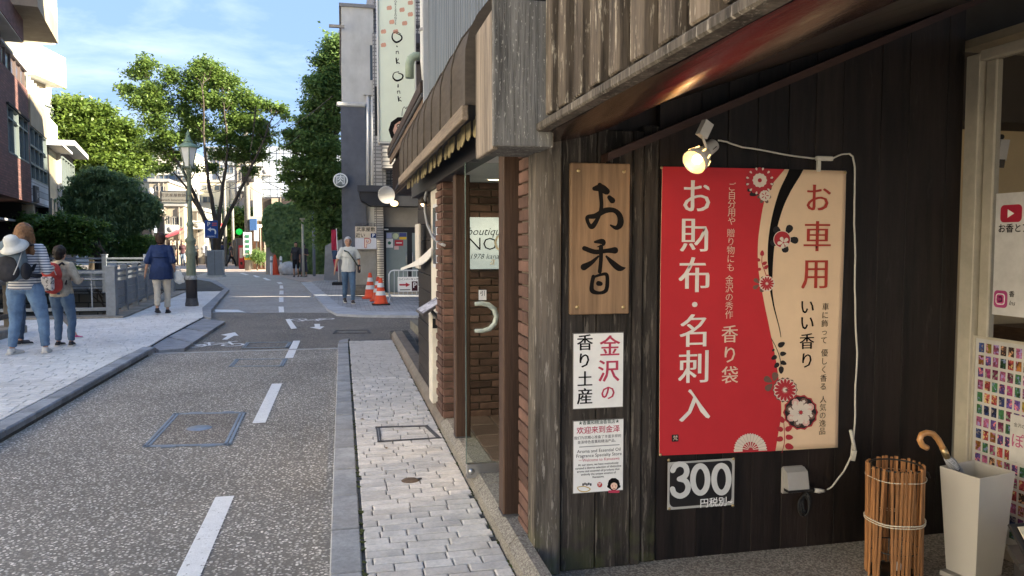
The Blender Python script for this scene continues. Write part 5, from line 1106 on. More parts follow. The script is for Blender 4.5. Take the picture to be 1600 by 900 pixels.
# old concrete wall with the parking boards
oc = mat("stained_concrete", (.38, .36, .31), .9, .22, 3, (1, 1, .5), bump=.4, dirt=.55)
ow = thing('concrete_wall', 'old stained concrete wall between the slate pilaster and the tiled pillar', 'wall', ony(572, 458, 21.3))
part('wall', rc(556, 588.5, 385, 449, 21.3, .25, .02), oc, ow); part('ledge', rc(554, 590, 386.5, 391, 21.2, .4, .02), oc, ow); part('rubble_base', rc(552, 589, 445, 462, 21.1, .4, .05), mat("rubble", (.17, .15, .12), .95, .5, 6, bump=.9), ow)
for i in range(14): part('railing_bar', MB().tube([ony(556.5 + i * 2.2, 348, 21.4), ony(556.5 + i * 2.2, 356, 21.4)], .012, 5), steel_d, ow)
pb1 = thing('parking_board', 'beige board reading 武家屋敷 近い with a blue P above the stained concrete wall', 'sign', ony(571, 371, 21.15))
part('board', rc(555, 588, 354, 371.5, 21.15, .04), flat("board_beige", (.66, .57, .43)), pb1); text('武家屋敷', .125, ony(571.5, 358.8, 21.145), ink, pb1, off=.01); text('近い', .13, ony(563, 368, 21.145), ink, pb1, off=.01)
part('blue_square', rc(579.5, 587.5, 364.5, 371.5, 21.14, .006), flat("parking_blue", (.02, .05, .16)), pb1); text('P', .13, ony(583.5, 368.2, 21.13), white, pb1, off=.03)
pb2 = thing('cartoon_parking_board', 'white board with a red cartoon letter P below the beige parking board', 'sign', ony(571, 389, 21.15))
part('board', rc(555, 588, 372, 389, 21.15, .04), flat("board_white", (.66, .66, .68)), pb2)
text('P', .36, ony(574, 380.5, 21.145), flat("cartoon_red", (.50, .10, .08)), pb2, off=.055); text('P', .34, ony(574, 380.7, 21.13), flat("cartoon_cream", (.78, .62, .5)), pb2, off=.012)
# unseen neighbour, placed and sized to shade the entrance and leave a sun strip
nb_ = thing('shading_neighbour', 'unseen tall plain building behind the timber house, placed to shade the parking entrance', 'building', (8, 17, 0))
part('wall', MB().box(4.2, 9, 13.3, 18.85, 0, 16), conc, nb_)
an_ = thing('blocker', 'plain rear annex added out of view to keep sun off the entrance door', 'building', (12, 21, 0)); part('wall', MB().box(9.3, 15, 19.12, 23.1, 0, 16), conc, an_)  # unseen block added to narrow the sun strip and shade the walls
# ================================================================ BUILDINGS ON THE LEFT, ALONG A FACADE LINE THAT BENDS LEFT
class Facade:
    def __init__(s, P0, n):
        s.P = Vector((*P0, 0)); s.n = Vector((*n, 0)).normalized(); s.d = Vector((-s.n.y, s.n.x, 0))
        s.rz = math.atan2(s.d.y, s.d.x)
    def s_at(s, px, off=0):
        r = ray(px, 380); r = Vector((r.x, r.y, 0)); t = ((s.P + s.n * off) - Vector((0, 0, 0))).dot(s.n) / r.dot(s.n); return (r * t - s.P).dot(s.d)
    def z_at(s, px, py, off=0):
        r = ray(px, py); t = (s.P + s.n * off).dot(s.n) / Vector((r.x, r.y, 0)).dot(s.n); return CH + r.z * t
    def box(s, mb, s0, s1, z0, z1, o0, o1):
        a = s.P + s.d * s0; b = s.P + s.d * s1
        P = [a + s.n * o0, b + s.n * o0, b + s.n * o1, a + s.n * o1]
        return mb.add([(p.x, p.y, z0) for p in P] + [(p.x, p.y, z1) for p in P], [(0, 3, 2, 1), (4, 5, 6, 7), (0, 1, 5, 4), (1, 2, 6, 5), (2, 3, 7, 6), (3, 0, 4, 7)])
FA = Facade((-9.3, 26.2), (.98, .2))
def fpart(nm, m, par, *a, F_=None): return part(nm, (F_ or FA).box(MB(), *a), m, par)
wglass = mat("window_glass", (.10, .13, .16), .06, .35, 1.5, spec=.9); wframe = flat("green_grey_frame", (.16, .19, .18), .5); dk = flat("deep_recess", (.03, .028, .026), .8)
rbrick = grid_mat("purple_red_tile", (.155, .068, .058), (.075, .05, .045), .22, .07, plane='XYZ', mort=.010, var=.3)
def window(par, s0, s1, z0, z1, off=0, cols=4, rows=(.76,), F_=None, fr=wframe, gl=wglass, t=.05):
    W_ = fpart('window', gl, par, s0, s1, z0, z1, off - .10, off - .06, F_=F_)
    for i in range(cols + 1): s_ = s0 + (s1 - s0) * i / cols; fpart('mullion', fr, W_, s_ - t / 2, s_ + t / 2, z0, z1, off - .059, off + .01, F_=F_)
    for r_ in (0, 1) + tuple(rows): z_ = z0 + (z1 - z0) * r_; fpart('transom', fr, W_, s0, s1, z_ - t / 2, z_ + t / 2, off - .059, off + .015, F_=F_)
    return W_
# ---- brick-tiled building
sE = FA.s_at(52); bb_ = thing('brick_building', 'purple red tiled building with a jutting upper storey at the far left', 'building', tuple(FA.P + FA.d * sE))
s20, s50 = FA.s_at(19), FA.s_at(49.5)
fpart('wall', rbrick, bb_, -8, s20, 2.75, 6.2, -8, 0); fpart('wall', rbrick, bb_, s20, s50, 2.75, 3.95, -8, 0); fpart('wall', rbrick, bb_, s20, s50, 5.2, 6.2, -8, 0); fpart('wall', rbrick, bb_, s50, sE, 2.75, 6.2, -8, 0)
window(bb_, s20, s50, 3.95, 5.2, 0, 4, (.74,))
fpart('lintel', dk, bb_, s20 - .1, s50 + .05, 5.2, 5.26, -.1, .06)
s13 = FA.s_at(13); fpart('wall', rbrick, bb_, -8, s13, 6.201, 7.0, -8, 0); fpart('balcony_back', dk, bb_, s13, sE, 6.2, 7.0, -1.4, -1.2)
for i in range(6): s_ = s13 + (sE - s13) * i / 5.3; fpart('baluster', flat("rail_brown", (.14, .11, .10)), bb_, s_, s_ + .05, 6.2, 6.76, -.1, -.04)
fpart('handrail', flat("rail_pale", (.42, .42, .42)), bb_, s13, sE, 6.75, 6.82, -.12, .02); fpart('tinted_panel', mat("tinted_panel", (.10, .075, .07), .15), bb_, s13, sE, 6.25, 6.72, -.085, -.075)
ovh = FA.s_at(48.5, .35); fpart('jutting_parapet', rbrick, bb_, -8, ovh, 7.02, 7.62, -.2, .35); fpart('soffit', conc, bb_, -8, ovh - .02, 6.99, 7.018, -8, .33)
fpart('upper_glazing', mat("cream_blind", (.50, .44, .32), .5), bb_, -8, ovh - .4, 7.62, 8.6, -.6, -.4); fpart('upper_wall', mat("orange_brick", (.36, .13, .07), .8, .2, 12), bb_, -8, ovh - .5, 8.6, 13, -8, -.1)
for i in range(4): fpart('upper_mullion', flat("cream_paint", (.6, .55, .45)), bb_, ovh - .6 - i * .9, ovh - .5 - i * .9, 7.62, 8.6, -.4, -.3)
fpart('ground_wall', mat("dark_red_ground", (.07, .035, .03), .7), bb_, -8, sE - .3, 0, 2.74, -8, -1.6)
s0_, s1_ = FA.s_at(8, -1.6), FA.s_at(30, -1.6); window(bb_, FA.s_at(-6, -1.5), FA.s_at(12, -1.5), .6, 2.0, -1.4, 3, (), fr=flat("cream_paint", (0, 0, 0)))
fpart('canopy_edge', flat("rail_pale", (0, 0, 0)), bb_, -20, FA.s_at(34, -.4), 2.16, 2.22, -1.6, -.4); fpart('brick_pier', rbrick, bb_, FA.s_at(16, -.9), FA.s_at(30, -.9), 0, 2.1, -1.5, -.9)
# ---- concrete block next door
sF = FA.s_at(77.5); cb_ = thing('concrete_block', 'beige concrete building with tall glazing between the tiled building and the trees', 'building', tuple(FA.P + FA.d * sF))
bconc = mat("beige_concrete", (.34, .29, .21), .85, .16, 4, (1, 1, .4), dirt=.3)
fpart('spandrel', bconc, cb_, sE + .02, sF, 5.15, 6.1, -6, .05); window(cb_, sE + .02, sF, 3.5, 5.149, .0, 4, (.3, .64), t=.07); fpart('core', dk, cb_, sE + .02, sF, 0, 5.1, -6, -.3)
fpart('sign_panel', grid_mat("white_siding", (.52, .54, .56), (.2, .2, .2), 4, .2, 0, plane='XYZ'), cb_, sE + .02, sF, 2.75, 3.48, -.3, .02)
fpart('shop_sign', flat("dark_panel", (.07, .07, .075)), cb_, sE + .1, sE + .9, 2.8, 3.3, .021, .09); c = FA.P + FA.d * (sE + .5) + FA.n * .1; text('Jid', .34, (c.x, c.y, 3.05), white, cb_, rz=FA.rz)
fpart('shop_lobby', bconc, cb_, sE + .2, sE + .6, 0, 2.7, -.3, 0); fpart('lower_glazing', wglass, cb_, sE + .7, sF, .2, 2.5, -.28, -.2)
for i in range(7): s_ = sE + .05 + (sF - sE - .1) * i / 6; fpart('balcony_post', flat("rail_pale", (0, 0, 0)), cb_, s_, s_ + .04, 6.1, 6.75, -.05, 0)
fpart('balcony_glass', mat("frosted_green", (.35, .40, .38), .2), cb_, sE + .02, sF, 6.14, 6.7, -.04, -.03); fpart('upper_back', bconc, cb_, sE + .02, sF, 6.1, 9.5, -6, -1.2)
sG = FA.s_at(72, .9); fpart('upper_balcony', bconc, cb_, sE - .4, sG, 7.62, 8.22, -1.19, .9); fpart('balcony_glass', mat("frosted_green", (0, 0, 0)), cb_, sE - .4, sG, 8.23, 8.9, .82, .86)
for i in range(5): s_ = sE - .4 + (sG - sE + .36) * i / 4; fpart('balcony_post', flat("rail_pale", (0, 0, 0)), cb_, s_, s_ + .05, 8.22, 8.95, .861, .9)
# ---- white apartment block behind
ap = thing('white_apartment', 'sunlit cream apartment block with big white balconies above the trees on the left', 'building', (-14, 38, 0))
wpl = mat("white_plaster", (.74, .70, .60), .8, .06, 3); 
FB = Facade((ray(68, 380).x * 36 / ray(68, 380).y * 1.0, 37.2), (1.0, -.10))
a_ = FB.s_at(66); b_ = FB.s_at(112)
def z_(px, py): return FB.z_at(px, py)
fpart('balcony_block', wpl, ap, a_, b_, z_(112, 141), z_(112, 96), -7, 0, F_=FB); fpart('roof_slab', wpl, ap, a_ - 2, FB.s_at(104), z_(104, 76), z_(104, 72), -8, -.2, F_=FB)
fpart('recessed_wall', wpl, ap, a_ - 4, FB.s_at(88, -2.5), 0, z_(104, 76) - .01, -9, -2.5, F_=FB)
fpart('tower', mat("cream_plaster", (.74, .66, .48), .8, .05, 3), ap, FB.s_at(60, -4), FB.s_at(77.5, -4), 0, 24, -12, -4, F_=FB)
fpart('awning_roll', bconc, ap, a_ - 3, FB.s_at(80, -.6), z_(80, 133) , z_(80, 127), -2.4, -.6, F_=FB); window(ap, a_ - 3, FB.s_at(85, -2.5), z_(85, 166), z_(85, 138), -2.35, 4, (), F_=FB, gl=mat("pale_glass", (.4, .42, .40), .2))
# ---- two low houses beyond
sH = FA.s_at(95); lh = thing('grey_metal_house', 'low grey house with a white parapet and beige reflecting wall left of the trees', 'house', tuple(FA.P + FA.d * sH))
fpart('parapet', flat("white_parapet", (.62, .64, .66)), lh, sF + .02, sH - .3, 5.15, 6.0, -5, .05); fpart('wall', mat("beige_metal", (.30, .25, .17), .3, .3, 1.5), lh, sF + .6, sH - .3, 0, 4.95, -5, 0); fpart('canopy', flat("white_parapet", (0, 0, 0)), lh, sF, sH, 4.96, 5.04, -1, .5)
window(lh, sF + .7, sH - .6, 1.9, 3.1, .02, 2, (.5,)); fpart('downpipe', flat("white_pipe", (0, 0, 0)), lh, sH - .28, sH - .16, 0, 5.1, 0, .12); fpart('dark_frames', dk, lh, sF + .02, sF + .58, .0, 4.95, -4, 0)
sI = FA.s_at(118); l2 = thing('dark_roofed_house', 'dark house with a sloping roof and row of tall windows beside the big trees', 'house', tuple(FA.P + FA.d * sI))
dwall = mat("dark_siding", (.10, .095, .09), .75, .15, 6); fpart('wall', dwall, l2, sH, sI, 0, 5.3, -5, 0); window(l2, sH + .4, sI - .5, 3.5, 4.9, .1, 5, ()); fpart('roof_edge', flat("roof_pale_edge", (.36, .37, .38)), l2, sH - .1, sI + .3, 5.3, 5.5, -5.2, .6)

# ================================================================ FAR BUILDINGS DOWN THE STREET (fronts across the view)
def far_building(nm, lab, x0, x1, ytop, Y, m, depth=12, wins=(), ybase=None, cat='building', roof=True):
    a = ony(x0, ytop, Y); b = ony(x1, ytop, Y); t = thing(nm, lab, cat, ((a[0] + b[0]) / 2, Y, 0))
    part('wall', MB().box(a[0], b[0], Y, Y + depth, 0, a[2]), m, t)
    if roof: part('parapet', MB().box(a[0] - .1, b[0] + .1, Y - .1, Y + depth + .1, a[2] + .001, a[2] + .25), mat("parapet_grey", (.38, .37, .35)), t)
    for (u0, u1, v0, v1) in wins:
        p = ony(u0, v1, Y); q = ony(u1, v0, Y); w = part('window', MB().box(p[0], q[0], Y - .03, Y - .01, p[2], q[2]), wglass, t)
        e = .06
        part('frame', MB().box(p[0] - e, q[0] + e, Y - .08, Y - .031, q[2], q[2] + e).box(p[0] - e, q[0] + e, Y - .1, Y - .031, p[2] - e, p[2]).box(p[0] - e, p[0], Y - .08, Y - .031, p[2], q[2]).box(q[0], q[0] + e, Y - .08, Y - .031, p[2], q[2]).box((p[0] + q[0]) / 2 - .03, (p[0] + q[0]) / 2 + .03, Y - .07, Y - .031, p[2], q[2]), flat("far_frame", (.30, .28, .25)), w, kind=None)
    rr = random.Random(int(x0))
    for k in range(1):
        u = rr.uniform(x0 + 3, x1 - 5); v = rr.uniform(ytop + 14, ytop + 60); p = ony(u, v, Y)
        if p[2] > 2: ac = part('air_conditioner', MB().box(p[0], p[0] + .85, Y - .38, Y - .05, p[2], p[2] + .6, .03), mat("ac_white", (.55, .55, .52), .6), t); part('fan_grille', MB().lathe([(0, .01), (.19, .01), (.19, 0)], (p[0] + .34, Y - .381, p[2] + .3), 12, ax=(0, -1, 0)), mat('grille_grey', (.25, .25, .25)), ac)
    for k in range(2): u = rr.uniform(x0 + 1, x1 - 1); p = ony(u, ytop + 2, Y); part('downpipe', MB().tube([(p[0], Y - .08, .1), (p[0], Y - .08, p[2])], .05, 6), mat("pipe_brown", (.22, .19, .16)), t)
    return t, a, b
cream1 = mat("sunny_cream", (.62, .54, .38), .85, .1, 1.2, dirt=.12); cream2 = mat("sunny_white", (.70, .67, .56), .85, .08, 1.2, dirt=.1); tan1 = mat("tan_render", (.42, .36, .27), .85, .14, 1.5, dirt=.2); brn1 = mat("brown_render", (.27, .21, .16), .85, .16, 2, dirt=.25); gry1 = mat("cool_grey_render", (.40, .42, .45), .85, .1, 2)
far_building('apartment_building', 'wide cream building behind the left trees with a dark strip window', 186, 243, 246, 92, cream1, wins=((225, 232, 263, 283), (212, 220, 290, 300), (226, 236, 300, 312), (196, 204, 264, 280)))
far_building('apartment_building', 'tall cream building with a long window band just left of the lamp lantern', 236, 300, 238, 84, cream2, wins=((249, 262, 274, 281), (265, 283, 275, 281), (286, 298, 275, 281), (246, 256, 292, 298), (262, 280, 293, 299)))
far_building('shop_house', 'tan corner house under the direction sign with shuttered windows', 233, 262, 284, 66, tan1, wins=((244, 258, 292, 298), (240, 249, 343, 360), (253, 259, 345, 358)))
t_, a, b = far_building('shop_house', 'brown shopfront with a red awning beyond the walking woman', 255, 287, 322, 56, tan1, wins=((270, 276, 340, 354), (278, 284, 340, 354), (258, 265, 338, 350)))
p = ony(262, 369, 55); q = ony(284, 357, 55)
part('awning', MB().add([(p[0], 54.2, p[2]), (q[0], 54.2, p[2] + .3), (q[0], 55.9, q[2]), (p[0] + .5, 55.9, q[2]), (p[0], 54.2, p[2] - .15), (q[0], 54.2, p[2] + .15)], [(0, 1, 2, 3), (0, 4, 5, 1)]), flat("faded_red_cloth", (.42, .10, .12)), t_)
part('shopfront', MB().box(*[ony(263, 411, 55.95)[0], ony(285, 411, 55.95)[0]], 55.9, 55.99, 0.05, ony(263, 374, 55.95)[2]), mat("dark_shopfront", (.07, .05, .04), .4, .5, 2), t_)
for u in (267, 273, 279): part('shop_mullion', MB().box(ony(u, 400, 55.9)[0], ony(u, 400, 55.9)[0] + .1, 55.8, 55.9, .05, ony(u, 376, 55.9)[2]), flat("cream_paint", (0, 0, 0)), t_)
far_building('shop_house', 'brown house with small balconies at the left of the street end', 208, 240, 330, 60, brn1, wins=((213, 219, 340, 352), (224, 231, 342, 354), (214, 220, 365, 380), (228, 233, 366, 378)))
far_building('shop_house', 'grey house front right behind the lamp column', 286, 318, 330, 58, mat("grey_render", (.30, .29, .26), .85, .15, 2), wins=((289, 296, 345, 362), (300, 308, 345, 360), (289, 297, 376, 398)))
far_building('apartment_building', 'white building with a long balcony behind the central tree', 292, 372, 284, 88, cream2, wins=((298, 310, 290, 297), (316, 330, 290, 297), (336, 350, 290, 297), (300, 312, 308, 316), (318, 332, 308, 316)))
far_building('office_tower', 'cool grey office tower behind the crown of the central tree', 320, 372, 232, 112, gry1, wins=((324, 334, 240, 250), (338, 348, 240, 250), (352, 364, 240, 250), (324, 334, 258, 270), (338, 348, 258, 270), (352, 364, 258, 270)))
far_building('apartment_building', 'narrow beige block right of the central tree with wires in front', 366, 398, 252, 76, mat("pinkish_beige", (.50, .42, .34), .85, .12, 2), wins=((370, 376, 268, 282), (384, 391, 268, 282), (370, 376, 296, 310), (384, 391, 296, 310), (384, 391, 322, 334)))
# glass tiled hall on a dark storey
t_, a, b = far_building('glass_block_hall', 'building clad in large pale glass panels above a dark storey behind the hedge', 399, 560, 228, 62, gry1, roof=False)
gp_ = mat("pale_glass_panel", (.52, .58, .66), .25, .06, 1, rand=.12, spec=.8); zt0 = ony(430, 308, 62)[2]; nC, nR = 15, 7; cw_ = (b[0] - a[0]) / nC; rh_ = (a[2] - zt0) / nR
pm = nonflat(cw_ - .06, .1, rh_ - .06, gp_, 'glass_panel', 0)
for i in range(nC):
    for j in range(nR): inst('glass_panel', pm, t_, (a[0] + (i + .5) * cw_, 61.93, zt0 + (j + .5) * rh_))
part('dark_storey', MB().box(a[0] + .4, b[0], 61.9, 61.99, 0, zt0 - .1), mat("dark_storey_m", (.05, .04, .036), .7), t_); part('column', MB().box(ony(424, 300, 61.8)[0], ony(434, 300, 61.8)[0], 61.7, 61.9, 0, zt0 - .1), tan1, t_)
part('edge_fin', MB().box(a[0] - .2, a[0] + .4, 61.6, 62, 0, a[2] + .2), cream2, t_)
# low shops on the right of the far street
t_, a, b = far_building('corner_shop', 'small shop with a lit warm front beside the utility pole', 392, 416, 345, 46, tan1, wins=())
part('shopfront', MB().box(a[0] + .1, b[0] - .1, 45.9, 45.99, 0, 2.4), mat("warm_shopfront", (.10, .05, .03), .5, .5, 3), t_); part('lit_ceiling', MB().box(a[0] + .2, b[0] - .2, 45.8, 45.89, 2.4, 2.55), emis("warm_lit_strip", (1, .72, .4), 1), t_); part('awning', MB().box(a[0], b[0] + .3, 44.9, 45.89, 2.75, 2.85), flat("grey_awning", (.4, .4, .4)), t_)
far_building('corner_shop', 'grey shop front with a door behind the red vending machine', 366, 392, 372, 52, brn1, wins=((381, 388, 384, 408),), roof=False)
vm_ = thing('vending_machine', 'red vending machine on the far corner left of the utility pole', 'vending machine', ony(377, 412, 47)); a = ony(373, 411, 47); b = ony(381, 383, 47)
part('case', MB().box(a[0], b[0], 47, 47.6, .02, b[2], .03), flat("vending_red", (.45, .03, .04), .4), vm_); part('window', MB().box(a[0] + .06, b[0] - .06, 46.97, 46.999, b[2] - .75, b[2] - .15), flat("vending_window", (.55, .5, .48), .3), vm_); part('slot', MB().box(a[0] + .08, b[0] - .1, 46.98, 46.999, .25, .42), black, vm_)

# row added out of view to bounce low sun into the shaded street
lw = thing('bounce_row', 'long pale plastered row of houses added unseen across the canal to bounce sunlight', 'building', (-14, -8, 0))
part('wall', MB().box(-22, -14, -34, 13, 0, 10.5), mat("pale_plaster", (.74, .70, .62), .85, .08, 1.5, dirt=.12), lw); part('roof', MB().prism([(-22.4, 10.5), (-13.6, 10.5), (-18, 12.6)], -34.4, 13.4, 'Y'), mat("roof_slate", (.07, .07, .072)), lw)
for i in range(12):
    for z_ in (1.2, 4.4, 7.6): part('window', MB().box(-14.02, -13.97, -32 + i * 3.7, -30.6 + i * 3.7, z_, z_ + 1.3), wglass, lw)
# ================================================================ CANAL FENCES AND STREET FURNITURE
fgrey = mat("grey_blue_fence_paint", (.20, .225, .255), .6, .14, 14, bump=.12, dirt=.25)
cst = mat("canal_coping", (.27, .255, .23), .9, .25, 14, bump=.5, dirt=.45)
def fence(name, lab, p0, p1, posts, nb, h=.88, solid=False, z0=.10, first=True, last=True):
    p0 = Vector((*p0, 0)); p1 = Vector((*p1, 0)); d = (p1 - p0); Lh = d.length; d.normalize(); rz = math.atan2(d.y, d.x)
    t = thing(name, lab, 'fence', (p0.x, p0.y, z0))
    P = [p0 + d * Lh * i / posts for i in range(posts + 1)]
    for i, p in enumerate(P):
        if (i == 0 and not first) or (i == posts and not last): continue
        w = .17 if i in (0, posts) else .12
        part('post', MB().obox((p.x, p.y, z0 + (h + .06) / 2), (w, w, h + .06), rz), fgrey, t); part('post_cap', MB().obox((p.x, p.y, z0 + h + .075), (w + .03, w + .03, .028), rz), fgrey, t)
    for a, b in zip(P, P[1:]):
        c = (a + b) / 2; ln = (b - a).length - .13
        part('top_rail', MB().obox((c.x, c.y, z0 + h - .03), (ln, .07, .05), rz), fgrey, t); part('lower_rail', MB().obox((c.x, c.y, z0 + .14), (ln, .05, .06), rz), fgrey, t)
        if solid:
            for k in range(3): part('slat', MB().obox((c.x, c.y, z0 + .26 + k * .16), (ln, .03, .145), rz), fgrey, t)
            part('lower_rail', MB().obox((c.x, c.y, z0 + h - .14), (ln, .05, .04), rz), fgrey, t)
        else:
            for k in range(nb): q = a + (b - a) * ((k + 1) / (nb + 1)); part('bar', MB().obox((q.x, q.y, z0 + (h + .1) / 2), (.022, .022, h - .2), rz), fgrey, t)
            part('lower_rail', MB().obox((c.x, c.y, z0 + h - .16), (ln, .04, .03), rz), fgrey, t)
    return t
cor = onz(176, 494, .1)[:2]; far_ = onz(240, 466, .1)[:2]
cp = struct('canal_coping_stone', MB().box(-9.5, cor[0] + .25, cor[1] - .22, cor[1] + .2, 0, .115, .01).prism([(cor[0] - .2, cor[1] + .201), (cor[0] + .25, cor[1] + .201), (far_[0] + .25, far_[1] + 3), (far_[0] - .2, far_[1] + 3)], 0, .115, 'Z'), cst)
fence('railing', 'grey blue railing with upright bars along the near side of the canal', cor, (cor[0] - 3.2, cor[1] + .15), 1, 8)
fence('railing', 'grey blue slatted railing running away beside the walking woman', cor, far_, 4, 3, solid=True, first=False)
fence('railing', 'grey blue parapet railing on the far side of the canal', (far_[0] - .1, far_[1] + 2.6), (far_[0] - 9, far_[1] + 3.4), 5, 5, solid=True, h=1.0)
# near brown railing on stone kerb
bwd = mat("brown_grey_rail", (.10, .09, .075), .75, .25, 12, bump=.3)
nr = thing('low_railing', 'low brown grey railing on a stone kerb at the left edge of the photo', 'fence', (-5.1, 11, .1))
for y_ in (9.3, 10.8, 12.3, 13.4): part('post', MB().box(-5.16, -5.04, y_ - .06, y_ + .06, .2, .86, .01), bwd, nr)
part('top_rail', MB().box(-5.19, -5.01, 9.0, 13.5, .861, .93, .01), bwd, nr); part('lower_rail', MB().box(-5.13, -5.07, 9.0, 13.45, .33, .40, .005), bwd, nr); part('stone_kerb', MB().box(-5.3, -4.92, 9, 13.6, .0, .2, .015), cst, nr)
# ---- street lamp
def street_lamp(base, s=1):
    X, Y, Z_ = base; t = thing('street_lamp', 'green cast iron street lamp with a lantern and finial standing on the left pavement', 'street lamp', base)
    gm_ = mat("verdigris_paint", (.20, .235, .17), .55, .25, 10, (3, 3, .6), bump=.15, dirt=.3)
    d = 18.5 / 1200; H = lambda v: (478 - v) * d
    prof = [(.145, 0), (.145, .06), (.135, .10), (.125, .18)]; part('plinth', MB().lathe(prof, base, 20), steel_d, t)
    part('dark_wrap', MB().lathe([(.122, .12), (.122, .58), (.118, .60)], base, 20), flat("black_wrap", (.035, .03, .03), .6), t)
    part('tape', MB().lathe([(.126, .60), (.126, .68), (.11, .69)], base, 20), mat("worn_tape", (.35, .35, .33), .6, .5, 30), t)
    part('lower_column', MB().lathe([(.11, .60), (.105, .70), (.098, 1.12), (.118, 1.16), (.118, 1.22), (.098, 1.26), (.092, 1.42), (.12, 1.46), (.12, 1.50), (.07, 1.56), (.06, 1.78), (.078, 1.82), (.078, 1.86), (.055, 1.90)], base, 20), gm_, t)
    zt_ = H(276); part('column', MB().lathe([(.055, 1.90), (.052, 2.3), (.042, zt_ - .1), (.07, zt_ - .08), (.07, zt_ - .04), (.045, zt_)], base, 16), gm_, t)
    c = (X, Y, Z_ + zt_)
    for k in range(4):
        a = k * math.pi / 2 + .5; dx, dy = math.cos(a), math.sin(a)
        part('scroll', MB().tube([(X + dx * .05, Y + dy * .05, c[2] - .25), (X + dx * .13, Y + dy * .13, c[2] - .12), (X + dx * .15, Y + dy * .15, c[2]), (X + dx * .11, Y + dy * .11, c[2] + .06)], .014, 6), gm_, t)
    pr = lambda rz_: [(rz_[0] * math.cos(R(45 + 60 * k)), rz_[0] * math.sin(R(45 + 60 * k)), rz_[1]) for k in range(6)]
    ring0, ring1 = pr((.095, .0)), pr((.195, .44))
    for k in range(6):
        p = [Vector(c) + Vector(v) for v in (ring0[k], ring0[(k + 1) % 6], ring1[(k + 1) % 6], ring1[k])]
        part('lantern_pane', MB().poly(p), mat("frosted_pane", (.70, .70, .66), .45, .05, 5), t); part('lantern_bar', MB().tube([p[0], p[3]], .012, 6), gm_, t)
    part('lantern_rim', MB().lathe([(.10, -.02), (.14, -.01), (.13, .02)], c, 6, False), gm_, t)
    part('lantern_roof', MB().lathe([(.20, .43), (.228, .44), (.228, .46), (.15, .515), (.09, .56), (.105, .57), (.105, .59), (.07, .62), (.055, .67), (.045, .685), (.055, .70), (.028, .72), (.04, .745), (.042, .765), (.018, .79), (.008, .84), (0, .845)], c, 12), mat("verdigris_roof", (.22, .32, .23), .6, .3, 10, dirt=.3), t)
    # finger sign hung on the column
    return t, d
lbase = onz(300, 478, .08); lampo, ld = street_lamp(lbase)
Ysn = lbase[1] - .05
dsn = thing('direction_sign', 'cream direction sign with brown writing and an arrow hung on the street lamp', 'sign', ony(272, 317, Ysn))
a = ony(251, 318, Ysn); b = ony(292, 298.5, Ysn); part('frame', MB().box(a[0], b[0], Ysn, Ysn + .06, a[2], b[2], .008), flat("sign_frame", (.17, .19, .18)), dsn)
a = ony(253, 316, Ysn - .005); b = ony(290, 300.5, Ysn - .005); part('face', MB().box(a[0], b[0], Ysn - .005, Ysn - .001, a[2], b[2]), flat("sign_cream", (.72, .64, .47)), dsn)
brn = flat("brown_ink", (.10, .05, .03)); text('長町武家屋敷跡 →', .088, ony(271.5, 305.5, Ysn - .008), brn, dsn); text('Nagamachi Samurai Houses', .058, ony(271, 312.5, Ysn - .008), brn, dsn, off=.01)
part('bracket', MB().box(b[0], lbase[0], Ysn + .01, Ysn + .04, b[2] + .02, b[2] + .05), flat("sign_frame", (0, 0, 0)), dsn)
# ---- utility box and parking sign
ub = thing('utility_cabinet', 'grey steel utility cabinet at the kerb in front of the central tree', 'cabinet', onz(336, 433, 0))
Yu = onz(336, 433)[1]; a = ony(324, 432, Yu); b = ony(347, 391, Yu)
part('case', MB().box(a[0], b[0], Yu, Yu + .7, .08, b[2], .02), mat("cabinet_grey", (.27, .29, .30), .6, .12, 4, dirt=.25), ub); part('plinth', MB().box(a[0] - .04, b[0] + .04, Yu - .04, Yu + .74, 0, .08), conc, ub); part('door_seam', MB().box((a[0] + b[0]) / 2 - .006, (a[0] + b[0]) / 2 + .006, Yu - .002, Yu + .01, .1, b[2] - .03), black, ub)
ps = thing('parking_sign', 'blue parking sign with a white P and left turning arrow above the cabinet', 'sign', ony(330, 400, Yu + .9))
Yp2 = Yu + .2; a = ony(320, 372, Yp2); b = ony(340, 344.5, Yp2); part('board', MB().box(a[0], b[0], Yp2, Yp2 + .04, a[2], b[2], .01), flat("parking_board_blue", (.012, .075, .30), .45), ps)
text('P', .26, ony(326, 350.5, Yp2 - .01), white, ps, off=.02); text('PARKING', .085, ony(330, 369.5, Yp2 - .01), white, ps, off=.015)
fq = lambda u, v: (lambda p: (p[0], p[2]))(ony(u, v, Yp2))
q = MB(); stroke(q, [(336.5, 365, 2.4), (336.5, 361, 2.4), (334, 358.5, 2.4), (328, 358.5, 2.4)], fq, Yp2 - .01); q.poly([(x, Yp2 - .012, z) for x, z in (fq(324, 358.5), fq(329.5, 355), fq(329.5, 362))]); part('arrow', q, white, ps)
q = MB(); stroke(q, [(332, 349, 2), (338, 349, 2)], fq, Yp2 - .01); stroke(q, [(332, 352, 2), (338, 352, 2)], fq, Yp2 - .01); part('red_marks', q, flat("mark_red", (.55, .12, .14)), ps)
part('pole', MB().tube([(ony(331, 400, Yp2)[0], Yp2 + .06, 0), (ony(331, 372, Yp2)[0], Yp2 + .06, b[2])], .04, 8), steel_d, ps)
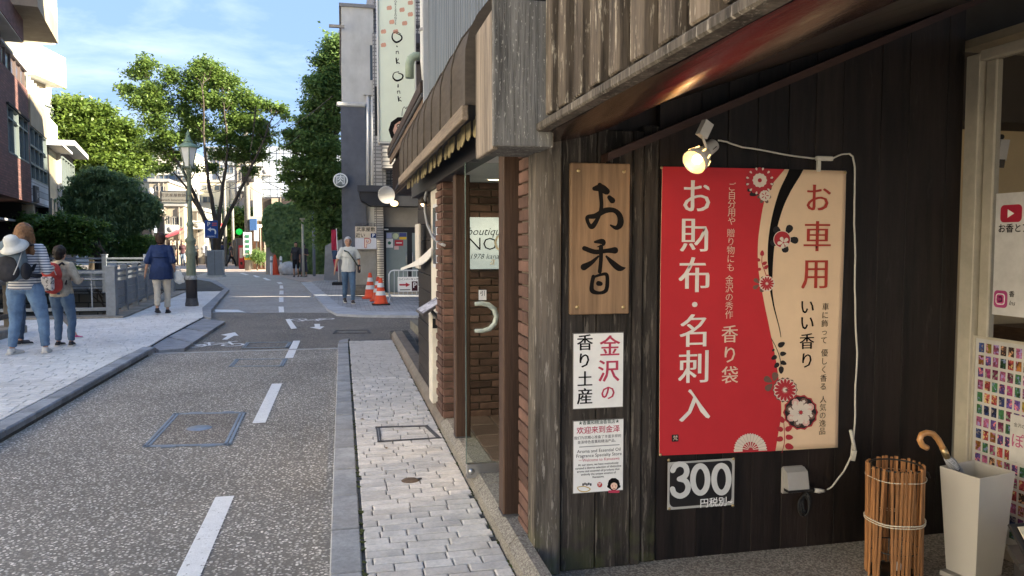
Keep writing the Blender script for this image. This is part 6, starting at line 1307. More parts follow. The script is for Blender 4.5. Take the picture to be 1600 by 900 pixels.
# ---- cones and barrier
orange = mat("cone_orange", (.75, .09, .03), .5, .1, 8, dirt=.1); refl = flat("cone_white", (.75, .75, .72), .4); rubber = flat("black_rubber", (.02, .02, .02), .7)
def cone(px_, py_, top, lab, tall=False):
    c = onz(px_, py_, .05); d = math.hypot(c[0], c[1]); H = (py_ - top) * d / 1200 * 1.0
    t = thing('traffic_cone', lab, 'traffic cone', c, 'orange traffic cones by the parking entrance')
    r = lambda z: .165 - (.165 - .035) * z / H
    part('body', MB().lathe([(.0, .03), (.175, .03), (.17, .05)] + [(r(z), z) for z in (.06, H)] + [(.02, H + .005), (0, H + .005)], c, 20), orange, t)
    for f0, f1 in ((.36, .52), (.66, .82)): part('reflective_band', MB().lathe([(r(H * f0) + .004, H * f0), (r(H * f1) + .004, H * f1)], c, 20), refl, t)
    q = MB().box(c[0] - .21, c[0] + .21, c[1] - .21, c[1] + .21, c[2], c[2] + .03, .008) ; part('base', q, orange if not tall else rubber, t)
    return t
cone(578.5, 466, 427, 'orange traffic cone farther back against the concrete wall')
cone(595, 476, 435, 'front orange traffic cone with black base beside the barrier', True)
cone(591, 470, 433, 'orange traffic cone half hidden behind the front cone')
br = thing('barrier', 'white tubular barrier with a parking notice across the parking entrance', 'barrier', onz(640, 470, .05))
Yb = onz(610, 472, .05)[1]; wh = flat("white_tube", (.66, .68, .68), .4); T = lambda u, v: ony(u, v, Yb)
part('frame', MB().tube([T(608, 464), T(608, 428), T(610.5, 424), T(615, 422.5), T(668, 422.5), T(673, 424), T(675, 428), T(675, 464)], .017, 8), wh, br); part('lower_tube', MB().tube([T(608, 461), T(675, 461)], .013, 8), wh, br)
for u in range(616, 675, 7): part('bar', MB().tube([T(u, 423), T(u, 461)], .008, 6), wh, br)
for u in (610, 666):
    x_, y_, z_ = T(u, 462); part('foot', MB().tube([(x_ - .06, y_ - .25, .055), (x_, y_, z_), (x_ + .06, y_ + .25, .055)], .012, 6), wh, br)
nt_ = thing('barrier_notice', 'white notice with a red arrow and a dark P board hung on the barrier', 'notice', T(638, 456))
Yn2 = Yb - .03; a = ony(621.5, 456, Yn2); b = ony(655, 432.5, Yn2); part('sheet', MB().box(a[0], b[0], Yn2, Yn2 + .01, a[2], b[2], .003), white, nt_)
text('コインパーキング', .062, ony(638, 436.5, Yn2 - .004), ink, nt_, off=.012); part('fine_print', MB().box(ony(625, 453, Yn2)[0], ony(641, 453, Yn2)[0], Yn2 - .003, Yn2 - .001, ony(633, 453.4, Yn2)[2], ony(633, 452.2, Yn2)[2]), ink, nt_)
fq2 = lambda u, v: (lambda p: (p[0], p[2]))(ony(u, v, Yn2))
q = MB(); stroke(q, [(625, 445, 2.6), (635, 445, 2.6)], fq2, Yn2 - .003); q.poly([(x, Yn2 - .005, z) for x, z in (fq2(634, 441.5), fq2(641, 445), fq2(634, 448.5))]); part('arrow', q, flat("arrow_red", (.45, .02, .04)), nt_)
a = ony(643.5, 454.5, Yn2 - .003); b = ony(652.5, 439.5, Yn2 - .003); part('dark_square', MB().box(a[0], b[0], Yn2 - .003, Yn2 - .001, a[2], b[2]), flat("maroon_black", (.06, .01, .015)), nt_); text('P', .19, ony(648, 446, Yn2 - .006), white, nt_, off=.01)
# ================================================================ TREES AND PLANTING
def leaf_mat(name, c1, c2, trans=.35):
    if name in MC: return MC[name]
    M = NT(name); M.b.inputs['Roughness'].default_value = .5; g_ = M.n("NewGeometry"); n = M.n("TexNoise", _Scale=2.4, _Detail=4, _Roughness=.8); M.l(g_.outputs['Position'], n.inputs['Vector'])
    n2 = M.n("TexWhiteNoise"); vv = M.n("VectorMath", operation='SNAP'); vv.inputs[1].default_value = (.12, .12, .12); M.l(g_.outputs['Position'], vv.inputs[0]); M.l(vv.outputs[0], n2.inputs['Vector'])
    a = M.n("Math", operation='ADD'); M.l(n.outputs['Fac'], a.inputs[0]); m_ = M.n("Math", operation='MULTIPLY'); m_.inputs[1].default_value = .35; M.l(n2.outputs['Value'], m_.inputs[0]); M.l(m_.outputs[0], a.inputs[1])
    cr = M.n("ValToRGB"); cr.color_ramp.elements[0].position = .42; cr.color_ramp.elements[0].color = (*c1, 1); cr.color_ramp.elements[1].position = .95; cr.color_ramp.elements[1].color = (*c2, 1); M.l(a.outputs[0], cr.inputs[0]); M.l(cr.outputs[0], M.b.inputs['Base Color'])
    tr = M.n("BsdfTranslucent"); hs = M.n("HueSaturation"); hs.inputs['Value'].default_value = 1.5; hs.inputs['Hue'].default_value = .485; M.l(cr.outputs[0], hs.inputs['Color']); M.l(hs.outputs[0], tr.inputs[0])
    ms = M.n("MixShader"); ms.inputs[0].default_value = trans; M.l(M.b.outputs[0], ms.inputs[1]); M.l(tr.outputs[0], ms.inputs[2]); M.l(ms.outputs[0], M.t.nodes['Material Output'].inputs[0])
    MC[name] = M.m; return M.m
RG = np.random.RandomState(5)
def leaves(clumps, n, size, droop=0, flat_=.6, asp=.55):
    """clumps: centre, radii; a bent two-triangle leaf spray per sample, spread in sub-clusters inside each clump"""
    V = []; 
    vol = np.array([c[1][0] * c[1][1] * c[1][2] for c in clumps]) ** .72; vol /= vol.sum()
    cs = []; 
    for (c, r), w in zip(clumps, vol):
        k = max(12, int(n * w)); ns = max(4, int(k / 26))
        u = RG.normal(size=(ns, 3)); u /= np.linalg.norm(u, axis=1)[:, None]; u *= (RG.rand(ns, 1) ** .42) * (1 + .34 * RG.normal(size=(ns, 1)).clip(-1, 1.8)); sc = np.array(c) + u * np.array(r)
        sr = min(r) * .34 + .07; idx = RG.randint(0, ns, k)
        off = RG.normal(size=(k, 3)) * sr * np.array([1, 1, flat_ * .7]); cs.append(sc[idx] + off)
    P = np.concatenate(cs); k = len(P)
    a = RG.rand(k) * 2 * math.pi; t = RG.normal(scale=.45, size=k) - droop
    d = np.stack([np.cos(a) * np.cos(t), np.sin(a) * np.cos(t), np.sin(t)], 1); up = RG.normal(size=(k, 3)) * .55 + np.array([0, 0, 1.0]); sd_ = np.cross(d, up); sd_ /= np.linalg.norm(sd_, axis=1)[:, None]
    L_ = size * (.6 + .8 * RG.rand(k))[:, None]; w_ = L_ * asp
    v0 = P - d * L_ * .5; v1 = P + sd_ * w_ * .5 + d * L_ * .05; v2 = P + d * L_ * .5 - np.array([0, 0, .12]) * L_; v3 = P - sd_ * w_ * .5 + d * L_ * .05
    V = np.stack([v0, v1, v2, v3], 1).reshape(-1, 3); return V
def leafmesh(name, V, m):
    me = bpy.data.meshes.new(name); k = len(V) // 4
    me.vertices.add(len(V)); me.vertices.foreach_set('co', V.astype(np.float32).ravel()); me.loops.add(4 * k); me.loops.foreach_set('vertex_index', np.arange(4 * k, dtype=np.int32)); me.polygons.add(k)
    me.polygons.foreach_set('loop_start', np.arange(0, 4 * k, 4, dtype=np.int32)); me.update(calc_edges=True); me.materials.append(m); return me
def limb(mb, a, b, r0, r1, wob=.06, n=6):
    a = Vector(a); b = Vector(b); L_ = (b - a).length; pts = []; 
    for i in range(n + 1):
        t = i / n; p = a.lerp(b, t); p += Vector((rnd.uniform(-1, 1), rnd.uniform(-1, 1), rnd.uniform(-.4, .4))) * L_ * wob * math.sin(math.pi * t); p.z += L_ * .06 * math.sin(math.pi * t); pts.append(p)
    mb.tube(pts, [r0 + (r1 - r0) * i / n for i in range(n + 1)], 7)
def tree(nm, lab, base, clumps, m, nl, size, bark, forks, r=.2, droop=0, flat_=.6, cat='tree', asp=.55, trunk_top=None, boughs=None, cr=1.0):
    """clumps in (px,py,rx px,rz px,dY); forks: height and clump groups"""
    t = thing(nm, lab, cat, base); C_ = []; Yb_ = base[1]
    for c in clumps:
        px_, py_, rx, rz = c[:4]; dy = c[4] if len(c) > 4 else rnd.uniform(-1, 1) * .3 * rx * Yb_ / 1200 * 1.3
        p = ony(px_, py_, Yb_ + dy); k = (Yb_ + dy) / 1200; C_.append((p, (rx * k * cr, (rx + rz) * .5 * k * .9 * cr, rz * k * cr)))
    V = leaves(C_, nl, size, droop, flat_, asp) - np.array(base); me = leafmesh('crown', V, m); o = bpy.data.objects.new('crown', me); link(o, t)
    tr = MB(); tt = Vector(trunk_top or (base[0], base[1], forks[0])); n = 6; pts = [Vector(base).lerp(tt, i / n) + Vector((rnd.uniform(-1, 1) * .04, rnd.uniform(-1, 1) * .04, 0)) * (1 if 0 < i < n else 0) for i in range(n + 1)]
    tr.tube([pts[0] + Vector((0, 0, -.1))] + pts, [r * 1.7] + [r * 1.25] + [r * (1 - .25 * i / n) for i in range(1, n + 1)], 10); part('trunk', tr, bark, t)
    if boughs:
        N_ = []
        for bo in boughs:
            q = MB(); pp = []; dy = 0
            for i, (u, v) in enumerate(bo): pp.append(Vector(ony(u, v, base[1] + dy)) if i else Vector(tt)); dy += rnd.uniform(-.5, .5)
            pq = []
            for i in range(len(pp) - 1):
                for k in range(4): a_ = pp[i].lerp(pp[i + 1], k / 4); pq.append(a_ + Vector((rnd.uniform(-1, 1), rnd.uniform(-1, 1), 0)) * .04 * (1 if k else 0))
            pq.append(pp[-1]); m_ = len(pq); q.tube(pq, [r * .62 * (1 - .78 * i / (m_ - 1)) for i in range(m_)], 8); part('bough', q, bark, t)
            N_ += [(v_, r * .62 * (1 - .78 * i / (m_ - 1))) for i, v_ in enumerate(pq)]
        l_ = MB()
        for (p, rr) in C_:
            p = Vector(p); c_ = min(N_, key=lambda n_: (n_[0] - p).length + max(0, n_[0].z - p.z + .8) * 2.5); limb(l_, c_[0], p, c_[1] * .5, .012, n=4)
            for k in range(3): limb(l_, c_[0].lerp(p, rnd.uniform(.4, .9)), p + Vector([RG.normal() * rr[i] * .5 for i in range(3)]), c_[1] * .22, .008, n=3)
        part('limbs', l_, bark, t, kind='stuff'); return t
    for (p, rr) in C_:
        l_ = MB(); fr = tt if rnd.random() < .5 else tt.lerp(Vector((tt.x, tt.y, tt.z + (p[2] - tt.z) * .3)), rnd.random())
        limb(l_, fr, p, r * .5, r * .10)
        for k in range(4):
            q = Vector(p) + Vector([RG.normal() * rr[i] * .5 for i in range(3)]); limb(l_, Vector(fr).lerp(Vector(p), rnd.uniform(.5, .95)), q, r * .16, r * .04, n=3)
        part('limb', l_, bark, t)
    return t
bark = mat("grey_brown_bark", (.085, .07, .055), .95, .3, 9, (2, 2, .5), bump=.8)
lf_z = leaf_mat("zelkova_leaf", (.06, .12, .028), (.21, .31, .07)); lf_d = leaf_mat("dark_leaf", (.07, .14, .04), (.22, .33, .10), .45); lf_y = leaf_mat("bright_leaf", (.055, .11, .02), (.20, .29, .055)); lf_c = leaf_mat("cedar_leaf", (.07, .13, .06), (.21, .31, .13), .4); lf_m = leaf_mat("maple_leaf", (.04, .10, .02), (.14, .24, .05))
# central upswept zelkova, gaps between its tiers
T4 = (ony(337, 430, 38.6)[0], 38.6, 0)
tree('zelkova_tree', 'upswept zelkova with open tiers of foliage in the middle of the street view', T4,
     [(228, 100, 16, 9), (215, 115, 18, 7), (200, 140, 18, 7), (240, 140, 22, 12), (222, 160, 24, 9), (250, 165, 24, 12), (268, 120, 14, 12), (245, 190, 24, 10), (262, 215, 24, 10), (240, 228, 22, 9), (270, 245, 24, 8), (255, 262, 20, 6),
      (318, 98, 16, 8), (332, 112, 22, 12), (305, 118, 16, 14), (345, 130, 24, 12), (300, 145, 20, 14), (325, 155, 22, 14), (360, 128, 16, 9), (350, 160, 26, 13), (378, 150, 16, 12), (300, 190, 22, 12), (292, 215, 18, 12), (318, 205, 20, 12),
      (395, 165, 18, 12), (372, 190, 28, 14), (400, 195, 24, 12), (420, 165, 12, 8), (438, 170, 12, 7), (448, 182, 7, 6), (355, 215, 24, 12), (390, 225, 26, 11), (375, 245, 22, 9), (412, 215, 18, 10), (345, 240, 18, 8), (402, 245, 18, 7), (392, 268, 15, 6), (330, 262, 16, 6), (298, 262, 14, 5), (285, 170, 12, 10)],
     lf_z, 52000, .15, bark, (3.6,), .20, flat_=1.1, trunk_top=(ony(338, 405, 38.6)[0], 38.6, .9), cr=.88,
     boughs=[[(338, 405), (337, 360), (331, 310), (322, 255), (318, 200), (316, 140)], [(338, 405), (346, 365), (362, 325), (385, 280), (405, 235), (425, 185)], [(338, 405), (326, 355), (308, 315), (292, 280), (268, 235), (240, 175)], [(338, 405), (342, 350), (348, 290), (356, 235), (350, 165)], [(338, 405), (322, 345), (296, 300), (270, 268)]])
# big green tree on the left
T1 = (ony(150, 420, 44)[0], 44, 0)
tree('zelkova_tree', 'broad sunlit green tree filling the gap between the left buildings and the cream blocks', T1,
     [(95, 165, 26, 14), (120, 170, 24, 14), (150, 175, 24, 12), (85, 200, 28, 18), (120, 200, 30, 20), (155, 205, 30, 18), (185, 195, 22, 10), (205, 208, 18, 9), (190, 225, 26, 14), (215, 235, 18, 12), (140, 235, 34, 20), (105, 240, 30, 20), (175, 255, 32, 16), (210, 262, 20, 12), (130, 270, 30, 18), (225, 250, 12, 8), (165, 290, 28, 14), (95, 275, 20, 16)],
     lf_y, 60000, .19, bark, (5,), .3)
# drooping dark conifer and near maples
T2 = (ony(156, 400, 29)[0], 29, 0)
tree('weeping_conifer', 'dark drooping conifer standing behind the canal railing', T2,
     [(128, 282, 13, 5), (150, 272, 15, 5), (172, 280, 15, 6), (195, 286, 15, 5), (120, 300, 12, 6), (145, 298, 16, 7), (172, 302, 17, 7), (200, 304, 15, 6), (222, 310, 12, 5), (236, 320, 9, 7), (130, 320, 14, 7), (158, 322, 17, 8), (186, 324, 16, 8), (212, 328, 14, 7), (230, 334, 9, 8), (114, 332, 9, 6), (140, 342, 15, 8), (168, 346, 16, 8), (195, 348, 13, 7), (218, 348, 8, 8), (238, 342, 5, 8), (150, 362, 14, 8), (175, 368, 14, 8), (196, 366, 8, 8), (132, 366, 12, 7), (160, 384, 14, 6), (182, 386, 9, 6), (138, 386, 12, 6), (106, 312, 7, 4), (246, 330, 4, 5), (205, 362, 5, 7)],
     lf_c, 50000, .15, bark, (3.2,), .19, droop=.6, flat_=1.0, asp=.35)
T3 = (ony(92, 420, 22.5)[0], 28.6 - 2, 0)
tree('maple_shrub', 'light green maple spreading in front of the brick building', T3,
     [(60, 350, 22, 8), (90, 345, 22, 8), (120, 348, 22, 8), (145, 352, 16, 6), (75, 362, 24, 10), (105, 368, 26, 10), (135, 372, 22, 9), (60, 378, 18, 9), (95, 385, 24, 9), (130, 390, 20, 7), (45, 345, 14, 8)], lf_m, 26000, .11, bark, (1.0,), .09, cat='shrub')
sh = (ony(212, 405, 27.5)[0], 28.8, 0)
tree('round_shrub', 'small rounded clipped shrub behind the railing left of the walking woman', sh, [(205, 382, 12, 7, 0), (218, 380, 13, 7, 0), (212, 376, 12, 6, 0), (222, 390, 10, 6, 0), (202, 392, 9, 5, 0)], lf_m, 9000, .07, bark, (.5,), .05, cat='shrub')
sh2 = (ony(195, 410, 29.5)[0], 31, 0)
tree('low_bush', 'low dark bush behind the far parapet under the conifer', sh2, [(170, 398, 18, 7, 0), (195, 400, 18, 7, 0), (240, 392, 12, 8, 0), (235, 378, 9, 8, 0)], lf_d, 9000, .09, bark, (.4,), .06, cat='shrub')
# big dark tree by the grey building
T5 = (ony(520, 420, 34)[0], 34, 0)
tree('camphor_tree', 'tall dense dark green tree rising beside the grey building', T5,
     [(525, 75, 14, 20), (505, 95, 12, 12), (520, 115, 18, 20), (500, 135, 18, 14), (525, 155, 20, 20), (495, 165, 18, 12), (510, 190, 24, 18), (475, 190, 12, 8), (485, 210, 22, 12), (455, 208, 12, 7), (470, 228, 22, 10), (505, 230, 26, 18), (460, 255, 18, 9), (490, 262, 26, 14), (452, 275, 12, 8), (520, 270, 20, 18), (475, 290, 22, 10), (500, 300, 26, 14), (525, 310, 18, 16), (485, 318, 20, 9), (460, 305, 14, 6), (515, 340, 22, 20), (520, 375, 20, 18)],
     lf_d, 62000, .16, bark, (4,), .28)
tree('roadside_tree', 'bright yellow green tree at the end of the street behind the poles', (ony(378, 410, 64)[0], 64, 0), [(352, 350, 14, 16), (370, 338, 18, 14), (388, 345, 12, 14), (365, 365, 18, 14), (385, 372, 14, 12), (350, 380, 12, 12), (372, 392, 16, 9), (345, 335, 10, 8)], lf_y, 16000, .24, bark, (3,), .2)
tree('low_bush', 'green bush in planters by the utility pole on the far corner', (ony(402, 412, 44)[0], 44, 0), [(398, 398, 8, 7, 0), (404, 405, 7, 5, 0), (410, 402, 5, 5, 0)], lf_d, 3500, .09, bark, (.3,), .04, cat='shrub')
# ivy over the retaining wall
YI = 38.5; iv = thing('ivy_wall', 'tall wall thickly covered in ivy left of the big dark tree', 'wall', ony(465, 425, YI))
a = ony(415, 425, YI); part('masonry', MB().prism([(ony(415, 420, YI)[0], 0), (ony(560, 420, YI)[0], 0), (ony(560, 330, YI)[0], ony(500, 328, YI)[2]), (ony(430, 326, YI)[0], ony(430, 326, YI)[2]), (ony(416, 340, YI)[0], ony(416, 340, YI)[2])], YI, YI + 2.5, 'Y'), mat("pale_masonry", (.46, .44, .39), .9, .12, 2, dirt=.3), iv)
pts_ = []
while len(pts_) < 26000:
    u, v = RG.uniform(411, 545), RG.uniform(316, 428)
    top = 319 + (0 if u > 424 else (424 - u) ** 1.6 * .35) + 2 * math.sin(u * .3); bot = 428 if u > 452 else 374 + (u - 411) * 1.1 + 3 * math.sin(u * .8)
    if top < v < bot: pts_.append(ony(u, v, YI - RG.uniform(.02, .38)))
P = np.array(pts_); k = len(P); d = RG.normal(size=(k, 3)) * np.array([.8, .3, .3]) + np.array([0, -.25, -.6]); d /= np.linalg.norm(d, axis=1)[:, None]; s_ = np.cross(d, RG.normal(size=(k, 3)) * .4 + np.array([0, -1, .3])); s_ /= np.linalg.norm(s_, axis=1)[:, None]; L_ = .17 * (.6 + .8 * RG.rand(k))[:, None]
V = np.stack([P - d * L_ * .5, P + s_ * L_ * .45, P + d * L_ * .5, P - s_ * L_ * .45], 1).reshape(-1, 3) - np.array(wl(iv)); o = bpy.data.objects.new('ivy', leafmesh('ivy', V, leaf_mat('ivy_leaf', (.08, .16, .055), (.24, .36, .13), .3))); link(o, iv); o['kind'] = 'stuff'
# canal bank greenery
tree('bank_plant', 'leafy plants growing on the canal bank seen through the railing', (ony(112, 430, 22)[0], 24.6, -.6), [(95, 428, 10, 4, 0), (112, 424, 12, 5, 0), (128, 430, 10, 4, 0), (140, 436, 8, 3, 0)], lf_m, 6000, .10, bark, (-.3,), .04, cat='plant')
# ================================================================ PEOPLE
skin = mat("skin", (.50, .29, .20), .55, .06, 10); skin2 = mat("tan_skin", (.46, .26, .17), .55, .06, 10)
def displace(me, fn, fy=None):
    """folds: move each vertex along its normal"""
    k = len(me.vertices); co = np.empty(3 * k, np.float32); me.vertices.foreach_get('co', co); co = co.reshape(-1, 3); no = np.empty(3 * k, np.float32); me.vertex_normals.foreach_get('vector', no); no = no.reshape(-1, 3)
    for i in range(k):
        c = Vector(co[i].tolist())
        if fy: co[i, 1] *= fy(c)
        co[i] += no[i] * fn(c)
    me.vertices.foreach_set('co', co.ravel()); me.update()
TS = bpy.data.scenes.new('work')
def remesh(mb, vox, name, off, m, par, smooth=4):
    me = mb.mesh(name, off, fix=False); o = bpy.data.objects.new(name, me); TS.collection.objects.link(o)
    r = o.modifiers.new('r', 'REMESH'); r.mode = 'VOXEL'; r.voxel_size = vox; r.use_smooth_shade = True
    s_ = o.modifiers.new('s', 'SMOOTH'); s_.factor = .5; s_.iterations = smooth
    TS.view_layers[0].update(); dg = TS.view_layers[0].depsgraph; ev = o.evaluated_get(dg); me2 = bpy.data.meshes.new_from_object(ev, depsgraph=dg); me2.name = name
    TS.collection.objects.unlink(o); bpy.data.objects.remove(o); bpy.data.meshes.remove(me); me2.materials.clear(); me2.materials.append(m)
    me2.polygons.foreach_set('use_smooth', [True] * len(me2.polygons))
    q = bpy.data.objects.new(name, me2); link(q, par); return q
def cap(mb, a, b, r0, r1, fl=1.0, n=12):
    a = Vector(a); b = Vector(b); mb.tube([a, a.lerp(b, .33), a.lerp(b, .66), b], [r0, r0 + (r1 - r0) * .30, r0 + (r1 - r0) * .68, r1], n); mb.ell(a, (r0,) * 3, n, 8); mb.ell(b, (r1,) * 3, n, 8)
def person(lab, loc, rz, h, top, bottom, shoe, hair=(.02, .015, .012), feet=((-.075, .0), (.075, .0)), hands=None, elbows=None, sleeve='short', long_hair=0, hairr=1.0, build=1.0, top_len=.50, wide_top=1.0, leg_kind='trousers', foot_yaw=(0, 0), lift=(0, 0), sk=None, vox=.012, group=None, head_turn=0, knees=None, collar=False, face=False, sit=False, lean=0, hem=.045):
    """local frame: +Y is the way the person faces, +X their right; fractions of the standing height"""
    sk = sk or skin; t = thing('person', lab, 'person', loc, group, rz); S_ = h; V = lambda x, y, z: Vector((x * S_ * (build if abs(x) < .2 else 1), y * S_, z * S_))
    hipz = .50; HX_ = .052 * build; SX = .090 * build ** .8
    hips = [V(-HX_, 0, hipz), V(HX_, 0, hipz)]; ank = [V(f[0], f[1], .045 + l) for f, l in zip(feet, lift)]
    kn = knees and [V(*k) for k in knees] or [hips[i].lerp(ank[i], .5) + V(0, .018 + (.02 if f[1] > 0 else 0), 0) for i, f in enumerate(feet)]
    sho = [V(-SX, lean * .8, .812), V(SX, lean * .8, .812)]
    el = elbows and [V(*e) for e in elbows] or [V(-SX - .035, -.01 + lean, .64), V(SX + .035, -.01 + lean, .64)]
    ha = hands and [V(*e) for e in hands] or [V(-SX - .04, .03 + lean, .49), V(SX + .04, .03 + lean, .49)]
    b = MB(); ck = V(0, lean, .93)
    # continuous body: head, neck, torso, arms, legs, feet
    b.ell(ck, (.047 * S_, .058 * S_, .068 * S_), 16, 12); b.ell(ck + V(0, .012, -.035), (.036 * S_, .042 * S_, .032 * S_), 12, 8)
    hd = Matrix.Rotation(head_turn, 3, 'Z'); b.tube([ck + hd @ V(0, .054, .008), ck + hd @ V(0, .064, -.012), ck + hd @ V(0, .056, -.02)], [.006 * S_, .010 * S_, .008 * S_], 8)
    for sx in (-1, 1): b.ell(ck + hd @ V(sx * .048, 0, -.004), (.006 * S_, .012 * S_, .018 * S_), 8, 6)
    cap(b, V(0, lean * .9, .80), ck + V(0, 0, -.045), .034 * S_, .030 * S_)
    for z, w, d, y in ((.80, .078, .045, .8), (.74, .092, .062, .6), (.67, .082, .058, .4), (.60, .074, .052, .2), (.54, .086, .062, 0)): b.ell(V(0, lean * y, z), (w * S_ * build, d * S_ * (build ** .6), .055 * S_), 14, 8)
    for i in (0, 1):
        cap(b, sho[i], el[i], .028 * S_ * build ** .5, .022 * S_ * build ** .5); cap(b, el[i], ha[i], .022 * S_ * build ** .5, .014 * S_)
        d_ = (ha[i] - el[i]).normalized(); side = Vector((1, 0, 0)); side = (side - d_ * side.dot(d_)).normalized() if abs(d_.x) < .9 else Vector((0, 0, 1)); th_ = d_.cross(side)
        pl_ = ha[i] + d_ * .028 * S_; b.ell(pl_, (.013 * S_, .024 * S_, .030 * S_) if abs(d_.z) > .6 else (.02 * S_, .026 * S_, .018 * S_), 10, 8)
        for k in range(4):
            o_ = th_ * (k - 1.5) * .0115 * S_; L_ = (.030, .036, .034, .026)[k] * S_; p0 = pl_ + d_ * .018 * S_ + o_; p1 = p0 + d_ * L_ * .6 ; p2 = p1 + (d_ * .7 + side * (.35 if i == 0 else -.35)) * L_ * .6; b.tube([p0 - d_ * .01 * S_, p1, p2], [.0058 * S_, .0054 * S_, .0042 * S_], 6)
        q0 = pl_ - d_ * .010 * S_ + th_ * .020 * S_; b.tube([q0 - th_ * .01 * S_, q0 + th_ * .010 * S_ + d_ * .008 * S_, q0 + th_ * .014 * S_ + d_ * .026 * S_], [.008 * S_, .0068 * S_, .005 * S_], 6)
        cap(b, hips[i], kn[i], .050 * S_ * build, .031 * S_ * build ** .6); cap(b, kn[i], ank[i], .030 * S_ * build ** .6, .019 * S_)
    remesh(b, vox, 'body', (0, 0, 0), sk, t)
    # feet
    for i in (0, 1):
        s_ = MB(); fy = foot_yaw[i]; f_ = Vector((math.sin(fy), math.cos(fy), 0)) * S_; c_ = ank[i]
        up_ = -.0 if lift[i] == 0 else .5
        dn = Vector((0, 0, -.3 * S_ * lift[i] * 2))
        s_.ell(c_ - Vector((0, 0, .022 * S_)) - f_ * .018, (.024 * S_, .024 * S_, .026 * S_), 12, 8); s_.ell(c_ - Vector((0, 0, .026 * S_)) + f_ * .038 + dn * .6, (.026 * S_,) * 2 + (.020 * S_,), 12, 8); s_.ell(c_ - Vector((0, 0, .030 * S_)) + f_ * .078 + dn, (.026 * S_, .030 * S_, .016 * S_), 12, 8)
        s_.ell(c_ - Vector((0, 0, .030 * S_)) + f_ * .058 + dn * .8, (.028 * S_, .03 * S_, .016 * S_), 12, 8)
        s_.tube([c_ + Vector((0, 0, .004 * S_)), c_ - Vector((0, 0, .02 * S_))], [.022 * S_, .026 * S_], 10)
        remesh(s_, vox * .7, 'shoe', (0, 0, 0), shoe, t, 3)
        so_ = MB(); lw = .029 * S_; pts = [(-.042, .7), (-.03, .95), (.03, 1), (.075, 1.05), (.1, .8), (.108, .3)]; n_ = Vector((f_.y, -f_.x, 0)).normalized()
        R1 = [c_ + f_ * a_ + n_ * lw * w_ for a_, w_ in pts] + [c_ + f_ * a_ - n_ * lw * w_ for a_, w_ in reversed(pts)]
        zz = -.043 * S_; R1 = [Vector((p.x, p.y, c_.z + zz + (dn.z if lift[i] else 0) * max(0, (p - c_).dot(f_) / S_ / S_) / .078)) for p in R1]
        so_.add([tuple(p) for p in R1] + [tuple(p + Vector((0, 0, .011 * S_))) for p in R1], [tuple(range(12))[::-1], tuple(range(12, 24))] + [(k, (k + 1) % 12, 12 + (k + 1) % 12, 12 + k) for k in range(12)])
        part_local('sole', so_, flat("pale_sole", (.6, .57, .52)) if not leg_kind == 'sandal' else flat("dark_sole", (.03, .03, .03)), t)
    # legwear
    lg = MB()
    if leg_kind in ('trousers', 'shorts', 'sandal'):
        e_ = .030 if leg_kind == 'sandal' else .024
        for i in (0, 1):
            cap(lg, hips[i] + V(0, 0, .0), kn[i], .059 * S_ * build, .040 * S_ * build ** .7)
            if leg_kind != 'shorts':
                cu = ank[i] + V(0, 0, .012 if leg_kind == 'trousers' else .03); lg.tube([kn[i], kn[i].lerp(cu, .5), cu], [.040 * S_ * build ** .7, .036 * S_ * build ** .6, (e_ + .006) * S_ * build ** .4], 12)
                for k in range(3): lg.ell(cu + V(0, .006 * (k % 2), .012 + k * .022), ((.031 - .002 * (k % 2)) * S_,) * 2 + (.010 * S_,), 12, 6)
                lg.ell(kn[i] + V(0, -.012, .01), (.036 * S_ * build ** .6, .03 * S_, .03 * S_), 10, 6)
        lg.ell(V(0, -.008, .53), (.098 * S_ * build, .075 * S_ * build ** .6, .062 * S_), 16, 10); lg.ell(V(0, 0, .575), (.084 * S_ * build, .062 * S_, .035 * S_), 14, 8)
    else:
        lg.tube([V(0, 0, .60), V(0, 0, .52), V(0, 0, .30), V(0, 0, .16)], [.075 * S_, .098 * S_ * build, .105 * S_ * build, .125 * S_], 18)
    remesh(lg, vox, 'skirt' if leg_kind == 'skirt' else 'trousers', (0, 0, 0), bottom, t, 3)
    # top
    tp = MB(); wt = wide_top
    for z, w, d, y in ((.815, .086, .048, .82), (.78, .104, .064, .7), (.73, .104, .074, .6), (.67, .098, .073, .4), (.60, .094, .070, .2)): tp.ell(V(0, lean * y, z), (w * S_ * build * (1 + (wt - 1) * .4), d * S_ * build ** .6 * (1 + (wt - 1) * .3), .052 * S_), 16, 9)
    tp.tube([V(0, lean * .7, .76), V(0, lean * .3, .64), V(0, 0, .58), V(0, 0, top_len)], [.090 * S_ * build, .092 * S_ * build * wt ** .5, .097 * S_ * build * wt, .104 * S_ * build * wt], 20)
    cap(tp, sho[0], sho[1], .040 * S_, .040 * S_)
    for i in (0, 1):
        if sleeve == 'long': cap(tp, sho[i], el[i], .040 * S_ * build ** .5, .033 * S_ * build ** .5); cap(tp, el[i], el[i].lerp(ha[i], .93), .033 * S_ * build ** .5, .024 * S_)
        elif sleeve == 'short': e2 = sho[i].lerp(el[i], .80); tp.tube([sho[i], e2], [.042 * S_, .042 * S_ * wt], 12); tp.ell(sho[i], (.042 * S_,) * 3, 12, 8)
        else: cap(tp, sho[i], el[i], .042 * S_, .042 * S_); tp.tube([el[i], el[i].lerp(ha[i], .18)], [.042 * S_, .038 * S_], 12)
    o = remesh(tp, vox, 'shirt', (0, 0, 0), top, t, 3)
    me = o.data
    displace(me, lambda c: noise.noise(c * 7 + Vector((h * 9, 0, 0))) * .012 + noise.noise(Vector((c.x * 26, c.y * 26, c.z * 5))) * .008, lambda c: (.80 if abs(c.x) < .12 * S_ * build and c.z < .7 * S_ else 1))
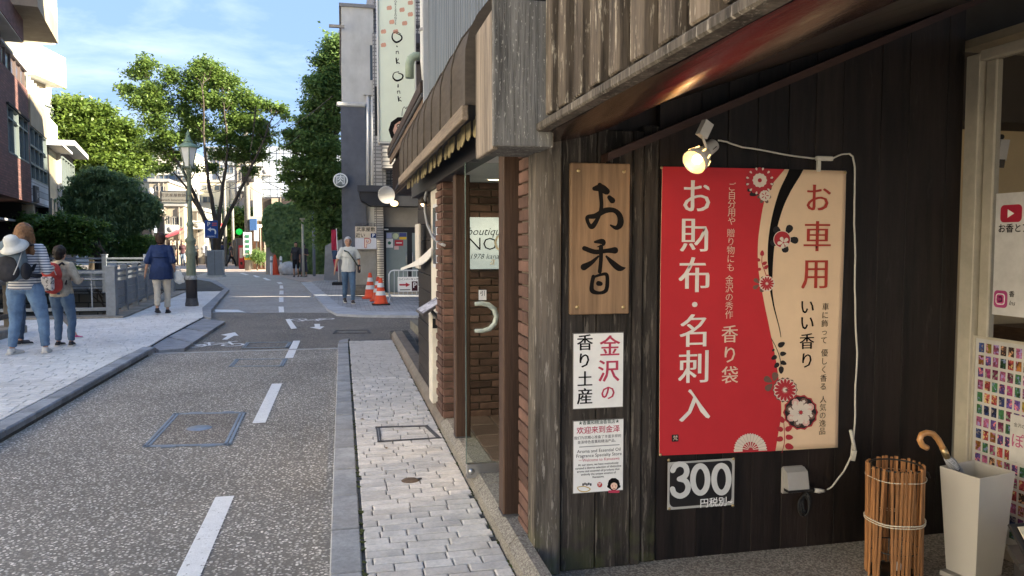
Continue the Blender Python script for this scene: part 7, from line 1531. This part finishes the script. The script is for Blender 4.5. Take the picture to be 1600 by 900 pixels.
    if leg_kind in ('trousers', 'sandal'):
        for ob in t.children:
            if ob.name.startswith('trousers'):
                displace(ob.data, lambda c: noise.noise(Vector((c.x * 9, c.y * 9, c.z * 22))) * .009 + noise.noise(Vector((c.x * 20, c.y * 20, c.z * 9))) * .006)
    # hair
    hr = MB(); hc = ck + V(0, -.010, .012); hr.ell(hc, (.055 * S_ * hairr, .062 * S_ * hairr, .066 * S_ * hairr), 16, 12)
    if long_hair:
        for k in range(9):
            a_ = math.pi + (k - 4) * .33; p = ck + V(.046 * math.sin(a_) , .046 * math.cos(a_) , .01); hr.tube([p, p + V(.005 * (k - 4), -.02, -.06), p + V(.009 * (k - 4), -.035, -.06 - long_hair)], [.026 * S_, .029 * S_, .016 * S_], 8)
    if long_hair:
        for sx in (-1, 1): hr.ell(ck + V(sx * .042, -.012, -.06), (.030 * S_, .044 * S_, .085 * S_), 12, 8); hr.ell(ck + V(sx * .060, -.030, -.135), (.034 * S_, .036 * S_, .06 * S_), 12, 8)
    if long_hair: hr.ell(ck + V(0, -.050, -.075), (.062 * S_, .042 * S_, .095 * S_), 14, 10); hr.ell(ck + V(0, -.085, -.16), (.064 * S_, .032 * S_, .085 * S_), 14, 10)
    else: hr.ell(ck + V(0, -.022, -.022), (.048 * S_ * hairr, .044 * S_ * hairr, .045 * S_ * hairr), 14, 8)
    o = remesh(hr, vox * .8, 'hair', (0, 0, 0), mat("hair_%d" % int(sum(hair) * 1000), hair, .55, .4, 9, (9, 9, 2), bump=.5), t, 2)
    bm = bmesh.new(); bm.from_mesh(o.data); dl = [v for v in bm.verts if (hd.transposed() @ (v.co - ck)).y > (.016 + .55 * max(0, (v.co.z - ck.z) / S_)) * S_ and v.co.z < ck.z + .048 * S_]; bmesh.ops.delete(bm, geom=dl, context='VERTS')
    for v in bm.verts: v.co += v.normal * noise.noise(v.co * 30) * .008
    bm.to_mesh(o.data); bm.free()
    if face:
        for sx in (-1, 1):
            e = MB(); e.ell(ck + hd @ V(sx * .020, .0515, .006), (.0085 * S_, .004 * S_, .0045 * S_), 8, 6); part_local('eye', e, flat("eye_dark", (.03, .02, .02), .3), t)
            e = MB(); e.tube([ck + hd @ V(sx * .012, .0535, .018), ck + hd @ V(sx * .030, .050, .018)], .0022 * S_, 5); part_local('eyebrow', e, flat("brow_grey", (.16, .13, .12)), t)
        e = MB(); e.tube([ck + hd @ V(-.014, .0525, -.036), ck + hd @ V(.0, .0555, -.037), ck + hd @ V(.014, .0525, -.036)], .0028 * S_, 5); part_local('mouth', e, flat("lip", (.28, .12, .10)), t)
    return t, V
def part_local(nm, mb, m, par):
    me = mb.mesh(nm); me.materials.append(m); o = bpy.data.objects.new(nm, me); link(o, par); return o
jean = mat("blue_denim", (.13, .21, .33), .85, .28, 8, bump=.35); jeand = mat("dark_denim", (.05, .08, .13), .85, .25, 8, bump=.35); whs = flat("white_shoe", (.62, .60, .57), .6); dks = flat("dark_shoe", (.03, .03, .035), .6); pks = flat("pink_shoe", (.50, .06, .22), .6)
def stripes(name, c1, c2, per, axis='Z'):
    if name in MC: return MC[name]
    M = NT(name); co = M.n("TexCoord"); sx = M.n("SeparateXYZ"); M.l(co.outputs['Object'], sx.inputs[0]); m1 = M.n("Math", operation='MULTIPLY'); m1.inputs[1].default_value = 1 / per; M.l(sx.outputs[axis], m1.inputs[0]); m2 = M.n("Math", operation='FRACT'); M.l(m1.outputs[0], m2.inputs[0]); m3 = M.n("Math", operation='GREATER_THAN'); m3.inputs[1].default_value = .62; M.l(m2.outputs[0], m3.inputs[0])
    mx_ = M.n("Mix", data_type='RGBA'); mx_.inputs[6].default_value = (*c1, 1); mx_.inputs[7].default_value = (*c2, 1); M.l(m3.outputs[0], mx_.inputs[0]); M.l(mx_.outputs[2], M.b.inputs['Base Color']); M.b.inputs['Roughness'].default_value = .85; MC[name] = M.m; return M.m
PZ = .08
# woman with the hiking backpack
wb = onz(43, 553, PZ); ang = R(-14)
t1, V1 = person('long haired woman in striped top and jeans facing away at the left edge', wb, ang, 1.66, stripes("striped_jersey", (.62, .62, .62), (.05, .07, .14), .034), jean, whs, hair=(.20, .10, .045), feet=((-.085, -.03), (.09, .06)), hands=((-.08, .17, .66), (.10, .15, .66)), elbows=((-.15, .02, .65), (.15, .0, .65)), sleeve='long', long_hair=.13, hairr=1.12, build=1.17, vox=.012, lean=.02, foot_yaw=(.1, -.35), sk=skin)
def frame_of(t, h):
    m = Matrix.Translation(t.location) @ Matrix.Rotation(t.rotation_euler.z, 4, 'Z'); return lambda x, y, z: m @ Vector((x * h, y * h, z * h))
def rthing(nm, lab, cat, t, h, x, y, z):
    o = thing(nm, lab, cat, tuple(frame_of(t, h)(x, y, z)), rz=t.rotation_euler.z); return o
def lblob(nm, par, m, ells, vox=.012, sm=3, wr=.0):
    mb = MB()
    for c, r in ells: mb.ell(c, r, 14, 10)
    o = remesh(mb, vox, nm, (0, 0, 0), m, par, sm)
    if wr:
        displace(o.data, lambda c: noise.noise(c * 18) * wr)
    return o
bp = rthing('backpack', 'large grey and black hiking backpack on the woman at the left edge', 'backpack', t1, 1.66, .0, -.13, .585)
pkg = mat("slate_pack_cloth", (.13, .17, .20), .8, .2, 12, bump=.4); pkb = mat("black_pack_cloth", (.025, .025, .03), .8, .2, 12, bump=.4)
lblob('main_bag', bp, pkg, [((0, -.02, .22), (.19, .12, .23)), ((0, -.02, .38), (.17, .11, .13)), ((0, -.04, .10), (.18, .12, .13))], wr=.008)
lblob('front_pocket', bp, pkb, [((0, -.11, .10), (.16, .075, .13)), ((0, -.10, .20), (.13, .06, .11))], wr=.006); lblob('side_pocket', bp, pkb, [((-.18, -.02, .10), (.05, .09, .11))]); lblob('side_pocket', bp, pkb, [((.18, -.02, .10), (.05, .09, .11))])
for sx in (-1, 1):
    part_local('shoulder_strap', MB().tube([(sx * .10, .0, .42), (sx * .13, .10, .46), (sx * .14, .22, .40), (sx * .15, .25, .24), (sx * .16, .12, .10)], .020, 8), pkb, bp); part_local('buckle_strap', MB().tube([(sx * .17, -.07, .34), (sx * .15, -.14, .16), (sx * .12, -.17, .06)], .006, 6), flat("white_strap", (.5, .5, .5)), bp)
part_local('hip_belt', MB().tube([(-.2, .0, .05), (-.25, .14, .04), (0, .27, .03), (.25, .14, .04), (.2, .0, .05)], .026, 8), pkb, bp)
ht = rthing('sun_hat', 'white cotton sun hat hung over the top of the hiking backpack', 'hat', t1, 1.66, .035, -.17, .845); ht.scale = (.8, .8, .8)
hatm = mat("white_cotton", (.62, .62, .58), .95, .1, 12, bump=.3); q = MB().lathe([(0, .15), (.07, .145), (.10, .11), (.112, .04), (.12, .02), (.16, -.01), (.205, -.05), (.20, -.055), (.155, -.018), (.11, .01), (.10, .04), (.085, .10), (0, .13)], (0, 0, 0), 28); o = part_local('crown_and_brim', q, hatm, ht); o.rotation_euler = (R(35), 0, 0)
for v in o.data.vertices: v.co += Vector((0, 0, noise.noise(v.co * 8) * .02))
# adult hidden behind her
pb_ = onz(53, 541, PZ); person('person in dark jeans mostly hidden behind the woman with the backpack', (pb_[0] - .28, pb_[1] + .25, PZ), R(-60), 1.50, mat("grey_green_top", (.16, .17, .15), .85), jeand, dks, hands=((-.10, .17, .62), (.10, .17, .62)), elbows=((-.13, .03, .64), (.13, .03, .64)), sleeve='long', vox=.014)
# boy with the red backpack
b0 = onz(99, 541, PZ); t2, V2 = person('dark haired boy in jeans standing beside the woman at the railing', b0, R(-22), 1.38, mat("cream_and_grey_jacket", (.42, .36, .27), .85, .7, 5), mat("mid_denim", (.08, .13, .21), .85, .2, 8), dks, feet=((-.05, .0), (.06, .03)), hands=((-.08, .17, .66), (.08, .17, .66)), elbows=((-.14, .02, .66), (.15, .02, .66)), sleeve='long', build=1.08, vox=.012, foot_yaw=(-.2, -.5), hairr=1.08)
bp2 = rthing('backpack', 'red school backpack with a white printed pocket on the boy', 'backpack', t2, 1.38, 0, -.11, .56)
rdp = mat("red_pack_cloth", (.42, .055, .045), .75, .2, 12, bump=.3); lblob('main_bag', bp2, rdp, [((0, -.01, .09), (.15, .085, .13)), ((0, -.01, .23), (.145, .08, .13)), ((0, -.01, .30), (.12, .07, .09))], wr=.005, vox=.012)
part_local('front_pocket', MB().box(-.105, .105, -.135, -.07, .01, .20, .025), mat("printed_pocket", (.55, .54, .54), .7, .1, 5, spots=(22, (1, 1, 1), .52, (.08, .08, .09))), bp2); part_local('zip', MB().tube([(-.12, -.075, .22), (-.08, -.085, .32), (0, -.085, .36), (.08, -.085, .32), (.12, -.075, .22)], .006, 6), flat("white_strap", (0, 0, 0)), bp2)
for sx in (-1, 1): part_local('shoulder_strap', MB().tube([(sx * .07, .0, .33), (sx * .09, .07, .38), (sx * .10, .17, .30), (sx * .11, .10, .08)], .016, 8), pkb, bp2)
# seated child: only the legs and pink shoes show
cs = onz(112, 532, PZ); person('child with pink shoes and striped socks half hidden behind the boy', (cs[0] - .02, cs[1] + .25, PZ), R(-80), 1.15, flat("pale_shirt", (.5, .45, .4)), flat("grey_shorts", (.25, .24, .24)), pks, feet=((-.06, .16), (.06, .24)), leg_kind='shorts', vox=.013, hands=((-.08, .14, .62), (.08, .14, .62)), elbows=((-.12, .02, .65), (.12, .02, .65)), foot_yaw=(0, 0), hipz=.5) if False else person('child with pink shoes half hidden behind the boy', (cs[0] - .30, cs[1] + .38, PZ), R(-85), .80, flat("pale_shirt", (.5, .45, .4)), flat("grey_shorts", (.25, .24, .24)), pks, feet=((-.06, .22), (.06, .32)), leg_kind='shorts', vox=.013, hands=((-.08, .14, .62), (.08, .14, .62)), elbows=((-.12, .02, .65), (.12, .02, .65)))
# woman walking away
w0 = onz(254, 490, PZ); t3, V3 = person('woman in loose navy tunic and cream trousers walking away along the left pavement', w0, R(4), 1.62, mat("navy_tunic", (.018, .035, .10), .85, .2, 10, bump=.3), mat("cream_trousers", (.58, .52, .42), .85, .1, 10, bump=.3), dks, hair=(.035, .017, .012), feet=((-.045, -.09), (.05, .06)), hands=((-.185, .03, .50), (.145, .03, .54)), elbows=((-.145, -.03, .655), (.135, -.035, .66)), sleeve='elbow', top_len=.43, wide_top=1.3, leg_kind='sandal', lift=(.03, 0), hairr=1.1, build=1.02, vox=.012)
tb = rthing('tote_bag', 'white tote bag carried on the right arm of the walking woman', 'bag', t3, 1.62, .185, .03, .37)
lblob('bag', tb, hatm, [((.02, 0, .10), (.10, .06, .11)), ((.0, 0, .18), (.085, .045, .09)), ((.06, 0, .05), (.07, .05, .05))], wr=.01, vox=.012); part_local('strap', MB().tube([(-.05, 0, .22), (-.03, 0, .34), (0, 0, .36), (.03, 0, .34), (.05, 0, .22)], .008, 6), hatm, tb)
# man walking towards the camera
m0 = onz(545, 474, .045); t4, V4 = person('grey haired man in open white short sleeved shirt and jeans walking towards the camera', m0, R(180 + 8), 1.60, mat("white_shirt", (.66, .66, .60), .8, .06, 10, bump=.3), mat("worn_denim", (.09, .15, .23), .85, .25, 8, bump=.3), flat("brown_shoe", (.06, .05, .045)), hair=(.52, .52, .50), feet=((-.05, .08), (.045, -.10)), hands=((-.155, .08, .56), (.20, .0, .50)), elbows=((-.165, -.03, .65), (.165, -.02, .65)), sleeve='short', top_len=.48, wide_top=1.04, face=True, sk=skin2, vox=.012, lift=(0, .03), hairr=1.05)
sb_ = rthing('shoulder_bag', 'dark bag on a strap across the chest of the man in the white shirt', 'bag', t4, 1.60, -.11, .07, .50)
part_local('strap', MB().tube([(.28, -.03, .48), (.20, .06, .44), (.10, .10, .30), (.0, .05, .14), (-.04, .0, .10)], .016, 6), flat("olive_strap", (.05, .06, .04)), sb_); part_local('pouch', MB().box(-.09, -.03, -.07, .07, -.06, .14, .02), pkb, sb_)
# couple at the corner
p5 = onz(463, 433, .0); person('man in dark shirt and black shorts standing at the far corner', p5, R(170), 1.55, mat("charcoal_shirt", (.05, .052, .06), .85), flat("black_shorts", (.015, .015, .02)), dks, feet=((-.06, 0), (.06, 0)), leg_kind='shorts', vox=.02, sk=skin2)
p6 = onz(475, 433, .0); person('woman in long grey dress standing beside the man in black shorts', p6, R(160), 1.48, mat("dark_dress", (.07, .07, .085), .85), mat("dark_dress", (0, 0, 0)), dks, leg_kind='skirt', vox=.02, hands=((-.10, .12, .68), (.12, .03, .5)), elbows=((-.14, .02, .65), (.14, -.01, .65)))
GP = 'people far down the street'
p7 = onz(286, 416, 0); person('far pedestrian in dark top and pale blue jeans seen past the walking woman', p7, R(185), 1.62, flat("maroon_top", (.07, .03, .035)), mat("pale_denim", (.25, .33, .42), .85), dks, vox=.03, group=GP, feet=((-.05, .05), (.05, -.06)))
p8 = onz(305, 417, 0); person('far pedestrian dressed all in black beside the lamp column', p8, R(10), 1.60, flat("black_coat", (.015, .015, .018)), flat("black_coat", (0, 0, 0)), dks, vox=.03, group=GP)
p9 = onz(319, 413, 0); person('far pedestrian in pale shirt and grey trousers left of the cabinet', p9, R(170), 1.6, flat("pale_lilac", (.55, .56, .64)), flat("khaki_grey", (.2, .19, .17)), dks, vox=.03, group=GP, feet=((-.05, .08), (.05, -.08)))
p10 = onz(361, 418, 0); person('far pedestrian in dark clothes striding right of the cabinet', p10, R(-75), 1.55, flat("dark_grey_top", (.06, .06, .07)), flat("black_coat", (0, 0, 0)), whs, vox=.03, group=GP, feet=((-.03, .20), (.03, -.20)))
p11 = onz(271, 417, 0); person('far pedestrian in black top half hidden by the walking woman', p11, R(170), 1.62, flat("black_coat", (0, 0, 0)), flat("khaki_grey", (0, 0, 0)), dks, vox=.03, group=GP)
p12 = onz(348, 415, 0); person('far pedestrian in navy top just behind the grey cabinet', p12, R(0), 1.62, flat("navy_coat", (.03, .04, .08)), flat("khaki_grey", (0, 0, 0)), dks, vox=.03, group=GP)

bpy.data.scenes.remove(TS)
# ================================================================ POLES, SIGNS AND SMALL THINGS FAR DOWN THE STREET
polec = mat("pole_concrete", (.22, .21, .19), .85, .15, 5); 
def pole(lab, px_, pb, pt, Y, r, m=polec, cat='pole', nm='utility_pole', w=None):
    base = ony(px_, pb, Y); top = ony(px_, pt, Y); t = thing(nm, lab, cat, (base[0], Y, 0)); part('shaft', MB().tube([(base[0], Y, 0), (base[0], Y, top[2])], [r, r * .8], 10), m, t); return t, base[0], top[2]
t, x_, zt_ = pole('thick concrete utility pole with white and yellow wraps near the far right corner', 388, 415, 205, 44, .17)
dkm = flat("pole_dark", (.05, .05, .055))
part('yellow_wrap', MB().lathe([(.2, ony(0 + 388, 413 - 7, 44)[2]), (.2, ony(388, 402, 44)[2])], (x_, 44, 0), 12), flat("yellow_wrap_m", (.75, .42, .04)), t); z0_, z1_ = ony(388, 401, 44)[2], ony(388, 363, 44)[2]
part('white_sign_wrap', MB().box(x_ - .22, x_ + .22, 43.76, 43.82, z0_, z1_, .02), white, t); 
for i in range(5): part('green_mark', MB().box(x_ - .1, x_ + .1, 43.74, 43.757, z1_ - .3 - i * .27, z1_ - .14 - i * .27), flat('st_dgreen', (.05, .2, .12)), t)
part('transformer', MB().lathe([(0, 0), (.32, 0), (.32, .8), (0, .85)], (x_ + .1, 43.7, ony(388, 285, 44)[2]), 14), dkm, t); part('traffic_signal_box', MB().box(x_ + .15, x_ + .5, 43.7, 43.9, ony(388, 360, 44)[2], ony(388, 342, 44)[2]), flat("blue_box", (.05, .12, .3)), t)
for k, v in enumerate((215, 235, 262)): z_ = ony(388, v, 44)[2]; part('cross_arm', MB().box(x_ - .9, x_ + .9, 43.9, 43.98, z_, z_ + .09), dkm, t)
TP = [(x_, 44, zt_)]
for px_, pb, pt, Y, lab in ((353, 412, 262, 52, 'slim utility pole just right of the parking sign'), (365, 410, 318, 58, 'short pale pole in front of the bright green tree'), (239, 412, 300, 50, 'dark lamp pole behind the walking woman'), (346, 410, 315, 60, 'thin pole carrying a round no entry sign'), (312, 412, 300, 62, 'thin pole carrying a round red sign near the lamp column')):
    t, x_, zt_ = pole(lab, px_, pb, pt, Y, .11, polec if px_ != 239 else dkm, nm='utility_pole'); TP.append((x_, Y, zt_))
    if px_ in (346, 312):
        v = 355 if px_ == 346 else 348; c = ony(px_ - 4 if px_ == 346 else px_ - 1, v, Y - .2); part('round_sign', MB().lathe([(0, .03), (.36, .03), (.36, 0), (0, 0)], c, 20, ax=(0, -1, 0)), flat("traffic_red", (.5, .04, .05)), t); part('white_bar', MB().box(c[0] - .25, c[0] + .25, c[1] - .05, c[1] - .035, c[2] - .07, c[2] + .07), white, t)
        c = ony(px_ - 4, v + 14, Y - .2); part('small_plate', MB().box(c[0] - .3, c[0] + .3, c[1], c[1] + .03, c[2] - .15, c[2] + .15), white, t)
    if px_ == 239: part('lamp_head', MB().lathe([(0, .3), (.12, .2), (.15, 0), (.1, -.1), (0, -.12)], (x_, Y, zt_), 12), flat("frosted_pane", (0, 0, 0)), t)
# wires
wm = flat("wire_black", (.02, .02, .02))
def wire(a, b, sag, i):
    a = Vector(a); b = Vector(b); pts = [a.lerp(b, k / 12) - Vector((0, 0, sag * 4 * (k / 12) * (1 - k / 12))) for k in range(13)]; single('overhead_wire', MB().tube(pts, .018, 4, False), wm, i, 'wire', tuple(a), 'overhead wires')
A = Vector((TP[0][0], 44, ony(388, 262, 44)[2]))
for v, b, lab in ((236, ony(470, 210, 30), 'overhead wire rising from the thick pole to the big dark tree'), (262, ony(480, 300, 40), 'overhead wire crossing the glass clad hall'), (262, ony(240, 310, 50), 'overhead wire passing behind the central tree crown'), (270, ony(318, 300, 62), 'overhead wire behind the lamp lantern'), (285, ony(365, 318, 58), 'overhead wire to the short pale pole'), (300, ony(300, 348, 56), 'lowest overhead wire across the shop houses'), (236, ony(400, 165, 20), 'overhead wire passing above the road to the upper right'), (215, ony(520, 150, 22), 'topmost overhead wire running to the grey building'), (250, ony(215, 285, 60), 'overhead wire over the tan corner house'), (240, ony(353, 262, 52), 'short overhead wire between the two nearest far poles'), (290, ony(440, 300, 61), 'low overhead wire below the glass clad hall'), (275, ony(353, 290, 52), 'second short overhead wire between the two nearest far poles')):
    wire(ony(388, v, 44), b, .4, lab)
# green clover sign, blue board
c = ony(374, 362, 50); gs = thing('pharmacy_sign', 'bright green round sign on the far shops left of the utility pole', 'sign', c); part('panel', MB().lathe([(0, .1), (.2, .1), (.2, 0), (0, 0)], c, 8, ax=(0, -1, 0)), mat("green_lit", (.02, .45, .08), .5, emit=((.02, .8, .1), .12)), gs); part('bracket', MB().tube([c, (c[0] + .8, c[1] + .3, c[2])], .04, 6), steel_d, gs)
for k, (u, v0, v1, w, Y, col, lab) in enumerate(((400, 377, 350, 7, 45, (.45, .5, .56), 'pale blue shop board beside the utility pole'), (291, 352, 342, 5, 57, (.6, .58, .5), 'white shop board behind the lamp column'), (322, 400, 384, 4, 50, (.62, .62, .6), 'white sandwich board left of the cabinet'), (242, 364, 342, 4, 55, (.5, .58, .7), 'pale blue hanging shop board near the direction sign'), (233, 395, 370, 3, 58, (.5, .2, .08), 'orange shop board beyond the walking woman'), (222, 398, 388, 6, 54, (.55, .3, .12), 'orange brown shop board at the far left corner'))):
    a = ony(u - w / 2, v0, Y); b = ony(u + w / 2, v1, Y); t = thing('shop_board', lab, 'sign', ((a[0] + b[0]) / 2, Y, a[2])); part('panel', MB().box(a[0], b[0], Y, Y + .12, a[2], b[2], .02), flat("board_%d" % k, col), t); part('post', MB().box((a[0] + b[0]) / 2 - .03, (a[0] + b[0]) / 2 + .03, Y + .121, Y + .2, 0, b[2]), steel_d, t)
# slender poles and nobori flag by the ivy wall
t, x_, z_ = pole('slender cream lamp pole in front of the ivy wall', 474, 432, 343, 35, .06, flat("cream_pole", (.55, .54, .46)), 'pole', 'lamp_pole'); part('head', MB().box(x_ - .12, x_ + .1, 34.9, 35.1, z_, z_ + .06), flat("cream_pole", (0, 0, 0)), t)
pole('slender grey pole right of the cream lamp pole', 491, 430, 331, 36, .07, flat("grey_pole", (.28, .31, .34)), 'pole', 'lamp_pole')
nb = thing('banner_flag', 'tall narrow red and navy banner flag behind the man in the white shirt', 'flag', onz(526, 447, 0)); Yn_ = 27.5
fq3 = lambda u, v: ony(u, v, Yn_)
def strip_(v0, v1, m, nm, u0, u1, u2, u3):
    vs = []; n_ = 6
    for i in range(n_ + 1):
        t_ = i / n_; v = v0 + (v1 - v0) * t_; a = u0 + (u2 - u0) * t_; b = u1 + (u3 - u1) * t_
        for k in range(5): p = ony(a + (b - a) * k / 4, v, Yn_); vs.append((p[0], p[1] + .05 * math.sin(k * 1.3 + i * .8), p[2]))
    fs = [(i * 5 + k, i * 5 + k + 1, (i + 1) * 5 + k + 1, (i + 1) * 5 + k) for i in range(n_) for k in range(4)]; part(nm, MB().add(vs, fs, True), m, nb)
strip_(359, 391, flat("flag_red", (.42, .025, .07)), 'cloth', 517.5, 525, 518, 527); strip_(391.3, 405, flat("flag_navy", (.04, .08, .16)), 'cloth', 518, 527, 520, 528); strip_(405.3, 424, flat("flag_red", (0, 0, 0)), 'cloth', 520, 528, 524, 529)
part('pole', MB().tube([ony(525.5, 357, Yn_), ony(530, 447, Yn_)], .018, 6), white, nb); part('base', MB().box(ony(528, 447, Yn_)[0] - .2, ony(528, 447, Yn_)[0] + .2, Yn_ - .2, Yn_ + .2, 0, .15, .03), black, nb)
# pale rendered wall end beside the flag
rw = MB().prism([(ony(506, 440, 31)[0], 0), (ony(541, 440, 31)[0], 0), (ony(541, 372, 31)[0], ony(541, 372, 31)[2]), (ony(520, 378, 31)[0], ony(520, 378, 31)[2]), (ony(508, 384, 31)[0], ony(508, 384, 31)[2])], 31, 32.2, 'Y')
single('rendered_wall', rw, mat("grey_render_wall", (.33, .34, .35), .9, .2, 2, dirt=.45), 'pale grey rendered wall end behind the red banner flag', 'wall', (ony(520, 430, 31)[0], 31, 0))
t = thing('traffic_cone', 'small orange cone in front of the pale wall beneath the ivy', 'traffic cone', ony(430, 421, 38.0)); c = ony(430, 421, 38); c = (c[0], 38, 0); H = .95
part('body', MB().lathe([(.2, 0), (.17, .08), (.05, H), (0, H)], c, 14), orange, t); part('base', MB().box(c[0] - .22, c[0] + .22, 37.78, 38.22, 0, .05), orange, t)
for u in (424, 439):
    c = ony(u, 418, 37.8); t = thing('bollard', 'white bollard %s the small orange cone' % ('left of' if u == 424 else 'right of'), 'bollard', (c[0], 37.8, 0), 'white bollards by the ivy wall'); part('post', MB().lathe([(.06, 0), (.06, .85), (.0, .9)], (c[0], 37.8, 0), 10), white, t); part('band', MB().lathe([(.063, .6), (.063, .7)], (c[0], 37.8, 0), 10), flat("band_grey", (.3, .3, .3)), t)
single('rubbish_bag', MB().ell((ony(452, 425, 37.5)[0], 37.5, .3), (.5, .35, .35), 12, 8), mat("pale_bag", (.5, .52, .55), .4, .3, 6, bump=.8), 'pale plastic sacks heaped below the ivy wall', 'sack', (ony(452, 425, 37.5)[0], 37.5, 0))
# electricity meter plates at lamp pole
tb_ = thing('notice_board', 'white notice board leaning at the far side of the railing behind the walking woman', 'notice board', ony(229, 420, 23)); a = ony(224, 420, 23); b = ony(235, 397, 23); part('panel', MB().box(a[0], b[0], 23, 23.08, a[2], b[2], .01), flat("sign_white", (0, 0, 0)), tb_); part('post', MB().box((a[0] + b[0]) / 2 - .03, (a[0] + b[0]) / 2 + .03, 23.081, 23.14, .1, b[2]), steel_d, tb_)
